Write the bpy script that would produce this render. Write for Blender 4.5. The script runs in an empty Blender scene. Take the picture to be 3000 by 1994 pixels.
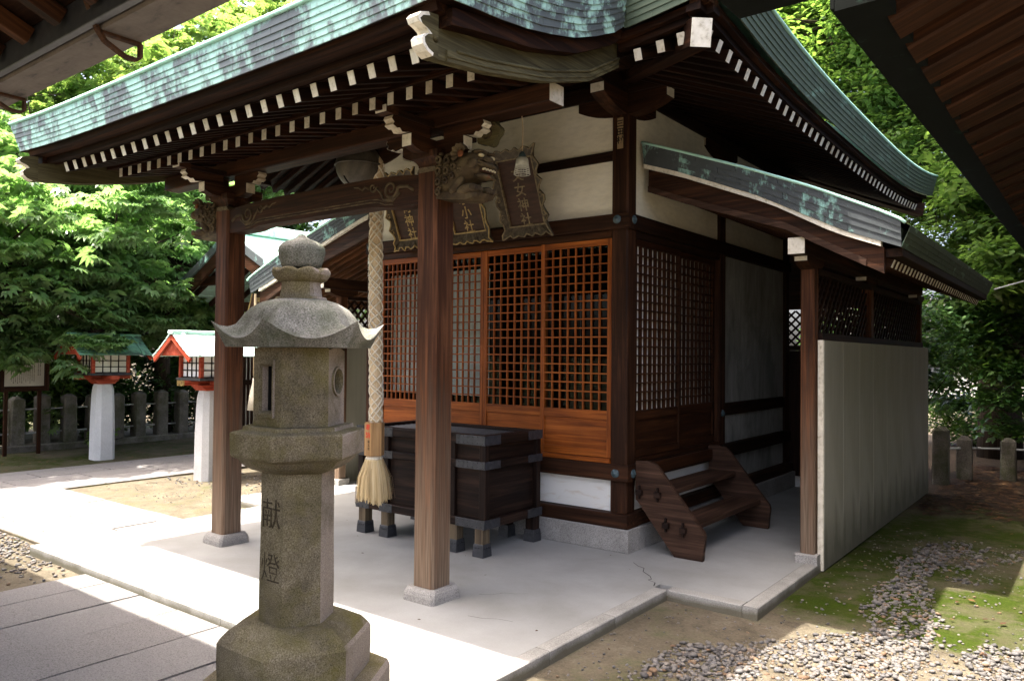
import bpy, math, random
import numpy as np
from mathutils import Matrix, Vector
random.seed(7); RNG = np.random.default_rng(11)
R = math.radians
scene = bpy.context.scene
COL = scene.collection

# ------------------------------------------------------------------ camera
cam_d = bpy.data.cameras.new('camera'); cam = bpy.data.objects.new('camera', cam_d); COL.objects.link(cam)
cam_d.sensor_width = 36.0; cam_d.lens = 36.0 * 2262.1 / 3000.0
cam_d.clip_start = 0.05; cam_d.clip_end = 2000
def _cam():
    yaw, pitch, roll = 0.6532, 0.0193, 0.009
    F = Vector((-math.sin(yaw) * math.cos(pitch), math.cos(yaw) * math.cos(pitch), math.sin(pitch)))
    r = F.cross(Vector((0, 0, 1))).normalized(); u = r.cross(F)
    r2 = r * math.cos(roll) + u * math.sin(roll); u2 = -r * math.sin(roll) + u * math.cos(roll)
    m = Matrix((r2, u2, -F)).transposed().to_4x4(); m.translation = Vector((3.5303, -3.7629, 1.6))
    return m
cam.matrix_world = _cam()
scene.camera = cam

# ------------------------------------------------------------------ sky and sun
SUN = Vector((-0.200, -0.235, 1.0)).normalized()
elev = math.asin(SUN.z); azim = math.atan2(SUN.x, SUN.y)
world = bpy.data.worlds.new('World'); scene.world = world; world.use_nodes = True
wn = world.node_tree.nodes; wl = world.node_tree.links; wn.clear()
sky = wn.new('ShaderNodeTexSky'); sky.sky_type = 'NISHITA'; sky.sun_disc = False
sky.sun_elevation = elev; sky.sun_rotation = azim; sky.dust_density = 8.0; sky.air_density = 0.65; sky.ozone_density = 0.4
bg = wn.new('ShaderNodeBackground'); bg.inputs['Strength'].default_value = 0.14
wo = wn.new('ShaderNodeOutputWorld'); wl.new(sky.outputs[0], bg.inputs[0]); wl.new(bg.outputs[0], wo.inputs[0])
sun_d = bpy.data.lights.new('sun', 'SUN'); sun_d.energy = 3.0; sun_d.angle = R(0.53); sun_d.color = (1.0, 0.945, 0.86)
sun = bpy.data.objects.new('sun', sun_d); COL.objects.link(sun)
sun.rotation_euler = SUN.to_track_quat('Z', 'Y').to_euler(); sun.location = (0, 0, 30)
scene.view_settings.view_transform = 'Standard'; scene.view_settings.look = 'None'
scene.view_settings.gamma = 1.0; scene.view_settings.use_curve_mapping = False
scene.view_settings.exposure = 2.8
scene.cycles.max_bounces = 8; scene.cycles.diffuse_bounces = 5; scene.cycles.transparent_max_bounces = 12
scene.cycles.use_denoising = True

# ------------------------------------------------------------------ material helpers
MATS = {}
class NT:
    def __init__(s, name):
        s.m = bpy.data.materials.new(name); s.m.use_nodes = True
        s.t = s.m.node_tree; s.b = s.t.nodes['Principled BSDF']; s.out = s.t.nodes['Material Output']
    def n(s, typ, **k):
        nd = s.t.nodes.new('ShaderNode' + typ)
        for a, v in k.items():
            if a in nd.inputs: nd.inputs[a].default_value = v
            else: setattr(nd, a, v)
        return nd
    def l(s, a, b): s.t.links.new(a, b)
    def math(s, op, a, b=None, clamp=False):
        nd = s.t.nodes.new('ShaderNodeMath'); nd.operation = op; nd.use_clamp = clamp
        for i, v in enumerate((a, b)):
            if v is None: continue
            if isinstance(v, (int, float)): nd.inputs[i].default_value = v
            else: s.l(v, nd.inputs[i])
        return nd.outputs[0]
    def mix(s, f, a, b, mode='MIX'):
        nd = s.t.nodes.new('ShaderNodeMix'); nd.data_type = 'RGBA'; nd.blend_type = mode
        for i, v in ((0, f), (6, a), (7, b)):
            if isinstance(v, (int, float)): nd.inputs[i].default_value = v
            elif isinstance(v, (tuple, list)): nd.inputs[i].default_value = (*v[:3], 1)
            else: s.l(v, nd.inputs[i])
        return nd.outputs[2]
    def ramp(s, f, stops):
        nd = s.t.nodes.new('ShaderNodeValToRGB'); e = nd.color_ramp.elements
        while len(e) < len(stops): e.new(0.5)
        for i, (p, c) in enumerate(stops):
            e[i].position = p
            e[i].color = (c, c, c, 1) if isinstance(c, (int, float)) else (*c, 1)
        s.l(f, nd.inputs[0]); return nd.outputs[0]
    def coords(s, scale=(1, 1, 1), rnd=0.0, src='Object'):
        tc = s.n('TexCoord').outputs[src] if src != 'World' else s.n('NewGeometry').outputs['Position']
        v = tc
        if rnd:
            oi = s.n('ObjectInfo').outputs['Random']
            cb = s.n('CombineXYZ')
            for i, k in enumerate((17.0, 31.0, 7.3)): s.l(s.math('MULTIPLY', oi, k * rnd), cb.inputs[i])
            ad = s.n('VectorMath', operation='ADD'); s.l(v, ad.inputs[0]); s.l(cb.outputs[0], ad.inputs[1]); v = ad.outputs[0]
        mp = s.n('Mapping'); mp.inputs['Scale'].default_value = scale; s.l(v, mp.inputs[0]); return mp.outputs[0]
    def noise(s, vec, scale=1, detail=4, rough=0.55, dist=0.0):
        nd = s.n('TexNoise'); nd.inputs['Scale'].default_value = scale; nd.inputs['Detail'].default_value = detail
        nd.inputs['Roughness'].default_value = rough; nd.inputs['Distortion'].default_value = dist
        s.l(vec, nd.inputs['Vector']); return nd.outputs['Fac']
    def bump(s, h, strength=0.3, dist=0.01):
        nd = s.n('Bump'); nd.inputs['Strength'].default_value = strength; nd.inputs['Distance'].default_value = dist
        s.l(h, nd.inputs['Height']); s.l(nd.outputs[0], s.b.inputs['Normal'])
    def fin(s, col, rough=0.7, spec=0.3):
        if isinstance(col, (tuple, list)): s.b.inputs['Base Color'].default_value = (*col[:3], 1)
        else: s.l(col, s.b.inputs['Base Color'])
        if isinstance(rough, (int, float)): s.b.inputs['Roughness'].default_value = rough
        else: s.l(rough, s.b.inputs['Roughness'])
        s.b.inputs['Specular IOR Level'].default_value = spec
        return s.m

def wood(name, dark, mid, light, axis, rough=0.62, weather=None, grain=1.0, spec=0.12):
    k = NT(name + '_' + axis)
    sc = [26.0, 26.0, 26.0]; sc['xyz'.index(axis)] = 1.1
    v = k.coords(tuple(s * grain for s in sc), rnd=1.0)
    n1 = k.noise(v, 1.0, 6, 0.62, 0.7)
    c = k.ramp(n1, [(0.28, dark), (0.5, mid), (0.74, light)])
    sc2 = [150.0, 150.0, 150.0]; sc2['xyz'.index(axis)] = 3.0
    n2 = k.noise(k.coords(tuple(sc2), rnd=1.0), 1.0, 2, 0.5)
    c = k.mix(0.55, c, k.ramp(n2, [(0.3, 0.45), (0.65, 1.0)]), 'MULTIPLY')
    n3 = k.noise(k.coords((2.3, 2.3, 2.3), rnd=1.0), 1.0, 3, 0.6)
    c = k.mix(0.6, c, k.ramp(n3, [(0.3, 0.55), (0.62, 1.0)]), 'MULTIPLY')
    if weather:
        z = k.n('SeparateXYZ'); k.l(k.n('NewGeometry').outputs['Position'], z.inputs[0])
        zz = k.math('ADD', z.outputs[2], k.math('MULTIPLY', k.math('SUBTRACT', n1, 0.5), 1.3))
        mr = k.n('MapRange'); mr.inputs['From Min'].default_value = weather[0]; mr.inputs['From Max'].default_value = weather[1]
        mr.inputs['To Min'].default_value = 0.85; mr.inputs['To Max'].default_value = 0.0
        k.l(zz, mr.inputs['Value'])
        c = k.mix(mr.outputs[0], c, k.ramp(n2, [(0.3, weather[3]), (0.7, weather[2])]))
    k.bump(n2, 0.25, 0.004)
    return k.fin(c, rough, spec)
WOODS = {
 'dark':  dict(dark=(0.007, 0.0032, 0.0018), mid=(0.020, 0.0088, 0.0046), light=(0.048, 0.0195, 0.0088)),
 'eave':  dict(dark=(0.0042, 0.0019, 0.0011), mid=(0.0125, 0.0052, 0.0026), light=(0.040, 0.0155, 0.0064), rough=0.75, spec=0.08),
 'eavered': dict(dark=(0.0060, 0.0024, 0.0012), mid=(0.020, 0.0075, 0.0034), light=(0.066, 0.024, 0.0092), rough=0.75, spec=0.08),
 'brown': dict(dark=(0.012, 0.0050, 0.0026), mid=(0.036, 0.0145, 0.0068), light=(0.095, 0.037, 0.0160)),
 'pillar': dict(dark=(0.024, 0.0095, 0.0048), mid=(0.078, 0.030, 0.0135), light=(0.20, 0.082, 0.036), weather=(0.0, 1.5, (0.25, 0.185, 0.130), (0.12, 0.083, 0.055))),
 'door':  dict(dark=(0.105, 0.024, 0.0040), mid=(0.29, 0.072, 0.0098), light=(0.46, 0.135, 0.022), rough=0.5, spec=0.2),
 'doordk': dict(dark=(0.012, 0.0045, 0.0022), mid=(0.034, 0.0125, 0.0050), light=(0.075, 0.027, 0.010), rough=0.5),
 'grey':  dict(dark=(0.06, 0.043, 0.030), mid=(0.13, 0.098, 0.062), light=(0.21, 0.165, 0.10), rough=0.75),
 'olive': dict(dark=(0.034, 0.026, 0.011), mid=(0.085, 0.070, 0.032), light=(0.15, 0.128, 0.062), rough=0.75),
 'step':  dict(dark=(0.020, 0.010, 0.0065), mid=(0.052, 0.027, 0.017), light=(0.120, 0.064, 0.040), rough=0.6),
 'box':   dict(dark=(0.006, 0.0034, 0.0026), mid=(0.016, 0.0085, 0.0060), light=(0.050, 0.027, 0.018), rough=0.55),
 'pale':  dict(dark=(0.30, 0.17, 0.07), mid=(0.46, 0.27, 0.12), light=(0.58, 0.37, 0.18), rough=0.55),
 'orange': dict(dark=(0.035, 0.013, 0.005), mid=(0.085, 0.032, 0.012), light=(0.15, 0.060, 0.023), rough=0.7),
 'red':   dict(dark=(0.20, 0.026, 0.012), mid=(0.36, 0.055, 0.025), light=(0.46, 0.15, 0.095), rough=0.6),
 'trunk': dict(dark=(0.018, 0.013, 0.009), mid=(0.05, 0.036, 0.025), light=(0.10, 0.075, 0.055), rough=0.9),
}
def W(kind, axis='z'):
    key = 'wood_' + kind + '_' + axis
    if key not in MATS: MATS[key] = wood('wood_' + kind, axis=axis, **WOODS[kind])
    return MATS[key]
def mat(key):
    if key in MATS: return MATS[key]
    MATS[key] = globals()['m_' + key](); return MATS[key]

def m_white():      # aged white paint on beam ends
    k = NT('white_paint'); v = k.coords((30, 30, 30), 1.0); n = k.noise(v, 1, 5, 0.65)
    n2 = k.noise(k.coords((9, 9, 9), 1.0), 1, 3)
    c = k.ramp(n, [(0.25, (0.36, 0.31, 0.22)), (0.45, (0.70, 0.65, 0.54)), (0.8, (0.83, 0.79, 0.70))])
    c = k.mix(0.35, c, k.ramp(n2, [(0.3, 0.5), (0.6, 1.0)]), 'MULTIPLY')
    c = k.mix(1.0, c, k.ramp(k.n('ObjectInfo').outputs['Random'], [(0.0, (0.62, 0.56, 0.48)), (0.35, (0.9, 0.88, 0.84)), (1.0, (1, 1, 1))]), 'MULTIPLY')
    return k.fin(c, 0.8, 0.2)
def m_plaster():
    k = NT('plaster'); n = k.noise(k.coords((1.6, 1.6, 2.6), 0.0), 1, 6, 0.62, 0.4)
    c = k.ramp(n, [(0.22, (0.56, 0.50, 0.36)), (0.42, (0.76, 0.70, 0.55)), (0.72, (0.84, 0.79, 0.66))])
    n2 = k.noise(k.coords((9, 9, 30)), 1, 5, 0.7); c = k.mix(0.3, c, k.ramp(n2, [(0.3, 0.55), (0.6, 1.0)]), 'MULTIPLY')
    k.bump(k.noise(k.coords((60, 60, 60)), 1, 3), 0.15, 0.004)
    return k.fin(c, 0.9, 0.15)
def m_plasterlow():
    k = NT('plaster_low'); n = k.noise(k.coords((5, 5, 22), 0.0), 1, 5, 0.6, 0.5)
    z = k.n('SeparateXYZ'); k.l(k.n('NewGeometry').outputs['Position'], z.inputs[0])
    band = k.ramp(k.math('ADD', k.math('MULTIPLY', z.outputs[2], 3.2), k.math('MULTIPLY', n, 0.35)), [(0.0, 0.0), (1.28 / 2, 1.0)])
    c = k.mix(k.ramp(n, [(0.55, 0.0), (0.72, 0.6)]), (0.74, 0.73, 0.69), (0.56, 0.47, 0.36))
    return k.fin(c, 0.85, 0.2)
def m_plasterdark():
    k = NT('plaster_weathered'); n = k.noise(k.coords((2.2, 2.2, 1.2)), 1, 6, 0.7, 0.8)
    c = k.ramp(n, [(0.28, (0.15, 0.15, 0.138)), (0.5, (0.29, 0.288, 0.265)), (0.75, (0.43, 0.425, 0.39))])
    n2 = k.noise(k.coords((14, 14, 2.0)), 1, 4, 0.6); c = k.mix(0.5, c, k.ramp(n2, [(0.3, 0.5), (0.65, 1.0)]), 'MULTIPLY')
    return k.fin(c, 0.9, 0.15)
def copper(name, green, th, dark1=(0.055, 0.066, 0.078), dark2=(0.105, 0.120, 0.132), sc=(4.2, 4.2, 2.6), rgh=0.55):
    k = NT(name); n = k.noise(k.coords(sc), 1, 8, 0.72, 0.2)
    n = k.math('ADD', k.math('MULTIPLY', n, 0.86), k.math('MULTIPLY', k.noise(k.coords((38, 38, 9)), 1, 5, 0.7), 0.14)); oi = k.n('ObjectInfo').outputs['Random']
    gz = k.n('SeparateXYZ'); k.l(k.n('TexCoord').outputs['Generated'], gz.inputs[0])
    n = k.math('ADD', n, k.math('ADD', k.math('MULTIPLY', k.math('SUBTRACT', oi, 0.5), 0.045), k.math('MULTIPLY', k.math('SUBTRACT', gz.outputs[2], 0.5), 0.07)))
    base = k.mix(k.noise(k.coords((13, 13, 13), 1.0), 1, 4), dark1, dark2)
    gc = k.mix(k.noise(k.coords((20, 20, 8), 1.0), 1, 4), green, tuple(min(1, g * 1.35) for g in green))
    f = k.ramp(n, [(th - 0.035, 0.0), (th + 0.005, 0.45), (th + 0.05, 1.0)])
    c = k.mix(f, base, gc)
    k.bump(k.noise(k.coords((25, 25, 25), 1.0), 1, 3), 0.2, 0.004)
    return k.fin(c, k.ramp(f, [(0, rgh), (1, 0.8)]), 0.35)
def m_copper_front(): return copper('copper_front', (0.29, 0.47, 0.42), 0.485, (0.075, 0.090, 0.100), (0.125, 0.143, 0.150))
def m_copper_side(): return copper('copper_side', (0.16, 0.27, 0.20), 0.61, (0.038, 0.056, 0.036), (0.075, 0.098, 0.064), (5, 1.5, 5), 0.8)
def m_copper_annex(): return copper('copper_annex', (0.22, 0.40, 0.35), 0.575, (0.038, 0.046, 0.050), (0.075, 0.085, 0.088), (4.2, 4.2, 2.6), 0.7)
def m_copper_verge(): return copper('copper_verge', (0.29, 0.46, 0.38), 0.505, (0.055, 0.066, 0.068), (0.10, 0.115, 0.112), (6.0, 4.2, 5.0), 0.65)
def m_copper_top(): return copper('copper_roof', (0.36, 0.60, 0.50), 0.36, (0.16, 0.24, 0.22), (0.24, 0.33, 0.30))
def m_copper_pale(): return copper('copper_pale', (0.40, 0.56, 0.49), 0.38, (0.20, 0.28, 0.25), (0.30, 0.38, 0.33))
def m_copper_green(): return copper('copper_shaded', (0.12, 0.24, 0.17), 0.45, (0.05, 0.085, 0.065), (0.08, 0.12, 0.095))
def m_eavedark():
    m = copper('copper_dark', (0.016, 0.036, 0.027), 0.60, (0.004, 0.005, 0.0045), (0.008, 0.010, 0.009), (3, 3, 3), 0.9)
    m.node_tree.nodes['Principled BSDF'].inputs['Specular IOR Level'].default_value = 0.08; return m
def m_copper_rib(): return copper('copper_rim', (0.36, 0.60, 0.50), 0.35, (0.16, 0.24, 0.22), (0.24, 0.33, 0.30))
def m_darkmetal():
    k = NT('dark_metal'); n = k.noise(k.coords((20, 20, 20), 1.0), 1, 5, 0.7)
    return k.fin(k.ramp(n, [(0.3, (0.012, 0.013, 0.016)), (0.7, (0.045, 0.047, 0.053))]), 0.42, 0.5)
def m_gutter():
    k = NT('gutter_sheet'); n = k.noise(k.coords((3, 12, 12)), 1, 6, 0.7, 0.5); n2 = k.noise(k.coords((60, 20, 20)), 1, 4, 0.6)
    c = k.ramp(n, [(0.3, (0.045, 0.043, 0.040)), (0.44, (0.15, 0.125, 0.108)), (0.75, (0.21, 0.175, 0.152))])
    c = k.mix(0.4, c, k.ramp(n2, [(0.3, 0.6), (0.65, 1.0)]), 'MULTIPLY')
    return k.fin(c, 0.75, 0.3)
def m_rust():
    k = NT('rust'); n = k.noise(k.coords((45, 45, 45), 1.0), 1, 5, 0.7)
    return k.fin(k.ramp(n, [(0.3, (0.025, 0.014, 0.010)), (0.55, (0.07, 0.032, 0.017)), (0.75, (0.13, 0.055, 0.024))]), 0.85, 0.2)
def m_bronze():
    k = NT('bronze_green'); n = k.noise(k.coords((30, 30, 30), 1.0), 1, 4)
    return k.fin(k.ramp(n, [(0.3, (0.02, 0.035, 0.042)), (0.7, (0.07, 0.115, 0.125))]), 0.5, 0.5)
def m_glass():
    k = NT('pane_glass'); g = k.n('BsdfGlossy'); g.inputs['Roughness'].default_value = 0.03; g.inputs['Color'].default_value = (0.9, 0.95, 0.95, 1)
    t = k.n('BsdfTransparent'); t.inputs['Color'].default_value = (0.82, 0.86, 0.86, 1)
    lw = k.n('Fresnel'); lw.inputs['IOR'].default_value = 1.16
    mx = k.n('MixShader'); k.l(lw.outputs[0], mx.inputs[0]); k.l(t.outputs[0], mx.inputs[1]); k.l(g.outputs[0], mx.inputs[2])
    k.l(mx.outputs[0], k.out.inputs[0]); return k.m
def m_paper():
    k = NT('paper'); n = k.noise(k.coords((6, 6, 6)), 1, 4)
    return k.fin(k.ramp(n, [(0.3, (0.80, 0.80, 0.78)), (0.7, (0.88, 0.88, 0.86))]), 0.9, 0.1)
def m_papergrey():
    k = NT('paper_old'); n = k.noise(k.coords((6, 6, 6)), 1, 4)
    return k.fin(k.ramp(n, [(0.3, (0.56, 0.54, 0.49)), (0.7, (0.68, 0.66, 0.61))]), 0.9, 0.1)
def m_black():
    k = NT('interior_black'); return k.fin((0.012, 0.011, 0.010), 0.9, 0.1)
def granite(name, c0, c1, c2, fine=190.0, moss=None, stain=0.35, clean_bounce=None):
    k = NT(name)
    n = k.noise(k.coords((fine,) * 3), 1, 3, 0.6); big = k.noise(k.coords((3.5, 3.5, 3.5), 1.0), 1, 6, 0.65, 0.3)
    c = k.ramp(n, [(0.30, c0), (0.47, c1), (0.70, c2)])
    vo = k.n('TexVoronoi'); vo.inputs['Scale'].default_value = fine * 0.55; k.l(k.coords((1, 1, 1)), vo.inputs['Vector'])
    c = k.mix(0.22, c, k.ramp(vo.outputs['Distance'], [(0.0, 0.35), (0.35, 1.0)]), 'MULTIPLY')
    c = k.mix(stain, c, k.ramp(big, [(0.30, 0.25), (0.6, 1.0)]), 'MULTIPLY')
    if moss:
        nz = k.n('SeparateXYZ'); k.l(k.n('NewGeometry').outputs['Normal'], nz.inputs[0])
        mm = k.noise(k.coords((5, 5, 5)), 1, 6, 0.7); mm2 = k.noise(k.coords((2.2, 2.2, 1.3)), 1, 5, 0.6)
        f = k.math('ADD', k.math('MULTIPLY', k.ramp(mm, [(0.42, 0.0), (0.62, 0.85)]), k.ramp(mm2, [(0.35, 0.15), (0.6, 1.0)])), 0.0, True)
        c = k.mix(f, c, k.mix(n, moss[0], moss[1]))
    if clean_bounce:                                       # cleaner stone, with bounce light painted into faces towards the sunlit ground
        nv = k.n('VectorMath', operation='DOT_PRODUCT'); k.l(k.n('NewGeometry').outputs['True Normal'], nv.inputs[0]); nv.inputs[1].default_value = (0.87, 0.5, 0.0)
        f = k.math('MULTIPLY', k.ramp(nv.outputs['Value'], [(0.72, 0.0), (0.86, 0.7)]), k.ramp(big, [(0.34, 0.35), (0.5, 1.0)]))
        c = k.mix(f, c, k.ramp(n, [(0.30, clean_bounce[0]), (0.62, clean_bounce[1])]))
    k.bump(k.math('ADD', n, k.math('MULTIPLY', k.noise(k.coords((40, 40, 40)), 1, 5, 0.7), 1.6)), 0.35, 0.004)
    return k.fin(c, 0.9, 0.2)
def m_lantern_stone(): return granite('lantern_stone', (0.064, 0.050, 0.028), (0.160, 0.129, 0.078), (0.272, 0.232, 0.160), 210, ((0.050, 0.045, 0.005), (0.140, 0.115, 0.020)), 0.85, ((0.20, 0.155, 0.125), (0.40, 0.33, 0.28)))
def m_lantern_cap(): return granite('lantern_cap_stone', (0.075, 0.070, 0.056), (0.20, 0.19, 0.16), (0.34, 0.325, 0.29), 170, ((0.020, 0.032, 0.009), (0.070, 0.082, 0.034)), 0.85)
def m_granite(): return granite('granite', (0.12, 0.112, 0.105), (0.29, 0.275, 0.255), (0.40, 0.385, 0.36), 170, None, 0.35)
def m_granitewhite(): return granite('granite_white', (0.34, 0.34, 0.34), (0.52, 0.52, 0.515), (0.62, 0.62, 0.61), 200, None, 0.15)
def m_fencestone(): return granite('fence_stone', (0.06, 0.052, 0.042), (0.16, 0.14, 0.115), (0.26, 0.23, 0.19), 120, ((0.03, 0.035, 0.012), (0.08, 0.085, 0.035)), 0.7)
def m_paving():
    k = NT('paving_granite'); n = k.noise(k.coords((130, 130, 130), 1.0), 1, 3, 0.6); b = k.noise(k.coords((1.8, 1.8, 1.8), 1.0), 1, 5, 0.6)
    oi = k.n('ObjectInfo').outputs['Random']
    c = k.ramp(n, [(0.30, (0.072, 0.064, 0.059)), (0.45, (0.168, 0.155, 0.147)), (0.7, (0.255, 0.242, 0.234))])
    c = k.mix(0.3, c, k.ramp(b, [(0.3, 0.55), (0.6, 1.0)]), 'MULTIPLY')
    c = k.mix(k.math('MULTIPLY', oi, 0.35), c, (0.20, 0.195, 0.192))
    k.bump(k.noise(k.coords((38, 38, 38), 1.0), 1, 5, 0.75), 1.0, 0.014)
    return k.fin(c, 0.9, 0.2)
def m_kerb():
    k = NT('kerb_stone'); n = k.noise(k.coords((150, 150, 150), 1.0), 1, 3, 0.6); b = k.noise(k.coords((4, 4, 4), 1.0), 1, 5, 0.6)
    c = k.ramp(n, [(0.30, (0.19, 0.182, 0.165)), (0.5, (0.285, 0.275, 0.252)), (0.7, (0.36, 0.345, 0.32))])
    c = k.mix(0.45, c, k.ramp(b, [(0.3, 0.45), (0.6, 1.0)]), 'MULTIPLY')
    z = k.n('SeparateXYZ'); k.l(k.n('NewGeometry').outputs['Position'], z.inputs[0])
    c = k.mix(k.ramp(k.math('ADD', k.math('MULTIPLY', z.outputs[2], 9.0), k.math('ADD', k.math('MULTIPLY', b, 0.5), 0.45)), [(0.25, 0.85), (0.62, 0.0)]), c, (0.085, 0.075, 0.045))
    k.bump(b, 0.4, 0.006); return k.fin(c, 0.9, 0.2)
def m_concrete():
    k = NT('concrete'); b = k.noise(k.coords((1.1, 1.1, 1.1)), 1, 7, 0.62, 0.3); n = k.noise(k.coords((120, 120, 120)), 1, 3)
    c = k.ramp(b, [(0.28, (0.250, 0.249, 0.237)), (0.5, (0.298, 0.297, 0.286)), (0.75, (0.345, 0.343, 0.332))])
    c = k.mix(0.25, c, k.ramp(n, [(0.25, 0.7), (0.6, 1.0)]), 'MULTIPLY')
    s4 = k.noise(k.coords((0.55, 0.8, 0.6)), 1, 5, 0.6); c = k.mix(0.6, c, k.ramp(s4, [(0.3, (0.72, 0.71, 0.69)), (0.6, (1, 1, 1))]), 'MULTIPLY')
    s2 = k.noise(k.coords((2.2, 2.2, 2.2)), 1, 8, 0.6, 0.1); c = k.mix(0.55, c, k.ramp(s2, [(0.25, (0.80, 0.785, 0.75)), (0.6, (1, 1, 1))]), 'MULTIPLY')
    s3 = k.noise(k.coords((14, 14, 14)), 1, 6, 0.75, 0.6); c = k.mix(0.5, c, k.ramp(s3, [(0.66, (1, 1, 1)), (0.74, (0.62, 0.61, 0.58))]), 'MULTIPLY')
    k.bump(k.math('ADD', n, s2), 0.15, 0.003); return k.fin(c, 0.85, 0.25)
def m_ground():
    k = NT('ground'); P = k.n('NewGeometry').outputs['Position']; xyz = k.n('SeparateXYZ'); k.l(P, xyz.inputs[0])
    big = k.noise(k.coords((0.9, 0.9, 0.9)), 1, 7, 0.65, 0.4); mid = k.noise(k.coords((5, 5, 5)), 1, 6, 0.7); fine = k.noise(k.coords((60, 60, 60)), 1, 4, 0.7)
    dirt = k.ramp(mid, [(0.3, (0.070, 0.058, 0.040)), (0.55, (0.135, 0.113, 0.080)), (0.75, (0.185, 0.160, 0.118))])
    dirt = k.mix(0.6, dirt, k.ramp(fine, [(0.3, 0.4), (0.65, 1.0)]), 'MULTIPLY')
    far_ = k.ramp(k.math('MULTIPLY', k.math('SUBTRACT', xyz.outputs[1], 5.0), 0.5), [(0.0, 0.0), (1.0, 0.9)])
    far_ = k.math('MULTIPLY', far_, k.ramp(k.math('MULTIPLY', k.math('ADD', xyz.outputs[0], 1.0), 0.5), [(0.4, 0.0), (1.0, 1.0)]))
    dirt = k.mix(far_, dirt, k.mix(mid, (0.020, 0.013, 0.008), (0.055, 0.036, 0.022)))
    moss = k.mix(fine, (0.007, 0.016, 0.001), (0.040, 0.060, 0.0025))
    moss = k.mix(k.ramp(mid, [(0.35, 0.55), (0.6, 0.0)]), moss, (0.045, 0.040, 0.014))
    # the mossy yard lies right of the platform, and a thinner growth behind the far path
    fx = k.ramp(k.math('MULTIPLY', k.math('SUBTRACT', xyz.outputs[0], 1.0), 1.0), [(0.1, 0.0), (0.9, 1.0)])
    fy = k.ramp(k.math('MULTIPLY', k.math('SUBTRACT', xyz.outputs[1], 1.1), 1.0), [(0.0, 0.0), (0.55, 1.0)])
    fr = k.math('MULTIPLY', fx, fy)
    fl = k.ramp(k.math('MULTIPLY', k.math('ADD', xyz.outputs[0], 8.25), -1.0), [(0.0, 0.0), (0.25, 1.0)])
    m = k.math('ADD', k.math('MULTIPLY', fr, 0.30), k.math('MULTIPLY', fl, 0.20))
    m = k.math('ADD', m, k.math('MULTIPLY', big, 1.0))
    m = k.math('SUBTRACT', m, k.ramp(k.math('MULTIPLY', k.math('SUBTRACT', xyz.outputs[1], 5.2), 0.5), [(0.0, 0.0), (1.0, 0.35)]))
    f = k.ramp(k.math('ADD', m, k.math('MULTIPLY', k.math('SUBTRACT', mid, 0.5), 0.75)), [(0.52, 0.0), (0.66, 0.45), (0.84, 1.0)])
    c = k.mix(f, dirt, moss)
    k.bump(k.math('ADD', k.math('MULTIPLY', mid, 1.0), k.math('MULTIPLY', fine, 0.6)), 0.8, 0.02)
    return k.fin(c, 0.95, 0.1)
def m_pebble():
    k = NT('pebble'); rp = k.n('NewGeometry').outputs['Random Per Island']; n = k.noise(k.coords((70, 70, 70)), 1, 3)
    c = k.ramp(rp, [(0.0, (0.060, 0.056, 0.054)), (0.3, (0.110, 0.101, 0.093)), (0.55, (0.155, 0.138, 0.120)), (0.8, (0.098, 0.095, 0.096)), (0.93, (0.15, 0.105, 0.065)), (1.0, (0.12, 0.072, 0.042))])
    c = k.mix(0.3, c, k.ramp(n, [(0.3, 0.6), (0.6, 1.0)]), 'MULTIPLY')
    return k.fin(c, 0.75, 0.3)
def leafmat(name, cols, trans, rough=0.5, tf=0.38, spec=0.35):
    k = NT(name); rp = k.n('NewGeometry').outputs['Random Per Island']
    n = k.noise(k.coords((0.9, 0.9, 0.9)), 1, 3); f = k.math('ADD', k.math('MULTIPLY', rp, 0.6), k.math('MULTIPLY', n, 0.45))
    c = k.ramp(f, [(0.15, cols[0]), (0.5, cols[1]), (0.88, cols[2])])
    k.fin(c, rough, spec)
    tr = k.n('BsdfTranslucent'); k.l(k.mix(1.0, c, trans, 'MULTIPLY'), tr.inputs['Color'])
    mx = k.n('MixShader'); mx.inputs[0].default_value = tf
    k.l(k.b.outputs[0], mx.inputs[1]); k.l(tr.outputs[0], mx.inputs[2]); k.l(mx.outputs[0], k.out.inputs[0]); return k.m
def m_leaf_a(): return leafmat('leaf_soft', ((0.125, 0.215, 0.095), (0.185, 0.280, 0.130), (0.260, 0.345, 0.175)), (1.20, 1.42, 0.72), 0.28, 0.56, 1.0)
def m_leaf_b(): return leafmat('leaf_glossy', ((0.075, 0.135, 0.042), (0.125, 0.200, 0.062), (0.195, 0.275, 0.090)), (1.5, 1.6, 0.75), 0.25, 0.54, 1.0)
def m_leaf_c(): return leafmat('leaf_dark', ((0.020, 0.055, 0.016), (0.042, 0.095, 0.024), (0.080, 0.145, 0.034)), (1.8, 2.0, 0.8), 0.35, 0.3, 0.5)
def m_leaf_y(): return leafmat('leaf_light', ((0.125, 0.205, 0.070), (0.185, 0.265, 0.095), (0.26, 0.335, 0.13)), (1.35, 1.45, 0.75), 0.33, 0.54, 0.8)
def m_litter(): return leafmat('leaf_litter', ((0.020, 0.010, 0.005), (0.055, 0.027, 0.013), (0.12, 0.062, 0.022)), (1, 1, 1), 0.8, 0.1, 0.2)
def m_straw():
    k = NT('straw'); rp = k.n('NewGeometry').outputs['Random Per Island']
    return k.fin(k.ramp(rp, [(0.0, (0.52, 0.37, 0.17)), (0.5, (0.68, 0.52, 0.28)), (1.0, (0.78, 0.64, 0.38))]), 0.6, 0.3)
def m_rope():
    k = NT('rope_core'); n = k.noise(k.coords((90, 90, 18)), 1, 4)
    return k.fin(k.ramp(n, [(0.3, (0.50, 0.36, 0.20)), (0.7, (0.68, 0.53, 0.34))]), 0.8, 0.15)
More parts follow.
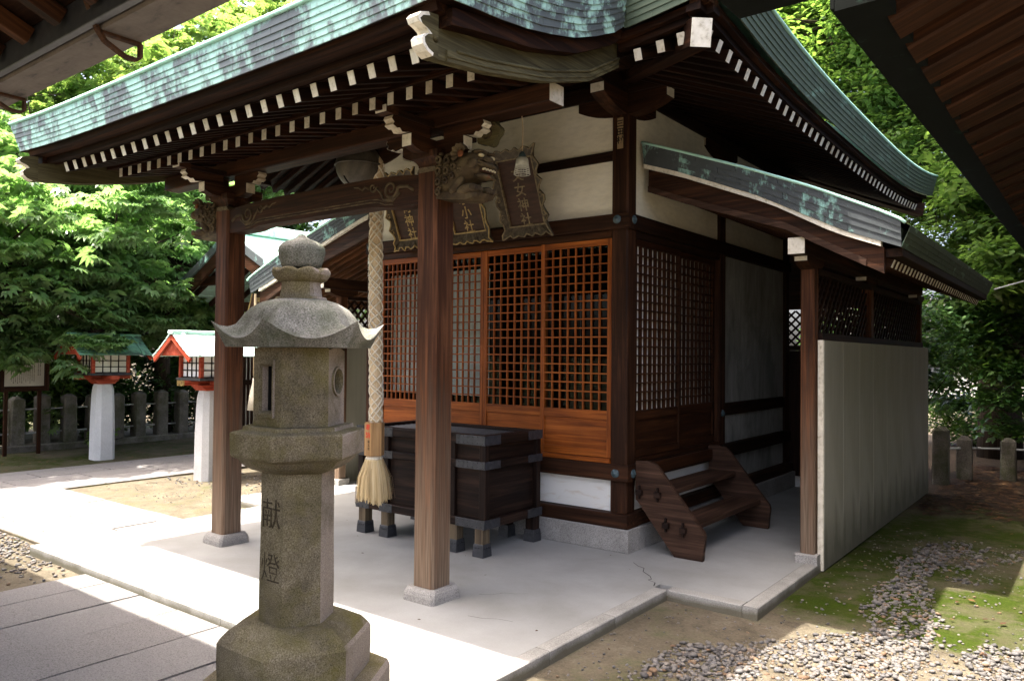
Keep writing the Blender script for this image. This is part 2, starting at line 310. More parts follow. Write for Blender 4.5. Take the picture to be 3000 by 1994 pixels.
def m_ropenet():
    k = NT('rope_cord'); n = k.noise(k.coords((120, 120, 40)), 1, 3)
    return k.fin(k.ramp(n, [(0.3, (0.64, 0.55, 0.40)), (0.7, (0.80, 0.74, 0.60))]), 0.8, 0.15)
def m_bell():
    k = NT('bell_metal'); n = k.noise(k.coords((5, 5, 5)), 1, 6, 0.7, 0.6)
    return k.fin(k.ramp(n, [(0.3, (0.030, 0.024, 0.017)), (0.55, (0.085, 0.070, 0.050)), (0.75, (0.15, 0.125, 0.088))]), 0.6, 0.4)
def m_gold():
    k = NT('gold_leaf'); n = k.noise(k.coords((40, 40, 40), 1.0), 1, 5, 0.7)
    return k.fin(k.ramp(n, [(0.3, (0.16, 0.10, 0.035)), (0.6, (0.42, 0.29, 0.10)), (0.8, (0.56, 0.42, 0.18))]), 0.5, 0.5)
def m_goldold():
    k = NT('gold_worn'); n = k.noise(k.coords((28, 28, 28), 1.0), 1, 6, 0.75)
    return k.fin(k.ramp(n, [(0.35, (0.07, 0.055, 0.035)), (0.55, (0.21, 0.16, 0.085)), (0.8, (0.36, 0.27, 0.14))]), 0.65, 0.35)
def m_tabletback():
    k = NT('tablet_ground'); n = k.noise(k.coords((6, 6, 30), 1.0), 1, 5)
    return k.fin(k.ramp(n, [(0.3, (0.022, 0.010, 0.006)), (0.7, (0.060, 0.026, 0.014))]), 0.6, 0.3)
def m_tabletframe():
    k = NT('tablet_frame'); n = k.noise(k.coords((25, 25, 25), 1.0), 1, 6, 0.7)
    return k.fin(k.ramp(n, [(0.3, (0.035, 0.025, 0.017)), (0.6, (0.10, 0.08, 0.055)), (0.8, (0.20, 0.17, 0.12))]), 0.75, 0.25)
def m_enamel():
    k = NT('lamp_enamel'); n = k.noise(k.coords((30, 30, 30)), 1, 4)
    return k.fin(k.ramp(n, [(0.3, (0.48, 0.46, 0.36)), (0.7, (0.70, 0.69, 0.60))]), 0.4, 0.5)
def m_carvedink():
    k = NT('carved_shadow'); n = k.noise(k.coords((40, 40, 40)), 1, 5, 0.7)
    return k.fin(k.ramp(n, [(0.35, (0.018, 0.014, 0.008)), (0.65, (0.085, 0.066, 0.040))]), 0.9, 0.1)
def m_ink(): return NT('ink').fin((0.02, 0.018, 0.016), 0.8, 0.1)
def m_redink(): return NT('red_ink').fin((0.60, 0.055, 0.03), 0.7, 0.2)
def m_labelwhite(): return NT('label_paper').fin((0.74, 0.72, 0.68), 0.8, 0.2)
def m_labelbrown(): return NT('label_aged').fin((0.27, 0.19, 0.10), 0.8, 0.2)
def m_boardpaper():
    k = NT('board_paper'); n = k.noise(k.coords((3, 3, 3)), 1, 3)
    return k.fin(k.ramp(n, [(0.3, (0.50, 0.46, 0.38)), (0.7, (0.58, 0.54, 0.46))]), 0.6, 0.3)
def m_pipe(): return NT('steel_pipe').fin((0.42, 0.42, 0.41), 0.4, 0.5)
def m_panelwall():
    k = NT('wall_panel_paint'); n = k.noise(k.coords((2.5, 2.5, 0.8)), 1, 6, 0.6, 0.3)
    c = k.ramp(n, [(0.28, (0.220, 0.208, 0.165)), (0.5, (0.270, 0.257, 0.208)), (0.75, (0.315, 0.302, 0.25))])
    st_ = k.noise(k.coords((22, 22, 0.7)), 1, 4, 0.6); c = k.mix(0.18, c, k.ramp(st_, [(0.3, 0.5), (0.6, 1.0)]), 'MULTIPLY')
    z = k.n('SeparateXYZ'); k.l(k.n('NewGeometry').outputs['Position'], z.inputs[0])
    dz = k.math('ADD', z.outputs[2], k.math('MULTIPLY', k.math('SUBTRACT', k.noise(k.coords((5, 5, 1.2)), 1, 6, 0.7), 0.5), -0.9))
    c = k.mix(k.ramp(dz, [(0.02, 0.75), (0.42, 0.0)]), c, (0.070, 0.068, 0.042))
    k.bump(k.noise(k.coords((160, 160, 160)), 1, 2), 0.15, 0.003); return k.fin(c, 0.85, 0.2)
def m_palewall(): return NT('pale_wall').fin((0.62, 0.60, 0.55), 0.9, 0.1)
def m_carve():
    k = NT('carved_wood'); n = k.noise(k.coords((11, 11, 11), 1.0), 1, 5, 0.65, 0.4)
    g = k.n('NewGeometry').outputs['Pointiness']
    c = k.ramp(n, [(0.3, (0.022, 0.013, 0.007)), (0.48, (0.060, 0.040, 0.020)), (0.64, (0.105, 0.075, 0.038)), (0.8, (0.14, 0.048, 0.017))])
    return k.fin(c, 0.8, 0.25)
def m_carvered():
    k = NT('carved_wood_red'); n = k.noise(k.coords((14, 14, 14), 1.0), 1, 5, 0.65)
    return k.fin(k.ramp(n, [(0.3, (0.050, 0.020, 0.009)), (0.7, (0.15, 0.050, 0.018))]), 0.8, 0.2)
def m_eye(): return NT('ivory').fin((0.55, 0.45, 0.25), 0.5, 0.4)

# ------------------------------------------------------------------ mesh helpers
def tag(o, label=None, cat=None, group=None, kind=None):
    if label: o['label'] = label
    if cat: o['category'] = cat
    if group: o['group'] = group
    if kind: o['kind'] = kind
    return o
def thing(name, label, cat, loc=(0, 0, 0), group=None):
    o = bpy.data.objects.new(name, None); o.empty_display_size = 0.1; COL.objects.link(o); o.location = loc
    return tag(o, label, cat, group)
def origin(p):
    v = Vector((0, 0, 0))
    while p is not None: v += p.location; p = p.parent
    return v
def link(name, me, parent, loc=(0, 0, 0), rot=None):
    o = bpy.data.objects.new(name, me); COL.objects.link(o); o.location = loc
    if rot: o.rotation_euler = rot
    if parent is not None: o.parent = parent
    return o
def make_mesh(name, verts, faces, m, smooth=False, mats2=None, idx=None):
    me = bpy.data.meshes.new(name); me.from_pydata([tuple(v) for v in verts], [], faces)
    me.materials.append(m)
    if mats2:
        for q in mats2: me.materials.append(q)
        me.polygons.foreach_set('material_index', idx)
    if smooth: me.polygons.foreach_set('use_smooth', [True] * len(me.polygons))
    me.update(); return me
def raw(name, verts, faces, m, parent=None, smooth=False, kind=None, **kw):
    o = origin(parent)
    me = make_mesh(name, [(v[0] - o.x, v[1] - o.y, v[2] - o.z) for v in verts], faces, m, smooth, **kw)
    ob = link(name, me, parent)
    if kind: ob['kind'] = kind
    return ob
class MB:                                           # collects shapes that make ONE part
    def __init__(s): s.v = []; s.f = []
    def add(s, verts, faces):
        b = len(s.v); s.v += [tuple(v) for v in verts]; s.f += [tuple(i + b for i in f) for f in faces]; return s
    def box(s, c, d, rot=None):
        vs = [(sx * d[0] / 2, sy * d[1] / 2, sz * d[2] / 2) for sz in (-1, 1) for sy in (-1, 1) for sx in (-1, 1)]
        if rot is not None: vs = [rot @ Vector(v) for v in vs]
        return s.add([(v[0] + c[0], v[1] + c[1], v[2] + c[2]) for v in vs], [(0, 2, 3, 1), (4, 5, 7, 6), (0, 1, 5, 4), (2, 6, 7, 3), (0, 4, 6, 2), (1, 3, 7, 5)])
    def tube(s, pts, rad, n=6, cap=True):
        pts = [Vector(p) for p in pts]; rad = rad if isinstance(rad, (list, tuple)) else [rad] * len(pts)
        rings = []; up = None
        for i, p in enumerate(pts):
            t = (pts[min(i + 1, len(pts) - 1)] - pts[max(i - 1, 0)]).normalized()
            if up is None: up = Vector((0, 0, 1)) if abs(t.z) < 0.9 else Vector((1, 0, 0))
            a = t.cross(up)
            if a.length < 1e-5: a = t.orthogonal()
            a.normalize(); b = a.cross(t); up = b
            rings.append([p + (a * math.cos(2 * math.pi * k / n) + b * math.sin(2 * math.pi * k / n)) * rad[i] for k in range(n)])
        vs = [q for r in rings for q in r]; fs = []
        for i in range(len(pts) - 1):
            for k in range(n): fs.append((i * n + k, i * n + (k + 1) % n, (i + 1) * n + (k + 1) % n, (i + 1) * n + k))
        if cap: fs.append(tuple(range(n))[::-1]); fs.append(tuple((len(pts) - 1) * n + k for k in range(n)))
        return s.add(vs, fs)
    def lathe(s, prof, c, n=24, a0=0.0, cap=True):
        vs = []; fs = []
        for r, z in prof:
            for k in range(n):
                a = a0 + 2 * math.pi * k / n; vs.append((c[0] + r * math.cos(a), c[1] + r * math.sin(a), c[2] + z))
        for i in range(len(prof) - 1):
            for k in range(n): fs.append((i * n + k, i * n + (k + 1) % n, (i + 1) * n + (k + 1) % n, (i + 1) * n + k))
        if cap: fs.append(tuple(range(n))[::-1]); fs.append(tuple((len(prof) - 1) * n + k for k in range(n)))
        return s.add(vs, fs)
    def build(s, name, m, parent=None, smooth=False, kind=None): return raw(name, s.v, s.f, m, parent, smooth, kind)
BOXES = {}
def box_mesh(d, m, bev):
    key = (round(d[0], 4), round(d[1], 4), round(d[2], 4), m.name, bev)
    if key in BOXES: return BOXES[key]
    x, y, z = d[0] / 2, d[1] / 2, d[2] / 2; b = min(bev, 0.3 * min(d))
    if b <= 0:
        vs = [(sx * x, sy * y, sz * z) for sz in (-1, 1) for sy in (-1, 1) for sx in (-1, 1)]
        fs = [(0, 2, 3, 1), (4, 5, 7, 6), (0, 1, 5, 4), (2, 6, 7, 3), (0, 4, 6, 2), (1, 3, 7, 5)]
    else:                                           # bevel the four long edges
        ax = max(range(3), key=lambda i: d[i]); h = [x, y, z]; p, q = [i for i in range(3) if i != ax]
        ring = [(h[p] - b, -h[q]), (h[p], -h[q] + b), (h[p], h[q] - b), (h[p] - b, h[q]), (-h[p] + b, h[q]), (-h[p], h[q] - b), (-h[p], -h[q] + b), (-h[p] + b, -h[q])]
        vs = []
        for s_ in (-1, 1):
            for u, w in ring:
                v = [0, 0, 0]; v[ax] = s_ * h[ax]; v[p] = u; v[q] = w; vs.append(tuple(v))
        fs = [(k, (k + 1) % 8, 8 + (k + 1) % 8, 8 + k) for k in range(8)] + [tuple(range(7, -1, -1)), tuple(range(8, 16))]
        if ax == 1: fs = [f[::-1] for f in fs]
    me = make_mesh('block', vs, fs, m); BOXES[key] = me; return me
def box(name, x0, x1, y0, y1, z0, z1, m, parent=None, bev=0.005, rot=None):
    d = (x1 - x0, y1 - y0, z1 - z0)
    if isinstance(m, str):
        m = W(m, 'xyz'[max(range(3), key=lambda i: d[i])]) if m in WOODS else mat(m)
    o = origin(parent); c = Vector(((x0 + x1) / 2, (y0 + y1) / 2, (z0 + z1) / 2)) - o
    return link(name, box_mesh(d, m, bev), parent, c, rot)
def bar(name, p, q, w, h, m, parent, bev=0.004):    # straight square timber from p to q; w sideways, h upright
    p, q = Vector(p), Vector(q); L = (q - p).length; t = (q - p).normalized()
    if isinstance(m, str): m = W(m, 'x') if m in WOODS else mat(m)
    side = t.cross(Vector((0, 0, 1)))
    if side.length < 1e-4: side = Vector((0, 1, 0))
    side.normalize(); up = side.cross(t)
    me = box_mesh((L, w, h), m, bev)
    o = link(name, me, parent, (p + q) / 2 - origin(parent)); o.rotation_euler = Matrix((t, -side, up)).transposed().to_euler()
    return o
def prism(name, pts, axis, a, b, m, parent=None, smooth=False, kind=None):
    """closed outline pts in the two other axes (x:(y,z) y:(x,z) z:(x,y)) pushed from a to b along axis"""
    n = len(pts); f = {'x': lambda p, t: (t, p[0], p[1]), 'y': lambda p, t: (p[0], t, p[1]), 'z': lambda p, t: (p[0], p[1], t)}[axis]
    vs = [f(p, a) for p in pts] + [f(p, b) for p in pts]
    fs = [(i, (i + 1) % n, n + (i + 1) % n, n + i) for i in range(n)] + [tuple(range(n - 1, -1, -1)), tuple(range(n, 2 * n))]
    return raw(name, vs, fs, m, parent, smooth, kind)
def band(name, lo, hi, axis, a, b, m, parent=None, kind=None):
    """board between two parallel curves lo[i]-hi[i] (2d), pushed from a to b along axis, all quads"""
    n = len(lo); f = {'x': lambda p, t: (t, p[0], p[1]), 'y': lambda p, t: (p[0], t, p[1]), 'z': lambda p, t: (p[0], p[1], t)}[axis]
    vs = [f(p, t) for t in (a, b) for c in (lo, hi) for p in c]; fs = []
    for i in range(n - 1):
        for q in ((0, 1), (2, 3)): fs.append((q[0] * n + i, q[0] * n + i + 1, q[1] * n + i + 1, q[1] * n + i))
        fs.append((i, i + 1, 2 * n + i + 1, 2 * n + i)); fs.append((n + i, n + i + 1, 3 * n + i + 1, 3 * n + i))
    for i in (0, n - 1): fs.append((i, n + i, 3 * n + i, 2 * n + i))
    return raw(name, vs, fs, m, parent, False, kind)
def interp(tab, t):
    xs = [p[0] for p in tab]; ys = [p[1] for p in tab]
    if t <= xs[0]: return ys[0] + (t - xs[0]) * (ys[1] - ys[0]) / (xs[1] - xs[0])
    if t >= xs[-1]: return ys[-1] + (t - xs[-1]) * (ys[-1] - ys[-2]) / (xs[-1] - xs[-2])
    return float(np.interp(t, xs, ys))
def text_mesh(body, m, size, depth=0.002, line=1.0, bold=0.0):
    c = bpy.data.curves.new('lettering', 'FONT'); c.body = body; c.size = size; c.extrude = depth; c.space_line = line; c.offset = bold
    c.align_x = 'CENTER'; c.align_y = 'CENTER'; c.resolution_u = 2
    o = bpy.data.objects.new('lettering', c); COL.objects.link(o); bpy.context.view_layer.update()
    me = bpy.data.meshes.new_from_object(o.evaluated_get(bpy.context.evaluated_depsgraph_get()))
    bpy.data.objects.remove(o); bpy.data.curves.remove(c); me.materials.clear(); me.materials.append(m); return me
def lettering(name, body, m, size, loc, rot, parent, depth=0.002, line=1.0, bold=0.0):
    return link(name, text_mesh(body, m, size, depth, line, bold), parent, Vector(loc) - origin(parent), rot)
def sphere_mesh(name, m, rx, ry, rz, seg=12, ring=8):
    mb = MB(); vs = [(0, 0, -rz)]; fs = []
    for i in range(1, ring):
        t = math.pi * i / ring
        for k in range(seg):
            a = 2 * math.pi * k / seg; vs.append((rx * math.sin(t) * math.cos(a), ry * math.sin(t) * math.sin(a), -rz * math.cos(t)))
    vs.append((0, 0, rz)); T = len(vs) - 1
    for k in range(seg):
        fs.append((0, 1 + (k + 1) % seg, 1 + k)); fs.append((T, T - seg + k, T - seg + (k + 1) % seg))
        for i in range(ring - 2):
            b = 1 + i * seg; fs.append((b + k, b + (k + 1) % seg, b + seg + (k + 1) % seg, b + seg + k))
    return vs, fs
# ================================================================== the setting
X0 = -1.193                                          # axis of the shrine
def mx(x): return 2 * X0 - x
def ground_z(x, y):
    z = -0.078 + 0.007 * math.sin(1.7 * x + 0.6) * math.cos(1.3 * y) + 0.005 * math.sin(5.1 * x + 2.2 * y)
    return z
def build_ground():
    xs = np.unique(np.concatenate([[-600, -250, -120, -60, -35, -22], np.arange(-15, 7.01, 0.25), [9, 12, 18, 30, 60, 120, 250, 600]]))
    ys = np.unique(np.concatenate([[-600, -250, -120, -60, -35, -20, -12], np.arange(-7, 14.01, 0.25), [17, 22, 30, 45, 80, 150, 300, 600]]))
    vs = [(x, y, ground_z(x, y)) for y in ys for x in xs]; n = len(xs); fs = []
    for j in range(len(ys) - 1):
        for i in range(n - 1): fs.append((j * n + i, j * n + i + 1, (j + 1) * n + i + 1, (j + 1) * n + i))
    return raw('ground', vs, fs, mat('ground'), None, True, 'structure')
GROUND = build_ground()

# concrete platform with a stone kerb all round
plat = prism('platform_floor', [(-3.40, -0.99), (1.04, -0.99), (1.04, 1.24), (1.67, 1.24), (1.67, 7.6), (-4.06, 7.6), (-4.06, 1.24), (-3.40, 1.24)], 'z', -0.30, -0.003, mat('concrete'), None, kind='structure')
def kerb_run(x0, y0, x1, y1, w, out, parent, n, name='kerb_stone', z0=-0.28, z1=0.0, m='kerb'):
    """n kerb stones from one corner to the other; the run's outer edge is the given line, out = inward unit"""
    p, q = Vector((x0, y0)), Vector((x1, y1))
    for i in range(n):
        a = p.lerp(q, i / n); b = p.lerp(q, (i + 1) / n); c = a + Vector(out) * w; d = b + Vector(out) * w
        xs = [a.x, b.x, c.x, d.x]; ys = [a.y, b.y, c.y, d.y]; g = 0.002
        box(name, min(xs) + (g if out[0] == 0 else 0), max(xs) - (g if out[0] == 0 else 0), min(ys) + (g if out[1] == 0 else 0), max(ys) - (g if out[1] == 0 else 0), z0, z1, m, parent, 0.006)
kerb_run(-3.5, -1.09, 1.14, -1.09, 0.10, (0, 1), plat, 5)
kerb_run(1.14, -0.988, 1.14, 1.14, 0.10, (-1, 0), plat, 3)
kerb_run(1.142, 1.14, 1.67, 1.14, 0.10, (0, 1), plat, 1)
kerb_run(1.77, 1.14, 1.77, 2.68, 0.10, (-1, 0), plat, 2)
kerb_run(-3.5, -0.988, -3.5, 1.14, 0.10, (1, 0), plat, 3)
kerb_run(-4.06, 1.14, -3.502, 1.14, 0.10, (0, 1), plat, 1)
kerb_run(-4.16, 1.14, -4.16, 2.68, 0.10, (1, 0), plat, 2)
# a fine crack running from the hall corner to the notch in the kerb
cr = MB(); pts = [(0.62, 1.62), (0.70, 1.55), (0.76, 1.53), (0.80, 1.44), (0.90, 1.36), (0.94, 1.30), (0.93, 1.27), (1.0, 1.24), (1.03, 1.16)]
for i in range(len(pts) - 1):
    a, b = Vector((*pts[i], 0)), Vector((*pts[i + 1], 0)); t = (b - a).normalized(); s_ = Vector((-t.y, t.x, 0)) * (0.0035 if i % 2 else 0.0022)
    cr.add([a - s_, b - s_, b + s_, a + s_], [(0, 1, 2, 3)])
cr.v = [(v[0], v[1], -0.0005) for v in cr.v]; cr.build('crack', mat('ink'), plat)
def hair(pts, w):
    mb = MB()
    for i in range(len(pts) - 1):
        a, b = Vector((*pts[i], 0)), Vector((*pts[i + 1], 0)); t = (b - a).normalized(); s_ = Vector((-t.y, t.x, 0)) * w * (1 - 0.6 * i / len(pts)); mb.add([a - s_, b - s_, b + s_, a + s_], [(0, 1, 2, 3)])
    mb.v = [(v[0], v[1], -0.0015) for v in mb.v]; mb.build('crack', mat('ink'), plat)
hair([(0.20, 0.25), (0.27, 0.30), (0.31, 0.38), (0.38, 0.41), (0.45, 0.47)], 0.0014)
hair([(0.42, -0.12), (0.52, -0.10), (0.60, -0.05), (0.70, -0.03)], 0.0018)

def paving(name, rows, axis, zt, parent):
    """rows: (low edge, high edge, [joint positions along the run]); each stone its own block"""
    for lo, hi, js in rows:
        for a, b in zip(js[:-1], js[1:]):
            g = 0.008; dz = random.uniform(-0.003, 0.003)
            args = (lo + g, hi - g, a + g, b - g) if axis == 'y' else (a + g, b - g, lo + g, hi - g)
            box(name, *args, zt - 0.16, zt + dz, 'paving', parent, 0.008)
# path from the platform towards the hall opposite
fp = prism('front_path', [(-2.5, -6.0), (2.6, -6.0), (2.6, -1.093), (-2.5, -1.093)], 'z', -0.25, -0.060, mat('ground'), None, kind='structure')
JZ = [-1.1, -1.68, -2.6, -3.5, -4.4, -5.6]
def off(s): return [-1.1] + [j for j in (s, s - 0.95, s - 1.9, s - 2.85, s - 3.8) if j < -1.15] + [-5.9]
paving('paving_stone', [(-2.5, -2.15, [-1.1, -2.3, -3.5, -4.7, -5.9]), (-2.15, -1.69, off(-1.68)), (-1.69, -1.21, off(-1.93)), (-1.21, -0.72, off(-1.67)),
                        (-0.72, -0.25, off(-2.1)), (-0.25, 0.22, off(-1.75)), (0.22, 0.70, off(-2.05)), (0.70, 1.2, off(-1.7)), (1.2, 1.7, off(-2.2)), (1.7, 2.1, off(-1.8))], 'y', -0.052, fp)
# path from the platform to the far path
sp = prism('side_path', [(-6.5, -0.92), (-3.503, -0.92), (-3.503, 0.37), (-6.5, 0.37)], 'z', -0.25, -0.055, mat('ground'), None, kind='structure')
paving('paving_stone', [(-0.92, -0.72, [-6.45, -5.5, -4.55, -3.51]), (-0.72, -0.28, [-6.45, -6.1, -5.15, -4.2, -3.51]), (-0.28, 0.15, [-6.45, -5.6, -4.69, -3.8, -3.51]), (0.15, 0.37, [-6.45, -5.3, -4.3, -3.51])], 'x', -0.045, sp)
# far path running back to the small shrine
fa = prism('far_path', [(-8.26, -6.0), (-6.46, -6.0), (-6.46, 3.6), (-8.26, 3.6)], 'z', -0.25, -0.058, mat('ground'), None, kind='structure')
def offy(s): return [-6.0] + [s + 0.9 * i for i in range(-9, 12) if -5.9 < s + 0.9 * i < 3.4] + [3.6]
paving('paving_stone', [(-8.26, -8.0, offy(0.2)), (-8.0, -7.52, offy(0.55)), (-7.52, -7.06, offy(0.1)), (-7.06, -6.66, offy(0.7)), (-6.66, -6.46, offy(0.0))], 'y', -0.047, fa)

# ================================================================== shrine hall
hall = thing('shrine_hall', 'dark timber shrine hall with green copper roof, porch and orange lattice doors', 'shrine', (X0, 1.974, 0))
CX, CY, CW = 0.322, 1.974, 0.154                     # front right corner column
YF = CY - CW / 2                                     # column face
dk = 'dark'
# stone footing and sill beams
for a, b in ((-2.84, -2.0), (-2.0, -1.1), (-1.1, -0.2), (-0.2, 0.467)):
    box('footing_stone', a + 0.001, b - 0.001, 1.816, 2.0, -0.004, 0.185, 'granite', hall, 0.006)
for a, b in ((2.002, 2.1), (2.1, 3.3), (3.3, 4.6), (4.6, 6.1)):
    box('footing_stone', 0.27, 0.467, a + 0.001, b - 0.001, -0.004, 0.185, 'granite', hall, 0.006)
    box('footing_stone', -2.84, -2.65, a + 0.001, b - 0.001, -0.004, 0.185, 'granite', hall, 0.006)
box('sill_beam', -2.82, 0.445, 1.832, 2.03, 0.187, 0.30, 'brown', hall, 0.008)
box('sill_beam', 0.245, 0.443, 2.032, 6.08, 0.187, 0.298, 'brown', hall, 0.008)
box('sill_beam', -2.82, -2.63, 2.032, 6.08, 0.187, 0.298, dk, hall, 0.008)
cols = {}
for cx, cy in ((CX, CY), (mx(CX), CY), (CX, 3.93), (CX, 6.0), (mx(CX), 3.93), (mx(CX), 6.0)):
    cols[(cx, cy)] = box('column', cx - CW / 2, cx + CW / 2, cy - CW / 2, cy + CW / 2, 0.301, 3.66, 'brown', hall, 0.012)
# long horizontal ties
def ties(z0, z1, proud, name):
    box(name, -2.63 - 0.11 - proud, 0.243 + 0.156 + proud, YF - proud, YF + 0.05, z0, z1, 'brown', hall, 0.006)
    box(name, CX + 0.02, CX + CW / 2 + proud - 0.001, YF + 0.052, 6.05, z0 + 0.001, z1 - 0.001, dk, hall, 0.006)
    box(name, mx(CX) - CW / 2 - proud + 0.001, mx(CX) - 0.02, YF + 0.052, 6.05, z0 + 0.001, z1 - 0.001, dk, hall, 0.006)
ties(0.566, 0.70, 0.034, 'tie_beam'); ties(2.665, 2.793, 0.030, 'tie_beam')
box('threshold', -2.63, 0.244, YF - 0.012, YF + 0.12, 0.702, 0.742, 'door', hall, 0.004)
box('lintel', -2.63, 0.244, YF + 0.004, YF + 0.12, 2.60, 2.664, 'doordk', hall, 0.004)
box('threshold', CX - 0.07, CX + 0.072, 2.052, 3.852, 0.702, 0.742, 'doordk', hall, 0.004)
box('lintel', CX - 0.07, CX + 0.072, 2.052, 3.852, 2.60, 2.664, dk, hall, 0.004)
box('jamb', -2.63, -2.575, YF + 0.006, YF + 0.1, 0.743, 2.599, 'doordk', hall, 0.004)
# round bronze nail covers on the ties
def nail_cover(c, nrm):
    mb = MB(); prof = [(0.036, 0), (0.036, 0.006), (0.030, 0.011), (0.026, 0.010), (0.021, 0.016), (0.012, 0.017), (0.008, 0.024), (0.001, 0.026)]
    for r, h in prof:
        for k in range(16):
            a = 2 * math.pi * k / 16; u, w = r * math.cos(a), r * math.sin(a)
            mb.v.append((c[0] + u, c[1] - h, c[2] + w) if nrm == 'y' else (c[0] + h, c[1] + u, c[2] + w))
    for i in range(len(prof) - 1):
        for k in range(16): mb.f.append((i * 16 + k, i * 16 + (k + 1) % 16, (i + 1) * 16 + (k + 1) % 16, (i + 1) * 16 + k))
    mb.build('nail_cover', mat('bronze'), hall, True)
for z in (0.63, 2.742):
    nail_cover((CX - 0.006, YF - 0.035 if z < 1 else YF - 0.031, z), 'y'); nail_cover((CX + CW / 2 + (0.034 if z < 1 else 0.030), YF + 0.055, z), 'x')
    nail_cover((mx(CX), YF - 0.035 if z < 1 else YF - 0.031, z), 'y')
nail_cover((CX + CW / 2 + 0.001, 3.93, 1.02), 'x'); nail_cover((CX + CW / 2 + 0.001, 3.93, 2.742), 'x')
# plaster
box('plaster_panel', -2.63, 0.246, YF + 0.03, YF + 0.09, 0.302, 0.565, 'plasterlow', hall, 0)
box('plaster_panel', CX - 0.05, CX + 0.04, 2.052, 3.852, 0.300, 0.565, 'plasterlow', hall, 0)
box('plaster_panel', -2.63, 0.246, YF + 0.035, YF + 0.09, 2.794, 3.255, 'plaster', hall, 0)
box('rail_beam', -2.63, 0.246, YF + 0.012, YF + 0.10, 3.256, 3.337, dk, hall, 0.004)
box('plaster_panel', -2.63, 0.246, YF + 0.035, YF + 0.09, 3.338, 3.80, 'plaster', hall, 0)
for a, b in ((2.052, 3.852), (4.008, 5.922)):
    box('plaster_panel', CX - 0.04, CX + 0.045, a, b, 2.794, 3.80, 'plaster', hall, 0)
    box('plaster_panel', mx(CX) - 0.045, mx(CX) + 0.04, a, b, 0.3, 3.80, 'plaster', hall, 0)
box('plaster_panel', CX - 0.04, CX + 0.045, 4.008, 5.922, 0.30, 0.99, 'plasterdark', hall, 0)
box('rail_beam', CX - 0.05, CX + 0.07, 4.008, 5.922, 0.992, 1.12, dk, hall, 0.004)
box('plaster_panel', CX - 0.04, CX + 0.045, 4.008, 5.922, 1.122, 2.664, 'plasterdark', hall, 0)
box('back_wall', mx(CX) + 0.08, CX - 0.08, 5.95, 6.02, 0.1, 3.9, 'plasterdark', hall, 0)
box('interior_floor', -2.62, 0.24, 2.06, 5.94, 0.55, 0.70, dk, hall, 0)
box('interior_ceiling', -2.62, 0.24, 2.06, 5.94, 3.82, 3.86, dk, hall, 0)
# name slips pasted on the columns
tg = box('name_slip', -2.768, -2.712, YF - 0.003, YF - 0.0005, 2.44, 2.64, 'labelwhite', hall, 0); tg['label'] = 'white paper name slip with bold black characters'
lettering('slip_lettering', '栗\n野', mat('ink'), 0.062, (-2.740, YF - 0.004, 2.505), (R(90), 0, 0), tg, 0.0006, 1.05, 0.0016)
lettering('slip_lettering', '東京', mat('ink'), 0.02, (-2.740, YF - 0.004, 2.607), (R(90), 0, 0), tg, 0.0006)
tg = box('name_slip', CX - 0.026, CX + 0.030, YF - 0.003, YF - 0.0005, 3.34, 3.60, 'labelbrown', hall, 0)
lettering('slip_lettering', '三\n田\n村', mat('ink'), 0.066, (CX + 0.002, YF - 0.004, 3.478), (R(90), 0, 0), tg, 0.0006, 1.05, 0.0015)

# ------------------------------------------------ lattice doors
def door(x0, x1, y, ncol, nrow, kind, paper, axis='x', face=-1, dp=0.024):
    """sliding door in plane y (axis x) or plane x=y (axis y); face = outward sign"""
    def B(name, a, b, d0, d1, z0, z1, m, par, bev=0.003):
        if axis == 'x': return box(name, a, b, min(y - face * d0, y - face * d1), max(y - face * d0, y - face * d1), z0, z1, m, par, bev)
        return box(name, min(y - face * d0, y - face * d1), max(y - face * d0, y - face * d1), a, b, z0, z1, m, par, bev)
    L = 0.042
    fr = B('door', x0, x1, 0.004, 0.028, 1.060, 1.139, kind, hall)           # middle rail carries the rest of the panel
    B('stile', x0, x0 + L, 0.0, 0.032, 0.745, 2.598, kind, fr); B('stile', x1 - L, x1, 0.0, 0.032, 0.745, 2.598, kind, fr)
    B('rail', x0 + L, x1 - L, 0.003, 0.029, 0.745, 0.812, kind, fr); B('rail', x0 + L, x1 - L, 0.003, 0.029, 2.545, 2.598, kind, fr)
    B('door_board', x0 + L, x1 - L, 0.014, 0.022, 0.812, 1.060, kind, fr, 0)
    a, b = x0 + L, x1 - L; px = (b - a) / ncol; pz = (2.545 - 1.139) / nrow
    for i in range(1, ncol): B('lattice_bar', a + i * px - 0.0058, a + i * px + 0.0058, 0.003, dp, 1.139, 2.545, kind, fr, 0.001)
    for j in range(1, nrow): B('lattice_bar', a, b, 0.005, dp - 0.003, 1.139 + j * pz - 0.0058, 1.139 + j * pz + 0.0058, kind, fr, 0.001)
    B('pane', a, b, dp + 0.002, dp + 0.004, 1.139, 2.545, paper, fr, 0)
    return fr
yo, yi = YF + 0.012, YF + 0.052
door(-2.575, -1.915, yo + 0.002, 9, 18, 'door', 'glass'); door(-1.945, -1.190, yi, 9, 18, 'door', 'glass')
door(-1.188, -0.455, yi, 8, 18, 'door', 'glass'); door(-0.488, 0.243, yo, 8, 18, 'door', 'glass')
door(2.053, 2.955, CX + 0.064, 9, 18, 'doordk', 'papergrey', 'y', 1, 0.036); door(2.925, 3.850, CX + 0.020, 9, 18, 'doordk', 'papergrey', 'y', 1, 0.036)
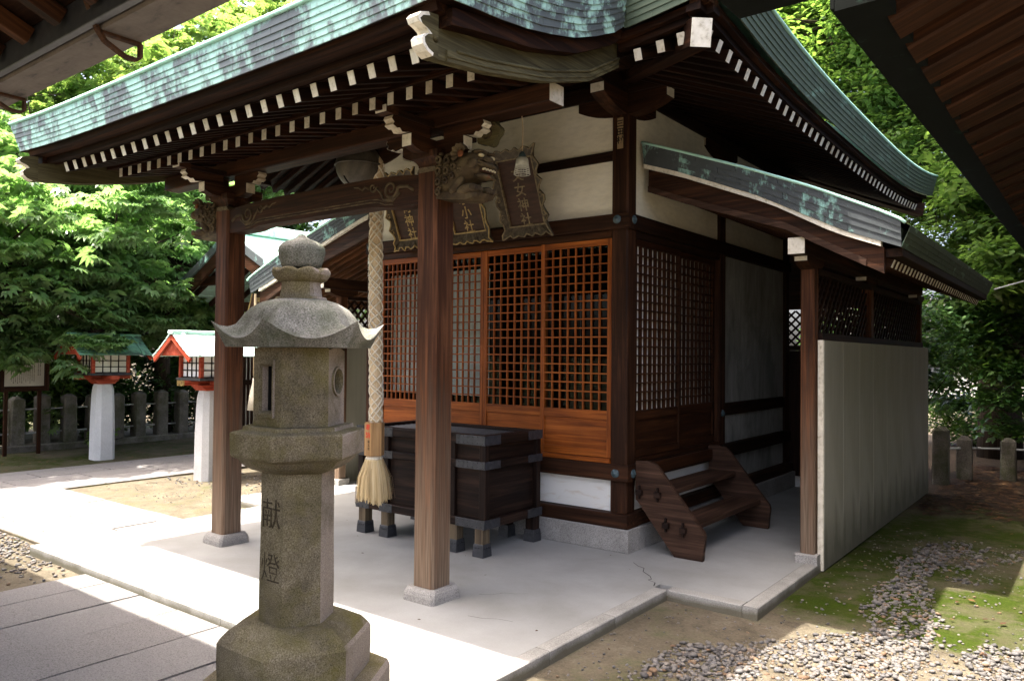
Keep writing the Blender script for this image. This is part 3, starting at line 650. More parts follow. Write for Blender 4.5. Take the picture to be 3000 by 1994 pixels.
# white curtain drawn across the left half behind the glass
n = 90; vs = []; fs = []
for i in range(n + 1):
    x = -2.56 + 1.38 * i / n; y = 2.045 + 0.014 * math.sin(i * 0.9) + 0.008 * math.sin(i * 2.3)
    vs += [(x, y, 1.20), (x, y, 2.44)]
for i in range(n): fs.append((2 * i, 2 * i + 2, 2 * i + 3, 2 * i + 1))
raw('curtain', vs, fs, mat('paper'), hall, True)
for x in (-1.9, -1.2, -0.45): box('interior_post', x - 0.05, x + 0.05, 3.4, 3.5, 0.7, 3.8, dk, hall, 0.004)
box('altar_table', -1.7, -0.6, 3.6, 4.2, 0.7, 1.25, 'doordk', hall, 0.01)

# ------------------------------------------------ bracket arms and wall plates
def boat_arm(cx, cy, along, L, z0, z1, w, parent=hall, name='bracket_arm', ends=(1, 1)):
    pts = []; K = 10
    for i in range(K + 1):
        t = -1 + 2 * i / K; pts.append((t * L, z0 + (z1 - z0) * 0.55 * abs(t) ** 2.2))
    pts += [(L, z1), (-L, z1)]
    if along == 'x': a = prism(name, [(cx + p[0], p[1]) for p in pts], 'y', cy - w / 2, cy + w / 2, W('brown', 'x'), parent)
    else: a = prism(name, [(cy + p[0], p[1]) for p in pts], 'x', cx - w / 2, cx + w / 2, W('brown', 'y'), parent)
    zb = z0 + (z1 - z0) * 0.55
    for s, on in zip((-1, 1), ends):
        if not on: continue
        if along == 'x': box('white_end', *sorted((cx + s * L, cx + s * (L + 0.004))), cy - w / 2 + 0.003, cy + w / 2 - 0.003, zb + 0.004, z1 - 0.003, 'white', a, 0)
        else: box('white_end', cx - w / 2 + 0.003, cx + w / 2 - 0.003, *sorted((cy + s * L, cy + s * (L + 0.004))), zb + 0.004, z1 - 0.003, 'white', a, 0)
    return a
for cx in (CX, mx(CX)):
    boat_arm(cx, CY, 'x', 0.42, 3.62, 3.795, 0.13); boat_arm(cx, CY, 'y', 0.45, 3.622, 3.793, 0.128)
    for cy in (3.93, 6.0): boat_arm(cx, cy, 'y', 0.42, 3.62, 3.795, 0.13)
p = box('wall_plate', mx(0.86), 0.86, CY - 0.07, CY + 0.07, 3.797, 3.93, dk, hall, 0.006)
for x in (0.861, mx(0.865)): box('white_end', x, x + 0.004, CY - 0.066, CY + 0.066, 3.80, 3.927, 'white', p, 0)
for cx in (CX, mx(CX)):
    p = box('wall_plate', cx - 0.07, cx + 0.07, 1.42, CY - 0.072, 3.798, 3.928, dk, hall, 0.006); box('white_end', cx - 0.066, cx + 0.066, 1.415, 1.419, 3.80, 3.925, 'white', p, 0)
    box('wall_plate', cx - 0.07, cx + 0.07, CY + 0.072, 6.5, 3.798, 3.928, dk, hall, 0.006)

# ================================================================== main roof eaves
YB = 7.45; XH = 2.943; YC = (0.45 + YB) / 2; YH = (YB - 0.45) / 2
def main_z(t): return 3.555 + 0.17 * abs(t) ** 3     # underside of the copper edge, t = -1..1 along a side
def main_edge_r(y, k=0.0):                           # right edge; k 0 bottom, 1 top
    t = (y - YC) / YH; return (X0 + XH + 0.055 * k + 0.03 * abs(t) ** 3, y, main_z(t) + 0.225 * k)
def main_edge_f(x, k=0.0):
    t = (x - X0) / XH; return (x, 0.45 - 0.06 * k - 0.02 * abs(t) ** 3, main_z(t) + 0.225 * k)
def quad_tile(name, a, b, c, d, th, nrm, m, parent):
    """thin sheet a-b (lower) c-d (upper), lower lip proud"""
    nrm = Vector(nrm).normalized(); a, b, c, d = map(Vector, (a, b, c, d))
    lo = nrm * th; hi = nrm * (th * 0.25)
    vs = [a + lo, b + lo, c + hi, d + hi, a, b, c, d]
    return raw(name, vs, [(0, 1, 2, 3), (4, 7, 6, 5), (0, 4, 5, 1), (1, 5, 6, 2), (2, 6, 7, 3), (3, 7, 4, 0)], m, parent)
def fascia(fn, t0, t1, ntile, ncourse, nrm, m, parent, name='copper_sheet', th=0.011):
    """fn(t,k) -> point on the leaning copper edge; ncourse courses of ntile overlapping sheets"""
    for j in range(ncourse):
        k0, k1 = j / ncourse, (j + 1) / ncourse; sh = 0.5 * (j % 2) / ntile + random.uniform(-0.06, 0.06) / ntile
        cuts = [0.0] + [min(max((i + 0.0) / ntile + sh, 0), 1) for i in range(1 if sh >= 0 else 1, ntile)] + [1.0]
        for u, v in zip(cuts[:-1], cuts[1:]):
            if v - u < 0.004: continue
            A, B = t0 + (t1 - t0) * u, t0 + (t1 - t0) * v; g = (B - A) * 0.004
            quad_tile(name, fn(A + g, k0 - 0.03), fn(B - g, k0 - 0.03), fn(B - g, k1 + 0.02), fn(A + g, k1 + 0.02), th, nrm, m, parent)
def ribbon(name, fn0, fn1, ts, m, parent, th=None):
    vs = []; fs = []
    for t in ts: vs += [fn0(t), fn1(t)]
    for i in range(len(ts) - 1): fs.append((2 * i, 2 * i + 2, 2 * i + 3, 2 * i + 1))
    return raw(name, vs, fs, m, parent)
fascia(main_edge_r, 0.45, YB, 17, 6, (1, 0, -0.15), mat('copper_side'), hall)
fascia(main_edge_f, 1.20, X0 + XH, 3, 6, (0, -1, -0.15), mat('copper_side'), hall)
def rod(name, fn, ts, r, m, parent, n=6):
    mb = MB(); mb.tube([fn(t) for t in ts], r, n); return mb.build(name, m, parent, True)
TS = [0.45 + (YB - 0.45) * i / 24 for i in range(25)]
rod('copper_rim', lambda t: (main_edge_r(t, 1.05)[0] + 0.006, t, main_edge_r(t, 1.05)[2]), TS, 0.014, mat('copper_rib'), hall)
XS2 = [1.2 + (X0 + XH - 1.2) * i / 6 for i in range(7)]
rod('copper_rim', lambda t: (t, main_edge_f(t, 1.05)[1] - 0.006, main_edge_f(t, 1.05)[2]), XS2, 0.014, mat('copper_rib'), hall)
# backing, hidden left and rear edges, and the hipped roof surface
XL = [mx(X0 + XH) + (2 * XH) * i / 20 for i in range(21)]
bk = MB()
def rib2(f0, f1, ts):
    vs = []; fs = []
    for t in ts: vs += [f0(t), f1(t)]
    for i in range(len(ts) - 1): fs.append((2 * i, 2 * i + 2, 2 * i + 3, 2 * i + 1))
    bk.add(vs, fs)
XR = [1.17 + (X0 + XH - 1.17) * i / 6 for i in range(7)]
rib2(lambda y: (main_edge_r(y, 0)[0] - 0.006, y, main_edge_r(y, 0)[2]), lambda y: (main_edge_r(y, 1)[0] - 0.006, y, main_edge_r(y, 1)[2]), TS)
rib2(lambda y: (mx(main_edge_r(y, 0)[0]), y, main_edge_r(y, 0)[2]), lambda y: (mx(main_edge_r(y, 1)[0]), y, main_edge_r(y, 1)[2]), TS)
rib2(lambda x: (x, main_edge_f(x, 0)[1] + 0.006, main_edge_f(x, 0)[2]), lambda x: (x, main_edge_f(x, 1)[1] + 0.006, main_edge_f(x, 1)[2]), XR)
rib2(lambda x: (mx(x), main_edge_f(x, 0)[1], main_edge_f(x, 0)[2]), lambda x: (mx(x), main_edge_f(x, 1)[1], main_edge_f(x, 1)[2]), XR)
rib2(lambda x: (x, 2 * YC - main_edge_f(x, 0)[1], main_edge_f(x, 0)[2]), lambda x: (x, 2 * YC - main_edge_f(x, 1)[1], main_edge_f(x, 1)[2]), XL)
bk.build('roof_edge_backing', mat('copper_side'), hall)
rs = MB()
RID = (2.9, 5.0, 6.4)
for s in range(10):                                  # concave hipped slopes
    u0, u1 = s / 10, (s + 1) / 10
    def P(side, t, u):
        zr = RID[2]
        if side == 'r': e = Vector(main_edge_r(0.45 + (YB - 0.45) * t, 1.0)); q = Vector((X0, RID[0] + (RID[1] - RID[0]) * t, zr))
        elif side == 'l': e = Vector(main_edge_r(0.45 + (YB - 0.45) * t, 1.0)); e.x = mx(e.x); q = Vector((X0, RID[0] + (RID[1] - RID[0]) * t, zr))
        elif side == 'f': e = Vector(main_edge_f(mx(X0 + XH) + 2 * XH * t, 1.0)); q = Vector((X0, RID[0], zr))
        else: e = Vector(main_edge_f(mx(X0 + XH) + 2 * XH * t, 1.0)); e.y = 2 * YC - e.y; q = Vector((X0, RID[1], zr))
        p = e.lerp(q, u); p.z = e.z + (q.z - e.z) * (0.72 * u + 0.28 * u * u); return p
    for side in 'rlfb':
        if side == 'f' and u1 <= 0.31:
            tt = [0, 0.1, 0.2, 0.9, 1.0]; segs = [(0, .05), (.05, .1), (0.9, 0.95), (0.95, 1.0)]
        else: segs = [(i / 16, (i + 1) / 16) for i in range(16)]
        for a, b in segs: rs.add([P(side, a, u0), P(side, b, u0), P(side, b, u1), P(side, a, u1)], [(0, 1, 2, 3)])
rs.build('roof_slopes', mat('copper_top'), hall)
bar('ridge_cap', (X0, RID[0] - 0.4, RID[2] + 0.1), (X0, RID[1] + 0.4, RID[2] + 0.1), 0.34, 0.4, 'copper_side', hall, 0.03)
# eave boards under the copper, rafters, soffit
def eb(name, x_in, x_out, z0, z1, m):               # board running round right side and the right end of the front
    vs = []; fs = []
    for y in TS:
        t = (y - YC) / YH; u = 0.17 * abs(t) ** 3
        vs += [(x_in, y, z0 + u), (x_out, y, z0 + u), (x_out, y, z1 + u), (x_in, y, z1 + u)]
    for i in range(len(TS) - 1):
        for k in range(4): fs.append((4 * i + k, 4 * i + (k + 1) % 4, 4 * i + 4 + (k + 1) % 4, 4 * i + 4 + k))
    fs += [(0, 1, 2, 3), tuple(len(vs) - 4 + k for k in (3, 2, 1, 0))]
    raw(name, vs, fs, m, hall)
eb('eave_board', 1.60, 1.715, 3.512, 3.556, W('eavered', 'y')); eb('eave_board', 1.58, 1.672, 3.468, 3.511, W('eave', 'y'))
def ebf(name, y_in, y_out, z0, z1, m):
    vs = []; fs = []; xs = [1.08 + (1.72 - 1.08) * i / 6 for i in range(7)]
    for x in xs:
        t = (x - X0) / XH; u = 0.17 * abs(t) ** 3
        vs += [(x, y_in, z0 + u), (x, y_out, z0 + u), (x, y_out, z1 + u), (x, y_in, z1 + u)]
    for i in range(len(xs) - 1):
        for k in range(4): fs.append((4 * i + k, 4 * i + (k + 1) % 4, 4 * i + 4 + (k + 1) % 4, 4 * i + 4 + k))
    fs += [(0, 1, 2, 3), tuple(len(vs) - 4 + k for k in (3, 2, 1, 0))]
    raw(name, vs, fs, m, hall)
ebf('eave_board', 0.60, 0.485, 3.513, 3.5555, W('eavered', 'x')); ebf('eave_board', 0.62, 0.528, 3.469, 3.512, W('eave', 'x'))
SLOPE = 0.40
WEND = {}
def white_cap(name, parent, c, d, rot=None):
    o = link(name, box_mesh(d, mat('white'), 0), parent, Vector(c) - origin(parent)); 
    if rot: o.rotation_euler = rot
    return o
N_SIDE = 42
for i in range(N_SIDE):
    y = 0.64 + i * 0.158; t = (y - YC) / YH; u = 0.13 * abs(t) ** 3
    xi = 0.36 if 1.9 < y < 6.05 else 0.36 + min(1.0, (1.9 - y if y <= 1.9 else y - 6.05) * 0.95)
    r = bar('rafter', (xi, y, 3.437 + u + (1.643 - xi) * SLOPE), (1.643, y, 3.437 + u), 0.052, 0.074, 'eave', hall, 0.003)
    o = link('white_end', box_mesh((0.004, 0.050, 0.072), mat('white'), 0), r, (((Vector((1.643, y, 0)) - Vector((xi, y, 0))).length / math.cos(math.atan(SLOPE))) / 2 + 0.002, 0, 0))
for x in (1.205, 1.362, 1.50):
    u = 0.13 * abs((x - X0) / XH) ** 3
    r = bar('rafter', (x, 1.2, 3.437 + u + 0.64 * SLOPE), (x, 0.56, 3.437 + u), 0.052, 0.074, 'eave', hall, 0.003)
    link('white_end', box_mesh((0.004, 0.050, 0.072), mat('white'), 0), r, (0.32 / math.cos(math.atan(SLOPE)) + 0.002, 0, 0))
h_ = bar('hip_rafter', (CX, CY, 3.99), (1.655, 0.50, 3.515), 0.125, 0.165, 'eavered', hall, 0.006)
L_ = (Vector((CX, CY, 3.99)) - Vector((1.655, 0.50, 3.515))).length
link('white_end', box_mesh((0.005, 0.122, 0.162), mat('white'), 0), h_, (L_ / 2 + 0.0025, 0, 0))
bar('hip_rafter', (CX, 6.0, 3.99), (1.66, 7.4, 3.53), 0.125, 0.165, 'brown', hall, 0.006)
# soffit boards above the rafters
def soff(y0, y1, n):
    vs = []; fs = []
    for i in range(n + 1):
        y = y0 + (y1 - y0) * i / n; t = (y - YC) / YH; u = 0.13 * abs(t) ** 3
        xi = 0.30 if 1.9 < y < 6.05 else 0.30 + min(1.2, (1.9 - y if y <= 1.9 else y - 6.05) * 0.93)
        vs += [(xi, y, 3.479 + u + (1.643 - xi) * SLOPE), (1.62, y, 3.479 + u + 0.023 * SLOPE)]
    for i in range(n): fs.append((2 * i, 2 * i + 2, 2 * i + 3, 2 * i + 1))
    raw('soffit', vs, fs, W('eave', 'y'), hall)
soff(0.6, 7.35, 30)
vs = [(1.05, 0.58, 3.52), (1.62, 0.58, 3.60), (CX, CY, 4.06), (-0.2, CY, 4.06), (1.05, 0.9, 3.66)]
raw('soffit', vs, [(0, 1, 2, 3, 4)], W('eave', 'x'), hall)

# dark board that closes the gap between porch ceiling and main eave, and the plain left eave
for sx_ in (1, -1):
    q = [(x if sx_ > 0 else mx(x)) for x in (1.022, 1.040)]
    prism('closing_board', [(0.40, 3.40), (0.62, 3.46), (1.0, 3.64), (1.93, 4.0), (1.93, 4.9), (1.0, 4.35), (0.62, 3.90), (0.40, 3.75)], 'x', min(q), max(q), W('eave', 'y'), hall)
vs = []; fs = []
for i in range(31):
    y = 0.6 + 6.75 * i / 30; t = (y - YC) / YH; u = 0.13 * abs(t) ** 3
    xi = 0.30 if 1.9 < y < 6.05 else 0.30 + min(1.2, (1.9 - y if y <= 1.9 else y - 6.05) * 0.93)
    vs += [(mx(xi), y, 3.479 + u + (1.643 - xi) * SLOPE), (mx(1.70), y, 3.479 + u)]
for i in range(30): fs.append((2 * i, 2 * i + 2, 2 * i + 3, 2 * i + 1))
raw('soffit', vs, fs, W('eave', 'y'), hall)
raw('soffit', [(mx(1.05), 0.50, 3.50), (mx(1.70), 0.50, 3.60), (mx(CX), CY, 4.06), (mx(-0.2), CY, 4.06), (mx(1.05), 0.9, 3.66)], [(0, 1, 2, 3, 4)], W('eave', 'x'), hall)
for i in range(14):
    y = 0.64 + i * 0.158; u = 0.13 * abs((y - YC) / YH) ** 3; xi = 0.36 if y > 1.9 else 0.36 + min(1.0, (1.9 - y) * 0.95)
    bar('rafter', (mx(xi), y, 3.437 + u + (1.643 - xi) * SLOPE), (mx(1.643), y, 3.437 + u), 0.052, 0.074, 'eave', hall, 0.003)
# dark boards added to make the room look unlit through the doors
box('interior_lining', mx(CX) + 0.06, mx(CX) + 0.075, 2.06, 5.93, 0.7, 3.8, 'dark', hall, 0)
box('interior_lining', -2.6, 0.22, 5.92, 5.94, 0.7, 3.8, 'dark', hall, 0)
box('interior_lining', CX - 0.075, CX - 0.06, 4.0, 5.91, 0.7, 3.8, 'dark', hall, 0)

box('infill_board', mx(1.02), 1.02, 1.95, 1.965, 3.931, 4.14, 'eave', hall, 0)
for cx in (CX, mx(CX)): box('infill_board', cx - 0.008, cx + 0.008, 1.968, 6.05, 3.929, 4.05, 'eave', hall, 0)
# ================================================================== porch
PW, PS = 0.182, -2.386                               # pillar width, left pillar x
for cx in (0.0, PS):
    o = box('porch_pillar', cx - PW / 2, cx + PW / 2, -PW / 2, PW / 2, 0.084, 2.80, 'pillar', hall, 0.017)
    # rounded top of the pillar
    prism('pillar_head', [(cx - PW / 2 + 0.001, 2.80), (cx + PW / 2 - 0.001, 2.80), (cx + PW / 2 - 0.02, 2.832), (cx - PW / 2 + 0.035, 2.835), (cx - PW / 2 + 0.012, 2.825)], 'y', -PW / 2 + 0.002, PW / 2 - 0.002, W('grey', 'y'), hall)
    mb = MB(); a, b = 0.141, 0.118; zz = [(-0.003, a), (0.035, a - 0.002), (0.062, a - 0.010), (0.083, b)]
    for z, h in zz:
        c = 0.02
        mb.v += [(cx + h - c, -h, z), (cx + h, -h + c, z), (cx + h, h - c, z), (cx + h - c, h, z), (cx - h + c, h, z), (cx - h, h - c, z), (cx - h, -h + c, z), (cx - h + c, -h, z)]
    for i in range(3): mb.f += [(8 * i + k, 8 * i + (k + 1) % 8, 8 * i + 8 + (k + 1) % 8, 8 * i + 8 + k) for k in range(8)]
    mb.f += [tuple(range(24, 32))]; mb.build('pillar_base_stone', mat('granite'), hall)
# arched tie beam between the pillars
xa, xb = PS + PW / 2, -PW / 2; K = 28; lo = []; hi = []
for i in range(K + 1):
    t = i / K; x = xa + (xb - xa) * t; s = 2 * t - 1
    e = min(t, 1 - t)
    lo.append((x, 2.606 + (0.024 * min(1, max(0, (e - 0.13) / 0.06)))))
    hi.append((x, 2.800 + 0.034 * (1 - s ** 4)))
beam = band('arched_beam', lo, hi, 'y', -0.072, 0.062, W('brown', 'x'), hall)
def carve_tube(pts, r, parent, name='scroll_carving', m='carve', n=6):
    mb = MB(); mb.tube(pts, r, n); return mb.build(name, mat(m), parent, True)
def spiral(cx, cz, r0, turns, s, a0, y, n=22):
    out = []
    for i in range(n + 1):
        t = i / n; a = a0 + s * turns * 2 * math.pi * t; r = r0 * (1 - 0.82 * t); out.append((cx + r * math.cos(a), y, cz + r * math.sin(a)))
    return out
for side in (-1, 1):
    xm = (xa + xb) / 2
    def fx(d): return xm + side * d                  # d measured from the middle of the beam
    Y = -0.073
    tail = [(fx(1.06), Y, 2.70), (fx(1.0), Y, 2.735), (fx(0.93), Y, 2.74)]
    carve_tube(tail + spiral(fx(0.84), 2.735, 0.07, 1.5, -side, (0 if side > 0 else math.pi), Y), [0.012] * 3 + [0.013 - 0.007 * i / 22 for i in range(23)], beam)
    carve_tube([(fx(0.93), Y, 2.70), (fx(0.86), Y, 2.655), (fx(0.77), Y, 2.67), (fx(0.74), Y, 2.72), (fx(0.70), Y, 2.755)], [0.011, 0.012, 0.011, 0.010, 0.008], beam)
    carve_tube(spiral(fx(0.66), 2.768, 0.038, 1.2, -side, (0 if side > 0 else math.pi), Y, 14), [0.010 - 0.005 * i / 14 for i in range(15)], beam)
    carve_tube([(fx(0.62), Y, 2.76), (fx(0.58), Y, 2.78), (fx(0.55), Y, 2.76), (fx(0.51), Y, 2.785), (fx(0.46), Y, 2.79)], [0.009, 0.008, 0.008, 0.006, 0.004], beam)
for dz, r in ((0.022, 0.006), (0.040, 0.005)):        # mouldings along the bottom
    carve_tube([(p[0], -0.073, p[1] + dz + 0.012 * (1 if 0.16 < i / K < 0.84 else 0)) for i, p in enumerate(lo) if 2 < i < K - 2], r, beam, 'moulding')
# brackets on the pillars
def porch_bracket(cx, out):
    b = MB()                                         # bearing block, narrower foot with hollow sides
    for z, h in ((2.836, 0.082), (2.85, 0.083), (2.87, 0.095), (2.893, 0.118), (2.935, 0.122)):
        b.v += [(cx - h, -h, z), (cx + h, -h, z), (cx + h, h, z), (cx - h, h, z)]
    for i in range(4): b.f += [(4 * i + k, 4 * i + (k + 1) % 4, 4 * i + 4 + (k + 1) % 4, 4 * i + 4 + k) for k in range(4)]
    b.f += [(3, 2, 1, 0), (16, 17, 18, 19)]
    blk = b.build('bearing_block', W('brown', 'z'), hall)
    def arm(along, L, z0, z1, w, name):
        prof = [(-L, z1), (-L, z0 + 0.035), (-L + 0.03, z0 + 0.018), (-L + 0.09, z0), (L - 0.09, z0), (L - 0.03, z0 + 0.018), (L, z0 + 0.035), (L, z1)]
        if along == 'x': a = prism(name, [(cx + p[0], p[1]) for p in prof], 'y', -w / 2, w / 2, W('brown', 'x'), hall)
        else: a = prism(name, prof, 'x', cx - w / 2, cx + w / 2, W('brown', 'y'), hall)
        for s in (-1, 1):
            if along == 'x': box('white_end', *sorted((cx + s * L, cx + s * (L + 0.004))), -w / 2 + 0.002, w / 2 - 0.002, z0 + 0.02, z1 - 0.002, 'white', a, 0)
            else: box('white_end', cx - w / 2 + 0.002, cx + w / 2 - 0.002, *sorted((s * L, s * (L + 0.004))), z0 + 0.02, z1 - 0.002, 'white', a, 0)
        return a
    arm('x', 0.275, 2.912, 3.012, 0.085, 'bracket_arm'); arm('y', 0.275, 2.913, 3.011, 0.083, 'bracket_arm')
    # carved upper noses, wavy outline with a whitened face
    for along, s in (('x', 1), ('x', -1), ('y', -1)):
        w = 0.075; top = [(0.10, 3.088), (0.43, 3.088)]; bot = [(0.44, 3.066), (0.418, 3.048), (0.43, 3.03), (0.395, 3.016), (0.372, 3.022), (0.352, 3.002), (0.318, 3.006), (0.29, 3.014), (0.10, 3.014)]
        pts = [(s * u, z) for u, z in top + bot]
        if along == 'x': a = prism('carved_nose', [(cx + p[0], p[1]) for p in pts], 'y', -w / 2, w / 2, W('brown', 'x'), hall)
        else: a = prism('carved_nose', pts, 'x', cx - w / 2, cx + w / 2, W('brown', 'y'), hall)
        e = [(s * u, z) for u, z in [(0.43, 3.088)] + bot[:8]]; n = len(e); vs = []
        for u, z in e:
            u2 = u + s * 0.004
            vs += ([(cx + u2, -w / 2 - 0.001, z - 0.003), (cx + u2, w / 2 + 0.001, z - 0.003)] if along == 'x' else [(cx - w / 2 - 0.001, u2, z - 0.003), (cx + w / 2 + 0.001, u2, z - 0.003)])
        raw('white_face', vs, [(2 * i, 2 * i + 2, 2 * i + 3, 2 * i + 1) for i in range(n - 1)], mat('white'), a)
    # small top block in front
    t = box('cushion_block', cx - 0.05, cx + 0.05, -0.50, -0.40, 3.089, 3.135, 'brown', hall, 0.006)
    box('white_end', cx - 0.047, cx + 0.047, -0.504, -0.5005, 3.091, 3.133, 'white', t, 0)
    box('cushion_block', cx - 0.048, cx + 0.048, -0.40, 0.36, 3.089, 3.128, dk, hall, 0.004)
    # cloud-shaped board behind the bracket
    cl = []
    for i in range(26):
        a = 2 * math.pi * i / 26; r = 0.088 + 0.010 * math.cos(5 * a); cl.append((cx + out * 0.40 + r * 1.05 * math.cos(a), 3.03 + r * math.sin(a)))
    c_ = prism('cloud_board', cl, 'y', 0.05, 0.10, W('olive', 'x'), hall)
    mb = MB(); mb.tube(spiral(cx + out * 0.40, 3.03, 0.062, 1.4, 1, 0.5, 0.048), 0.008, 5); mb.build('cloud_scroll', mat('carve'), c_, True)
porch_bracket(0.0, 1); porch_bracket(PS, -1); porch_cl2 = None
# purlin over the brackets
pur = box('purlin', mx(0.965), 0.965, -0.075, 0.075, 3.090, 3.212, 'brown', hall, 0.008)
box('white_end', 0.9655, 0.9695, -0.071, 0.071, 3.094, 3.208, 'white', pur, 0); box('white_end', mx(0.9695), mx(0.9655), -0.071, 0.071, 3.094, 3.208, 'white', pur, 0)
# rafters, two tiers
PH = 2.36
def up(x): return 0.030 * abs((x - X0) / PH) ** 4
NR = 26; SP = 0.158
for i in range(-1, NR + 1):
    x = X0 + (i - 12.5) * SP; u = up(x)
    if 0 <= i < NR:
        r = bar('flying_rafter', (x, -0.30, 3.088 + 0.70 * 0.33 + u), (x, -1.0, 3.088 + u), 0.050, 0.074, 'eave', hall, 0.003)
        link('white_end', box_mesh((0.004, 0.048, 0.072), mat('white'), 0), r, (0.35 * math.hypot(1, 0.33) + 0.002, 0, 0))
    pth = [(-0.562, 3.125), (0.0, 3.252), (0.45, 3.43), (1.0, 3.665), (1.92, 4.02)]
    w, h = 0.025, 0.037; vs = []; fs = []
    for y, z in pth: vs += [(x - w, y, z - h + u), (x + w, y, z - h + u), (x + w, y, z + h + u), (x - w, y, z + h + u)]
    for k in range(len(pth) - 1): fs += [(4 * k + j, 4 * k + (j + 1) % 4, 4 * k + 4 + (j + 1) % 4, 4 * k + 4 + j) for j in range(4)]
    fs += [(0, 1, 2, 3), tuple(len(vs) - 4 + j for j in (3, 2, 1, 0))]
    if 0 <= i < NR:
        r = raw('rafter', vs, fs, W('eavered', 'y'), hall)
        box('white_end', x - 0.024, x + 0.024, -0.5665, -0.5625, 3.125 - 0.036 + u, 3.125 + 0.036 + u, 'white', r, 0)
def strip_x(name, sec, x0, x1, m, parent=hall, n=24, kind=None):
    """section (y,z) loop run along x following the eave's upturn"""
    vs = []; fs = []; q = len(sec)
    for i in range(n + 1):
        x = x0 + (x1 - x0) * i / n; u = up(x); vs += [(x, y, z + u) for y, z in sec]
    for i in range(n): fs += [(q * i + k, q * i + (k + 1) % q, q * i + q + (k + 1) % q, q * i + q + k) for k in range(q)]
    fs += [tuple(range(q)), tuple(len(vs) - 1 - k for k in range(q))]
    return raw(name, vs, fs, m, parent)
PL, PR = X0 - 2.22, X0 + 2.22
strip_x('eave_board', [(-1.065, 3.128), (-0.97, 3.135), (-0.97, 3.172), (-1.065, 3.172)], PL, PR, W('eave', 'x'))
strip_x('eave_board', [(-1.16, 3.173), (-0.97, 3.173), (-0.97, 3.214), (-1.175, 3.214)], PL - 0.06, PR + 0.06, W('eavered', 'x'))
strip_x('mid_eave_board', [(-0.585, 3.164), (-0.50, 3.178), (-0.50, 3.212), (-0.585, 3.205)], PL, PR, W('eavered', 'x'))
strip_x('soffit', [(-1.0, 3.127), (-0.27, 3.372), (-0.27, 3.38), (-1.0, 3.135)], PL, PR, W('eave', 'x'))
strip_x('soffit', [(-0.54, 3.17), (0.0, 3.291), (0.45, 3.469), (1.0, 3.704), (1.92, 4.059), (1.92, 4.07), (1.0, 3.715), (0.45, 3.48), (0.0, 3.30), (-0.54, 3.18)], PL, PR, W('eavered', 'y'))
# copper edge of the porch roof: front and right verge
ZV = [(-1.2, 3.205), (-0.884, 3.26), (-0.461, 3.319), (-0.033, 3.427), (0.381, 3.61), (0.582, 3.758)]
def zv(y): return interp(ZV, y)
def pf(x, k): u = up(x); return (x + 0.055 * k * (x - X0) / PH, -1.20 - 0.056 * k, 3.214 + u * 1.2 + 0.205 * k)
fascia(pf, X0 - PH, X0 + PH, 15, 6, (0, -1, -0.2), mat('copper_front'), hall)
def pv(y, k): return (1.160 + 0.06 * k, y - 0.045 * k * max(0, min(1, (0.2 - y) / 1.4)), zv(y) + 0.03 * max(0, min(1, (-0.8 - y) / 0.4)) + 0.215 * k)
fascia(pv, -1.2, 0.56, 8, 6, (1, 0, -0.2), mat('copper_verge'), hall)
YV = [-1.2 + 1.78 * i / 14 for i in range(15)]
XF = [X0 - PH + 2 * PH * i / 24 for i in range(25)]
rod('copper_rim', lambda x: (pf(x, 1.06)[0], pf(x, 1.06)[1] - 0.006, pf(x, 1.06)[2]), XF, 0.014, mat('copper_rib'), hall)
rod('copper_rim', lambda y: (pv(y, 1.06)[0] + 0.004, pv(y, 1.06)[1], pv(y, 1.06)[2]), YV, 0.014, mat('copper_rib'), hall)
bk = MB()
rib2(lambda x: (pf(x, 0)[0], pf(x, 0)[1] + 0.005, pf(x, 0)[2]), lambda x: (pf(x, 1)[0], pf(x, 1)[1] + 0.005, pf(x, 1)[2]), XF)
rib2(lambda y: (pv(y, 0)[0] - 0.005, *pv(y, 0)[1:]), lambda y: (pv(y, 1)[0] - 0.005, *pv(y, 1)[1:]), YV)
rib2(lambda y: (mx(pv(y, 0)[0]), *pv(y, 0)[1:]), lambda y: (mx(pv(y, 1)[0]), *pv(y, 1)[1:]), YV)
bk.build('roof_edge_backing', mat('copper_side'), hall); bk = MB()
rib2(lambda x: (pf(x, 0)[0], pf(x, 0)[1] + 0.004, pf(x, 0)[2] + 0.001), lambda x: (pf(x, 0)[0], -1.0, pf(x, 0)[2] + 0.001), XF)
rib2(lambda y: (pv(y, 0)[0] - 0.004, y, pv(y, 0)[2] + 0.001), lambda y: (0.96, y, pv(y, 0)[2] + 0.001), YV)
rib2(lambda y: (mx(pv(y, 0)[0] - 0.004), y, pv(y, 0)[2] + 0.001), lambda y: (mx(0.96), y, pv(y, 0)[2] + 0.001), YV)
bk.build('eave_underside', W('eave', 'y'), hall)
# upper surface of the porch roof running up into the main roof
vs = []; fs = []; ny = 20
for j in range(ny + 1):
    y = -1.256 + 3.3 * j / ny; zt = (zv(y) + 0.214) if y < 0.5 else (zv(0.5) + 0.214 + (y - 0.5) * 0.62)
    for i in range(25):
        x = X0 - PH - 0.055 + (2 * PH + 0.11) * i / 24; vs.append((x, y, zt + up(x) * 1.2 * max(0, 1 - j / 6) + 0.05 * math.sin(math.pi * i / 24)))
for j in range(ny):
    for i in range(24): fs.append((25 * j + i, 25 * j + i + 1, 25 * j + 26 + i, 25 * j + 25 + i))
raw('porch_roof_surface', vs, fs, mat('copper_top'), hall, True)
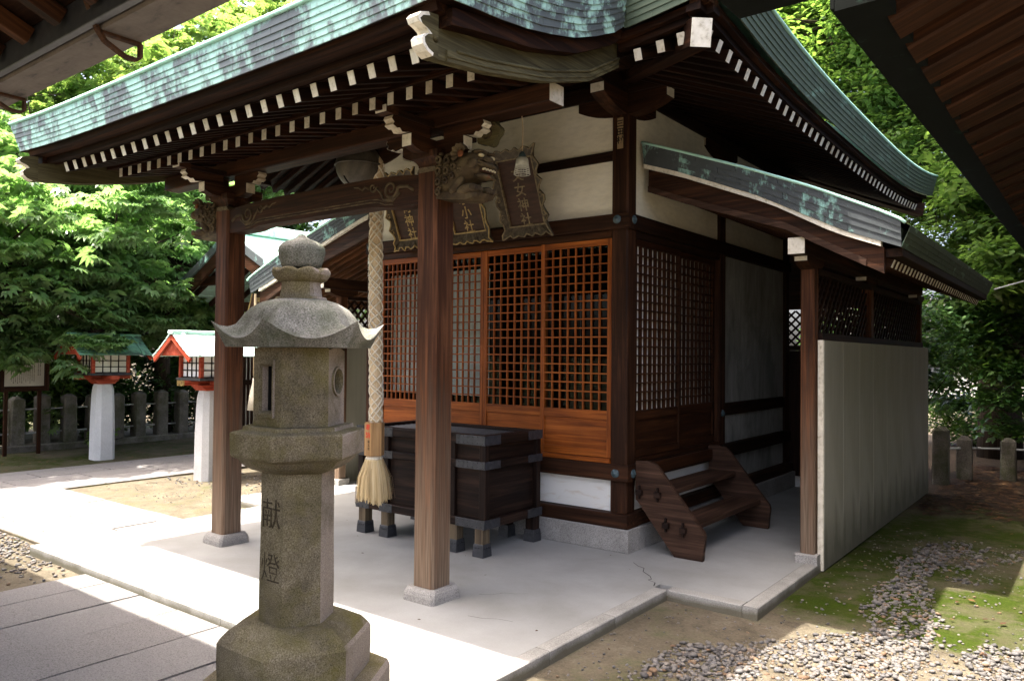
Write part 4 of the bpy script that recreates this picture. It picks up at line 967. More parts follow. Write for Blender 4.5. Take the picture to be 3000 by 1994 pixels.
# verge boards: dark filler board, then the big curved bargeboard with whitened cusped end
ZB = [(-1.20, 2.985), (-1.12, 2.988), (-0.759, 3.035), (-0.249, 3.134), (0.209, 3.27), (0.558, 3.456), (0.72, 3.565)]
def zb(y): return interp(ZB, y)
for sgn in (1, -1):
    def X(x): return x if sgn > 0 else mx(x)
    ys = [-1.10 + 1.68 * i / 22 for i in range(23)]
    band('verge_board', [(y, zv(y) - 0.082) for y in ys], [(y, zv(y) - 0.001) for y in ys], 'x', *sorted((X(1.0), X(1.125))), W('eavered', 'y'), hall)
    ys = [-1.135 + 1.70 * i / 24 for i in range(25)]
    bg_ = band('bargeboard', [(y, zb(y)) for y in ys], [(y, max(zb(y) + 0.03, zv(y) - 0.083)) for y in ys], 'x', *sorted((X(1.0), X(1.05))), W('olive', 'y'), hall)
    band('bargeboard_moulding', [(y, zb(y) - 0.004) for y in ys[1:]], [(y, zb(y) + 0.052) for y in ys[1:]], 'x', *sorted((X(1.045), X(1.064))), W('olive', 'y'), bg_)
    mb = MB(); mb.tube([(X(1.064), y, zb(y) + 0.056) for y in ys[2:]], 0.009, 6); mb.tube([(X(1.064), y, zb(y) + 0.020) for y in ys[1:]], 0.006, 6); mb.build('bargeboard_bead', W('olive', 'y'), bg_, True)
    end = [(-1.13, 3.190), (-1.195, 3.182), (-1.245, 3.165), (-1.268, 3.140), (-1.255, 3.118), (-1.220, 3.108), (-1.200, 3.098), (-1.190, 3.085), (-1.215, 3.075), (-1.238, 3.050), (-1.232, 3.022), (-1.205, 2.998), (-1.165, 2.984), (-1.13, 2.986)]
    e = prism('bargeboard_scroll', end, 'x', *sorted((X(0.998), X(1.066))), W('olive', 'y'), bg_)
    vs = []
    for y, z in end[1:-1]: vs += [(X(0.996), y - 0.004, z), (X(1.068), y - 0.004, z)]
    raw('white_scroll_face', vs, [(2 * i, 2 * i + 2, 2 * i + 3, 2 * i + 1) for i in range(len(end) - 3)], mat('white'), bg_)
    # whitened rim showing on the outer face
    vs = []; cy_, cz_ = -1.16, 3.085
    for y, z in end[1:-1]:
        dy, dz = cy_ - y, cz_ - z; L = math.hypot(dy, dz); vs += [(X(1.0675), y - 0.003, z), (X(1.0675), y + dy / L * 0.016, z + dz / L * 0.016)]
    raw('white_scroll_rim', vs, [(2 * i, 2 * i + 2, 2 * i + 3, 2 * i + 1) for i in range(len(end) - 3)], mat('white'), bg_)
    mb = MB(); mb.lathe([(0.020, 0), (0.016, 0.008), (0.006, 0.012), (0.001, 0.013)], (0, 0, 0), 10)
    mb.v = [(X(1.066) + sgn * v[2], -1.15 + v[0], 3.072 + v[1]) for v in mb.v]; mb.build('scroll_boss', W('olive', 'y'), bg_, True)
# carved lion heads on the pillar sides
def lion(cx, s):
    """guardian lion head and forepaws; s = +1 looks along +x"""
    def P(u, v, z): return (cx + s * (PW / 2 + u), v, z)
    root = None
    def blob(name, c, r, parent, rot=0.0, seg=12, ring=8, m='carve'):
        vs, fs = sphere_mesh('b', None, *r, seg, ring); ca, sa = math.cos(rot), math.sin(rot)
        vs = [P(c[0] + x * ca - z * sa, c[1] + y, c[2] + x * sa + z * ca) for x, y, z in vs]
        if s < 0: fs = [f[::-1] for f in fs]
        return raw(name, vs, fs, mat(m), parent, True)
    # body: one continuous block swept from the pillar outwards, ending in a broad face
    prof = [(-0.02, 2.755, 0.085, 0.13), (0.05, 2.762, 0.098, 0.14), (0.14, 2.778, 0.105, 0.125), (0.22, 2.795, 0.112, 0.108), (0.28, 2.805, 0.118, 0.095), (0.315, 2.805, 0.110, 0.085), (0.335, 2.80, 0.085, 0.065), (0.343, 2.80, 0.03, 0.02)]
    vs = []; n = 20
    for u, z, ry, rz in prof:
        for k in range(n):
            a = 2 * math.pi * k / n; w_ = 1 + 0.05 * math.sin(3 * a + u * 20)
            vs.append(P(u, ry * w_ * math.cos(a), z + rz * w_ * math.sin(a)))
    fs = [(i * n + k, i * n + (k + 1) % n, (i + 1) * n + (k + 1) % n, (i + 1) * n + k) for i in range(len(prof) - 1) for k in range(n)] + [tuple(range((len(prof) - 1) * n, len(prof) * n))]
    root = raw('lion_carving', vs, fs, mat('carve'), hall, True)
    root['label'] = 'carved wooden lion head with curled mane and forepaws'
    blob('forehead', (0.285, 0, 2.885), (0.055, 0.060, 0.026), root); blob('nose', (0.362, 0, 2.830), (0.026, 0.040, 0.022), root)
    blob('upper_lip', (0.345, 0, 2.795), (0.040, 0.088, 0.020), root); blob('jaw', (0.325, 0, 2.728), (0.055, 0.080, 0.020), root, -0.1)
    mo = blob('mouth', (0.348, 0, 2.762), (0.020, 0.074, 0.016), root, 0, 12, 8, 'tabletback')
    mb = MB()
    for k in range(9): mb.box(P(0.366, -0.058 + 0.0145 * k, 2.764 + 0.004 * (k % 2)), (0.008, 0.010, 0.012))
    mb.build('teeth', mat('eye'), mo)
    for q in (-1, 1):
        blob('eyebrow', (0.330, q * 0.058, 2.877), (0.030, 0.042, 0.013), root, 0.2)
        blob('eye', (0.345, q * 0.055, 2.853), (0.016, 0.024, 0.013), root, 0, 10, 6, 'eye'); blob('cheek', (0.315, q * 0.104, 2.80), (0.040, 0.026, 0.034), root)
        # fanned ear
        mb = MB(); c0 = Vector(P(0.225, q * 0.105, 2.868)); ray = []
        for k in range(13):
            a = R(20 + 17 * k); rr_ = 0.060 + 0.006 * (k % 2); ray.append(Vector(P(0.225 + rr_ * math.cos(a), q * (0.132 + 0.012 * (k % 2)), 2.868 + rr_ * math.sin(a))))
        mb.v = [c0] + ray + [v + Vector((0, -q * 0.03, 0)) for v in ray]; mb.f = [(0, k + 1, k + 2) for k in range(12)] + [(k + 1, 14 + k, 15 + k, k + 2) for k in range(12)]
        ear = mb.build('ear', mat('carve'), root); blob('inner_ear', (0.235, q * 0.128, 2.868), (0.026, 0.010, 0.024), ear, 0, 8, 6, 'carvered')
        # curls of the mane on the flank
        for (u, z, r) in ((0.035, 2.865, 0.036), (0.105, 2.852, 0.034), (0.03, 2.795, 0.034), (0.098, 2.787, 0.034), (0.160, 2.805, 0.030), (0.03, 2.722, 0.033), (0.094, 2.725, 0.030), (0.150, 2.745, 0.026), (0.028, 2.655, 0.028), (0.165, 2.865, 0.028), (0.215, 2.775, 0.022)):
            pts = []
            for i in range(16):
                t = i / 15; a = 1.0 + 8.5 * t; rr_ = r * (1 - 0.8 * t); pts.append(P(u + rr_ * math.cos(a), q * (0.094 + 0.030 * t), z + rr_ * math.sin(a)))
            mane = MB(); mane.tube(pts, [0.012 - 0.005 * i / 15 for i in range(16)], 5); mane.build('mane_curl', mat('carve'), root, True)
        # forepaw with four toes
        paw = blob('forepaw', (0.245, q * 0.072, 2.650), (0.085, 0.044, 0.032), root, 0.12)
        for k in range(4): blob('toe', (0.318, q * (0.038 + 0.023 * k), 2.643 + 0.004 * (k % 2)), (0.030, 0.0128, 0.024), paw, -0.2, 8, 6)
        blob('foreleg', (0.17, q * 0.085, 2.685), (0.075, 0.030, 0.030), root, 0.7)
    led = [(-0.01, 2.615), (0.10, 2.600), (0.24, 2.582), (0.33, 2.596), (0.350, 2.618), (0.20, 2.634), (0.0, 2.66)]
    vs = [P(u, v, z) for v in (-0.085, 0.085) for u, z in led]; n = len(led)
    raw('ledge', vs, [(i, (i + 1) % n, n + (i + 1) % n, n + i) for i in range(n)] + [tuple(range(n)), tuple(range(2 * n - 1, n - 1, -1))], mat('carve'), root)
    for k in range(3):
        mb = MB(); mb.tube([P(0.335 + 0.035 * math.sin(math.pi * i / 8) + 0.003 * k, 0.088 * math.cos(math.pi * i / 8), 2.790 + 0.016 * k + 0.007 * math.sin(i * 1.9 + k)) for i in range(9)], 0.006, 5); mb.build('muzzle_crease', mat('carve'), root, True)
lion(0.0, 1); lion(PS, -1)

# ================================================================== lean-to annexes
TOPV = [(0.40, 3.43), (0.77, 3.293), (1.311, 3.084), (1.829, 2.865), (2.389, 2.592), (2.475, 2.52)]
BOTV = [(0.40, 3.26), (0.771, 3.13), (1.494, 2.828), (1.974, 2.561), (2.41, 2.39)]
HAFV = [(0.42, 3.02), (0.773, 2.877), (1.605, 2.585), (1.923, 2.406), (2.30, 2.205)]
def annex(left):
    k = 1.24 if left else 1.0
    def X(x): return x if not left else mx(0.40) - (x - 0.40) * k
    def sx(a, b): return sorted((X(a), X(b)))
    lab = 'low copper-roofed lean-to with lattice on the left side of the shrine hall' if left else 'low copper-roofed lean-to with pale panel wall on the right side of the hall'
    an = thing('lean_to', lab, 'building', (X(1.68), 2.53, 0), 'lean-tos flanking the shrine hall')
    yv = 2.15; ye = 7.2
    xs = [0.41 + 2.0 * i / 16 for i in range(17)]
    # roof surface (its own thickness)
    vs = []; fs = []
    for y in (yv - 0.03, ye):
        for x in xs + [2.475]: vs.append((X(x), y, interp(TOPV, x)))
    n = len(xs) + 1
    raw('roof_surface', vs, [(i, i + 1, n + i + 1, n + i) for i in range(n - 1)], mat('copper_annex'), an)
    vs = []
    for x in xs: vs += [(X(x), yv + 0.02, interp(BOTV, x) + 0.02), (X(x), ye, interp(BOTV, x) + 0.02)]
    raw('roof_boards', vs, [(2 * i, 2 * i + 2, 2 * i + 3, 2 * i + 1) for i in range(len(xs) - 1)], W('dark', 'y'), an)
    # copper verge in four courses
    def fv(x, q): return (X(x), yv - 0.03 * q, interp(BOTV, x) * (1 - q) + interp(TOPV, x) * q)
    fascia(fv, 0.41, 2.42, 6, 4, (0, -1, -0.2), mat('copper_annex'), an, 'copper_sheet', 0.008)
    band('verge_backing', [(X(x), interp(BOTV, x)) for x in xs], [(X(x), interp(TOPV, x) - 0.004) for x in xs], 'y', yv + 0.002, yv + 0.02, mat('copper_annex'), an)
    rod('copper_rim', lambda x: (X(x), yv - 0.034, interp(TOPV, x) + 0.002), xs + [2.45], 0.012, mat('copper_rib'), an)
    band('white_strip', [(X(x), interp(BOTV, x) - 0.042) for x in xs[:-1]], [(X(x), interp(BOTV, x) - 0.001) for x in xs[:-1]], 'y', yv + 0.0, yv + 0.06, mat('white'), an)
    xh = [0.44 + 1.86 * i / 16 for i in range(17)]
    hb = band('bargeboard', [(X(x), interp(HAFV, x)) for x in xh], [(X(x), interp(BOTV, x) - 0.043) for x in xh], 'y', yv + 0.035, yv + 0.075, W('brown', 'x'), an)
    band('bargeboard_moulding', [(X(x), interp(HAFV, x) - 0.003) for x in xh[:-1]], [(X(x), interp(HAFV, x) + 0.05) for x in xh[:-1]], 'y', yv + 0.022, yv + 0.036, W('step', 'x'), hb)
    # side eave
    def fe(y, q): return (X(2.415 + 0.06 * q), y, 2.385 + 0.14 * q)
    fascia(fe, yv, ye, 8, 4, ((-1 if left else 1), 0, -0.2), mat('copper_side'), an, 'copper_sheet', 0.007)
    a, b = sx(2.30, 2.41); box('eave_board', a, b, yv + 0.08, ye, 2.325, 2.384, dk, an, 0.004)
    a, b = sx(2.405, 2.413); box('edge_backing', a, b, yv, ye, 2.385, 2.52, 'copper_side', an, 0)
    for i in range(37):
        y = 2.33 + i * 0.13
        r = bar('rafter', (X(0.46), y, 2.285 + 1.87 * 0.415), (X(2.33), y, 2.285), 0.045, 0.06, 'orange' if left else 'brown', an, 0.003)
        L = (Vector((X(0.46), 0, 2.285 + 1.87 * 0.415)) - Vector((X(2.33), 0, 2.285))).length
        link('white_end', box_mesh((0.004, 0.043, 0.058), mat('white'), 0), r, (L / 2 + 0.002, 0, 0))
    px = 1.683 if not left else -3.94
    def pxs(d): return px + (d if not left else -d)
    zk = 2.285 + (2.33 - 1.683) * 0.415 - 0.035
    kt = box('purlin', px - 0.065, px + 0.065, 2.20, 7.0, zk - 0.13, zk, 'brown', an, 0.006)
    box('white_end', px - 0.062, px + 0.062, 2.195, 2.199, zk - 0.127, zk - 0.003, 'white', kt, 0)
    for py in (2.53, 4.40, 6.95):
        box('post', px - 0.055, px + 0.055, py - 0.055, py + 0.055, 0.07, zk - 0.22, 'pillar', an, 0.01)
        box('post_stone', px - 0.085, px + 0.085, py - 0.085, py + 0.085, -0.05, 0.069, 'granite', an, 0.01)
        boat_arm(px, py, 'y', 0.22, zk - 0.222, zk - 0.131, 0.10, an)
    # panel wall outside the posts with a pale edge strip, rail and diagonal lattice above
    wx0, wx1 = (1.757, 1.792) if not left else (-4.05, -4.015)
    cuts = [2.56, 3.11, 3.67, 4.19, 4.78, 5.53, 6.25, 7.1]
    for a, b in zip(cuts[:-1], cuts[1:]): box('wall_board', wx0, wx1, a + 0.0014, b - 0.0014, -0.06, 1.74, 'panelwall', an, 0.003)
    box('wall_edge_strip', wx0 - 0.012, wx1 - 0.002, 2.535, 2.558, -0.06, 1.742, 'white', an, 0.003)
    rx0, rx1 = px - 0.04, px + 0.055
    box('rail', rx0, rx1 + 0.03, 2.59, 6.89, 1.743, 1.80, dk, an, 0.004); box('rail', rx0, rx1, 2.59, 6.89, 2.27, 2.315, dk, an, 0.004)
    for a, b in ((2.59, 4.34), (4.46, 6.89)):
        h = 0.47; p = 0.118; nn = int((b - a + h) / p)
        for d in (0, 1):
            for i in range(nn):
                y0 = a - h + i * p + 0.02; y1 = y0 + h; za, zb_ = 1.80, 2.27
                if y0 < a: za += (a - y0); y0 = a
                if y1 > b: zb_ -= (y1 - b); y1 = b
                if y1 - y0 < 0.03: continue
                if d: p0, p1 = (px + 0.012, y0, za), (px + 0.012, y1, zb_)
                else: p0, p1 = (px - 0.004, y0, 4.07 - za), (px - 0.004, y1, 4.07 - zb_)
                bar('lattice_slat', p0, p1, 0.012, 0.026, 'dark', an, 0)
    a, b = sorted(((-0.4 if not left else mx(-0.4)), px - (0.06 if not left else -0.06)))
    nb_ = 6
    for i in range(nb_): box('rear_board', a + (b - a) * i / nb_ + 0.002, a + (b - a) * (i + 1) / nb_ - 0.002, 6.98, 7.0, -0.01, 1.70, 'dark', an, 0.002)
    box('rail', a, b, 6.96, 7.02, 1.702, 1.77, dk, an, 0.003)
    box('rear_board', a, b, 6.98, 7.0, 2.26, 3.25, 'dark', an, 0.002)
    nn = int((b - a) / 0.118) + 4
    for d in (0, 1):
        for i in range(nn):
            x0 = a - 0.47 + i * 0.118; x1 = x0 + 0.47; za, zc = 1.77, 2.24
            if x0 < a: za += a - x0; x0 = a
            if x1 > b: zc -= x1 - b; x1 = b
            if x1 - x0 < 0.03: continue
            if d: bar('lattice_slat', (x0, 6.985, za), (x1, 6.985, zc), 0.012, 0.026, 'dark', an, 0)
            else: bar('lattice_slat', (x0, 6.999, 4.01 - za), (x1, 6.999, 4.01 - zc), 0.012, 0.026, 'dark', an, 0)
    return an
annex(False); annex(True)
# ================================================================== stone lantern
LX, LY = 0.95, -1.80
lan = thing('stone_lantern', 'tall weathered hexagonal stone lantern with curled cap and onion finial', 'stone lantern', (LX, LY, -0.10))
def hexring(Rr, z, n=6, a0=0.0): return [(LX + Rr * math.cos(a0 + 2 * math.pi * k / n), LY + Rr * math.sin(a0 + 2 * math.pi * k / n), z) for k in range(n)]
def hexloft(name, prof, m, sub=4, wob=0.0012, smooth=False):
    """hexagonal solid; each side split into sub pieces, edges slightly worn"""
    vs = []; fs = []; n = 6 * sub; rg = random.Random(hash(name) % 1000)
    for Rr, z in prof:
        h = hexring(Rr, z)
        for k in range(6):
            a, b = Vector(h[k]), Vector(h[(k + 1) % 6])
            for j in range(sub):
                p = a.lerp(b, j / sub); d = Vector((p.x - LX, p.y - LY, 0)).normalized()
                vs.append(p + d * (rg.uniform(-wob, wob) - (0.0025 if j == 0 else 0)) + Vector((0, 0, rg.uniform(-wob, wob))))
    for i in range(len(prof) - 1):
        for k in range(n): fs.append((i * n + k, i * n + (k + 1) % n, (i + 1) * n + (k + 1) % n, (i + 1) * n + k))
    fs += [tuple(range(n - 1, -1, -1)), tuple((len(prof) - 1) * n + k for k in range(n))]
    return raw(name, vs, fs, mat(m) if isinstance(m, str) else m, lan, smooth)
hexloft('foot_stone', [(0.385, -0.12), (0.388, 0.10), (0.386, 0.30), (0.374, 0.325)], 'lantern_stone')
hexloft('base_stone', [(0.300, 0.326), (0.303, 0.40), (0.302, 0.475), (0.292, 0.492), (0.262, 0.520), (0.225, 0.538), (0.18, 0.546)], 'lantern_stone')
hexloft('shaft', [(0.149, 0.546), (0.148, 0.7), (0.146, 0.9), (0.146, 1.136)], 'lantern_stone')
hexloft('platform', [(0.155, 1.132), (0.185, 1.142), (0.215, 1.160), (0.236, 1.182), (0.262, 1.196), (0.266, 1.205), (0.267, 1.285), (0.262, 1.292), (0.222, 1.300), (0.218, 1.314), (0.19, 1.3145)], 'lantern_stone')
# fire chamber with a square window on one face and a round hole on another
FR = 0.178; z0, z1 = 1.315, 1.622
def face_pt(k, u, v, d=0.0):                          # point on hexagon face k at u(-1..1), height v, pushed outwards by d
    a, b = Vector(hexring(FR, v)[k]), Vector(hexring(FR, v)[(k + 1) % 6]); m_ = (a + b) / 2; nn = Vector((m_.x - LX, m_.y - LY, 0)).normalized()
    return a.lerp(b, (u + 1) / 2) + nn * d
ch = MB(); soot = MB()  # black lining that stands for the shade deep inside both openings
def q4(a, b, c, d): ch.add([a, b, c, d], [(0, 1, 2, 3)])
def windowed(k, hole):                                # hole: closed list of (u,v) 16 pts, tunnel 0.05 deep with raised rim
    n = len(hole); outer = []
    for u, v in hole:                                 # push to the face border along the ray from the hole centre
        cu = sum(p[0] for p in hole) / n; cv = sum(p[1] for p in hole) / n; du, dv = u - cu, v - cv
        t = min([((1 if du > 0 else -1) - cu) / du if abs(du) > 1e-6 else 1e9, ((z1 if dv > 0 else z0) - cv) / dv if abs(dv) > 1e-6 else 1e9]); outer.append((cu + du * t, cv + dv * t))
    cu = sum(p[0] for p in hole) / n; cv = sum(p[1] for p in hole) / n
    rim = [(cu + (u - cu) * 1.28, cv + (v - cv) * 1.28) for u, v in hole]
    rings = [[face_pt(k, u, v) for u, v in outer], [face_pt(k, u, v) for u, v in rim], [face_pt(k, u, v, 0.009) for u, v in rim], [face_pt(k, cu + (u - cu) * 1.1, cv + (v - cv) * 1.1, 0.009) for u, v in hole],
             [face_pt(k, u, v, -0.004) for u, v in hole], [face_pt(k, u, v, -0.10) for u, v in hole]]
    soot.add([face_pt(k, u, v, -0.097) for u, v in hole], [tuple(range(n))])
    sr0 = [face_pt(k, cu + (u - cu) * 0.985, cv + (v - cv) * 0.985, -0.03) for u, v in hole]; sr1 = [face_pt(k, cu + (u - cu) * 0.985, cv + (v - cv) * 0.985, -0.0965) for u, v in hole]
    for i in range(n): soot.add([sr0[i], sr0[(i + 1) % n], sr1[(i + 1) % n], sr1[i]], [(0, 1, 2, 3)])
    for r0, r1 in zip(rings[:-1], rings[1:]):
        for i in range(n): q4(r0[i], r0[(i + 1) % n], r1[(i + 1) % n], r1[i])
    ch.add(rings[-1], [tuple(range(n))])
    # corner fill of the face border
    cs = [(-1, z0), (1, z0), (1, z1), (-1, z1)]
    for c in cs:
        d = sorted(range(n), key=lambda i: (outer[i][0] - c[0]) ** 2 + ((outer[i][1] - c[1]) / 0.15) ** 2)[:2]
        if abs(outer[d[0]][0] - outer[d[1]][0]) > 1e-4 and abs(outer[d[0]][1] - outer[d[1]][1]) > 1e-4:
            ch.add([face_pt(k, *c), face_pt(k, *outer[d[0]]), face_pt(k, *outer[d[1]])], [(0, 1, 2)])
def rect_hole(u0, u1, v0, v1, n=4):
    p = []
    for i in range(n): p.append((u0 + (u1 - u0) * i / n, v0))
    for i in range(n): p.append((u1, v0 + (v1 - v0) * i / n))
    for i in range(n): p.append((u1 - (u1 - u0) * i / n, v1))
    for i in range(n): p.append((u0, v1 - (v1 - v0) * i / n))
    return p
# faces: k=4 looks to -Y, k=5 towards the camera, k=0 to the right
for k in range(6):
    if k == 4: windowed(k, rect_hole(-0.42, 0.42, 1.375, 1.55))
    elif k == 0: windowed(k, [(0.02 + 0.52 * math.cos(2 * math.pi * i / 20), 1.49 + 0.046 * math.sin(2 * math.pi * i / 20)) for i in range(20)])
    else:
        a, b = hexring(FR, z0)[k], hexring(FR, z0)[(k + 1) % 6]; c, d = hexring(FR, z1)[(k + 1) % 6], hexring(FR, z1)[k]; q4(a, b, c, d)
ch.add(hexring(FR, z0), [(5, 4, 3, 2, 1, 0)]); ch.add(hexring(FR, z1), [(0, 1, 2, 3, 4, 5)])
fc_ = ch.build('fire_chamber', mat('lantern_stone'), lan); so_ = soot.build('shade_lining', mat('black'), fc_); so_['kind'] = 'stuff'
# cap: dome, hollow skirt, lifted corners
def cap_pt(a, s):
    """a angle, s 0 crown .. 1 rim"""
    am = (a % (math.pi / 3)) / (math.pi / 3); e = abs(2 * am - 1)                 # 1 at the corners, 0 mid-face
    hexr = math.cos(math.pi / 6) / math.cos((a % (math.pi / 3)) - math.pi / 6)    # hexagon radius, 1 at corner
    prof_r = [0.0, 0.10, 0.150, 0.190, 0.213, 0.228, 0.245, 0.27, 0.30, 0.330]
    prof_m = [1.822, 1.818, 1.804, 1.780, 1.752, 1.725, 1.700, 1.678, 1.662, 1.656]
    prof_c = [1.822, 1.818, 1.804, 1.781, 1.757, 1.734, 1.713, 1.704, 1.708, 1.726]
    ss = [i / 9 for i in range(10)]
    r = float(np.interp(s, ss, prof_r)); zm = float(np.interp(s, ss, prof_m)); zc = float(np.interp(s, ss, prof_c))
    rd = r * (hexr * s + 1.0 * (1 - s)) * (1 + 0.035 * s * e ** 3); w = e ** 2.2
    return (LX + rd * math.cos(a), LY + rd * math.sin(a), zm * (1 - w) + zc * w)
NA, NS = 96, 18; vs = []; fs = []
for i in range(1, NS + 1):
    for k in range(NA): vs.append(cap_pt(2 * math.pi * k / NA, i / NS))
for k in range(NA):                                   # under edge
    a = 2 * math.pi * k / NA; x, y, z = cap_pt(a, 1.0); hexr = math.cos(math.pi / 6) / math.cos((a % (math.pi / 3)) - math.pi / 6); vs.append((LX + 0.285 * hexr * math.cos(a), LY + 0.285 * hexr * math.sin(a), 1.624))
for i in range(NS):
    for k in range(NA): fs.append((i * NA + k, i * NA + (k + 1) % NA, (i + 1) * NA + (k + 1) % NA, (i + 1) * NA + k))
fs += [tuple(range(NA - 1, -1, -1)), tuple(NS * NA + k for k in range(NA))]
cap = raw('cap', vs, fs, mat('lantern_cap'), lan, True)
for p in cap.data.polygons:
    if p.index >= (NS - 1) * NA: p.use_smooth = False
def lathe_part(name, prof, m, n=28):
    mb = MB(); mb.lathe([(r, z) for r, z in prof], (LX, LY, 0), n); return mb.build(name, mat(m), lan, True)
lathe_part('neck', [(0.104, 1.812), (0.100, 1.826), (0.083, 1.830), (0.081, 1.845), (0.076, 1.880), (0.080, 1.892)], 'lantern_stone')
# lotus seat with scalloped upper edge
n = 64; prof = [(0.080, 1.886), (0.100, 1.897), (0.112, 1.915), (0.1155, 1.932), (0.111, 1.943), (0.085, 1.945), (0.0, 1.945)]; vs = []
for r, z in prof:
    for k in range(n):
        a = 2 * math.pi * k / n; sc = abs(math.sin(4 * a)); rr = r * (1 + 0.03 * (sc - 0.5) if 0.09 < r else 1); zz_ = z - (0.012 * (1 - sc) if z > 1.925 else 0); vs.append((LX + rr * math.cos(a), LY + rr * math.sin(a), zz_))
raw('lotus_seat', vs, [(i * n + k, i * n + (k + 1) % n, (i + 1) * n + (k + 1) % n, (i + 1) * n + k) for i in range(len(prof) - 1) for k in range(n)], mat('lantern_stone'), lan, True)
lathe_part('finial', [(0.076, 1.946), (0.082, 1.965), (0.090, 1.992), (0.0935, 2.012), (0.091, 2.028), (0.080, 2.042), (0.058, 2.054), (0.034, 2.062), (0.021, 2.070), (0.014, 2.080), (0.002, 2.084)], 'lantern_cap')
fn = Vector((0, -1, 0)); am = Vector((LX, LY, 0)) + fn * (0.147 * math.cos(math.pi / 6))
lettering('carved_lettering', '献', mat('carvedink'), 0.125, (LX, am.y - 0.0005, 0.965), (R(90), 0, 0), lan, 0.001, 1.0, -0.001)
lettering('carved_lettering', '燈', mat('carvedink'), 0.125, (LX, am.y - 0.0005, 0.755), (R(90), 0, 0), lan, 0.001, 1.0, -0.001)

# ================================================================== offering box
ob = thing('offering_box', 'dark wooden offering box with black iron fittings in front of the lattice doors', 'offering box', (-1.10, 1.36, 0))
bx0, bx1, by0, by1 = -1.85, -0.35, 0.967, 1.75
IR = 'darkmetal'
def ring_rail(z0, z1, o, th, m, name):
    box(name, bx0 - o + 0.0, bx1 + o, by0 - o, by0 - o + th, z0, z1, m, ob, 0.005); box(name, bx0 - o, bx1 + o, by1 + o - th, by1 + o, z0, z1, m, ob, 0.005)
    box(name, bx0 - o, bx0 - o + th, by0 - o + th + 0.001, by1 + o - th - 0.001, z0, z1 - 0.001, m, ob, 0.005); box(name, bx1 + o - th, bx1 + o, by0 - o + th + 0.001, by1 + o - th - 0.001, z0, z1 - 0.001, m, ob, 0.005)
ring_rail(0.884, 0.957, 0.0, 0.085, 'box', 'top_rail'); ring_rail(0.693, 0.752, 0.0, 0.06, 'box', 'middle_rail'); ring_rail(0.222, 0.290, 0.0, 0.07, 'box', 'bottom_rail')
ins = 0.045
box('side_board', bx0 + ins, bx1 - ins, by0 + ins, by0 + ins + 0.02, 0.291, 0.883, 'box', ob, 0); box('side_board', bx0 + ins, bx1 - ins, by1 - ins - 0.02, by1 - ins, 0.291, 0.883, 'box', ob, 0)
box('side_board', bx0 + ins, bx0 + ins + 0.02, by0 + ins + 0.021, by1 - ins - 0.021, 0.291, 0.883, 'box', ob, 0); box('side_board', bx1 - ins - 0.02, bx1 - ins, by0 + ins + 0.021, by1 - ins - 0.021, 0.291, 0.883, 'box', ob, 0)
box('floor_board', bx0 + 0.07, bx1 - 0.07, by0 + 0.07, by1 - 0.07, 0.24, 0.288, 'box', ob, 0)
for zz0, zz1 in ((0.2905, 0.6925), (0.7525, 0.8835)):
    for x in (bx0 + 0.035, bx0 + 0.36, bx1 - 0.36, bx1 - 0.035):
        for y, s in ((by0 + 0.012, 1), (by1 - 0.012, -1)): box('batten', x - 0.033, x + 0.033, min(y, y + s * 0.06), max(y, y + s * 0.06), zz0, zz1, 'box', ob, 0.004)
for x in (bx0 + 0.07, bx0 + 0.36, bx1 - 0.34, bx1 - 0.06):
    for y in (by0 + 0.05, by1 - 0.05):
        l = box('leg', x - 0.045, x + 0.045, y - 0.045, y + 0.045, -0.002, 0.221, 'grey' if y < 1.2 else 'box', ob, 0.006)
        mb = MB(); h = 0.0495
        for zz, e in ((0.0, 0.006), (0.05, 0.004), (0.098, 0.0), (0.102, -0.003)): mb.v += [(x - h - e, y - h - e, zz), (x + h + e, y - h - e, zz), (x + h + e, y + h + e, zz), (x - h - e, y + h + e, zz)]
        for i in range(3): mb.f += [(4 * i + k, 4 * i + (k + 1) % 4, 4 * i + 4 + (k + 1) % 4, 4 * i + 4 + k) for k in range(4)]
        for k in range(3): mb.box((x - 0.028 + 0.028 * k, y - h - 0.005, 0.07), (0.012, 0.006, 0.012)); mb.box((x + h + 0.005, y - 0.028 + 0.028 * k, 0.07), (0.006, 0.012, 0.012))
        mb.build('iron_shoe', mat(IR), l)
# slats across the mouth and inner slope
for i in range(9): box('slat', bx0 + 0.086, bx1 - 0.086, by0 + 0.13 + i * 0.066 - 0.014, by0 + 0.13 + i * 0.066 + 0.014, 0.90, 0.935, 'darkmetal', ob, 0.004)
box('mouth_board', bx0 + 0.085, bx1 - 0.085, by0 + 0.085, by1 - 0.085, 0.80, 0.81, 'black', ob, 0)
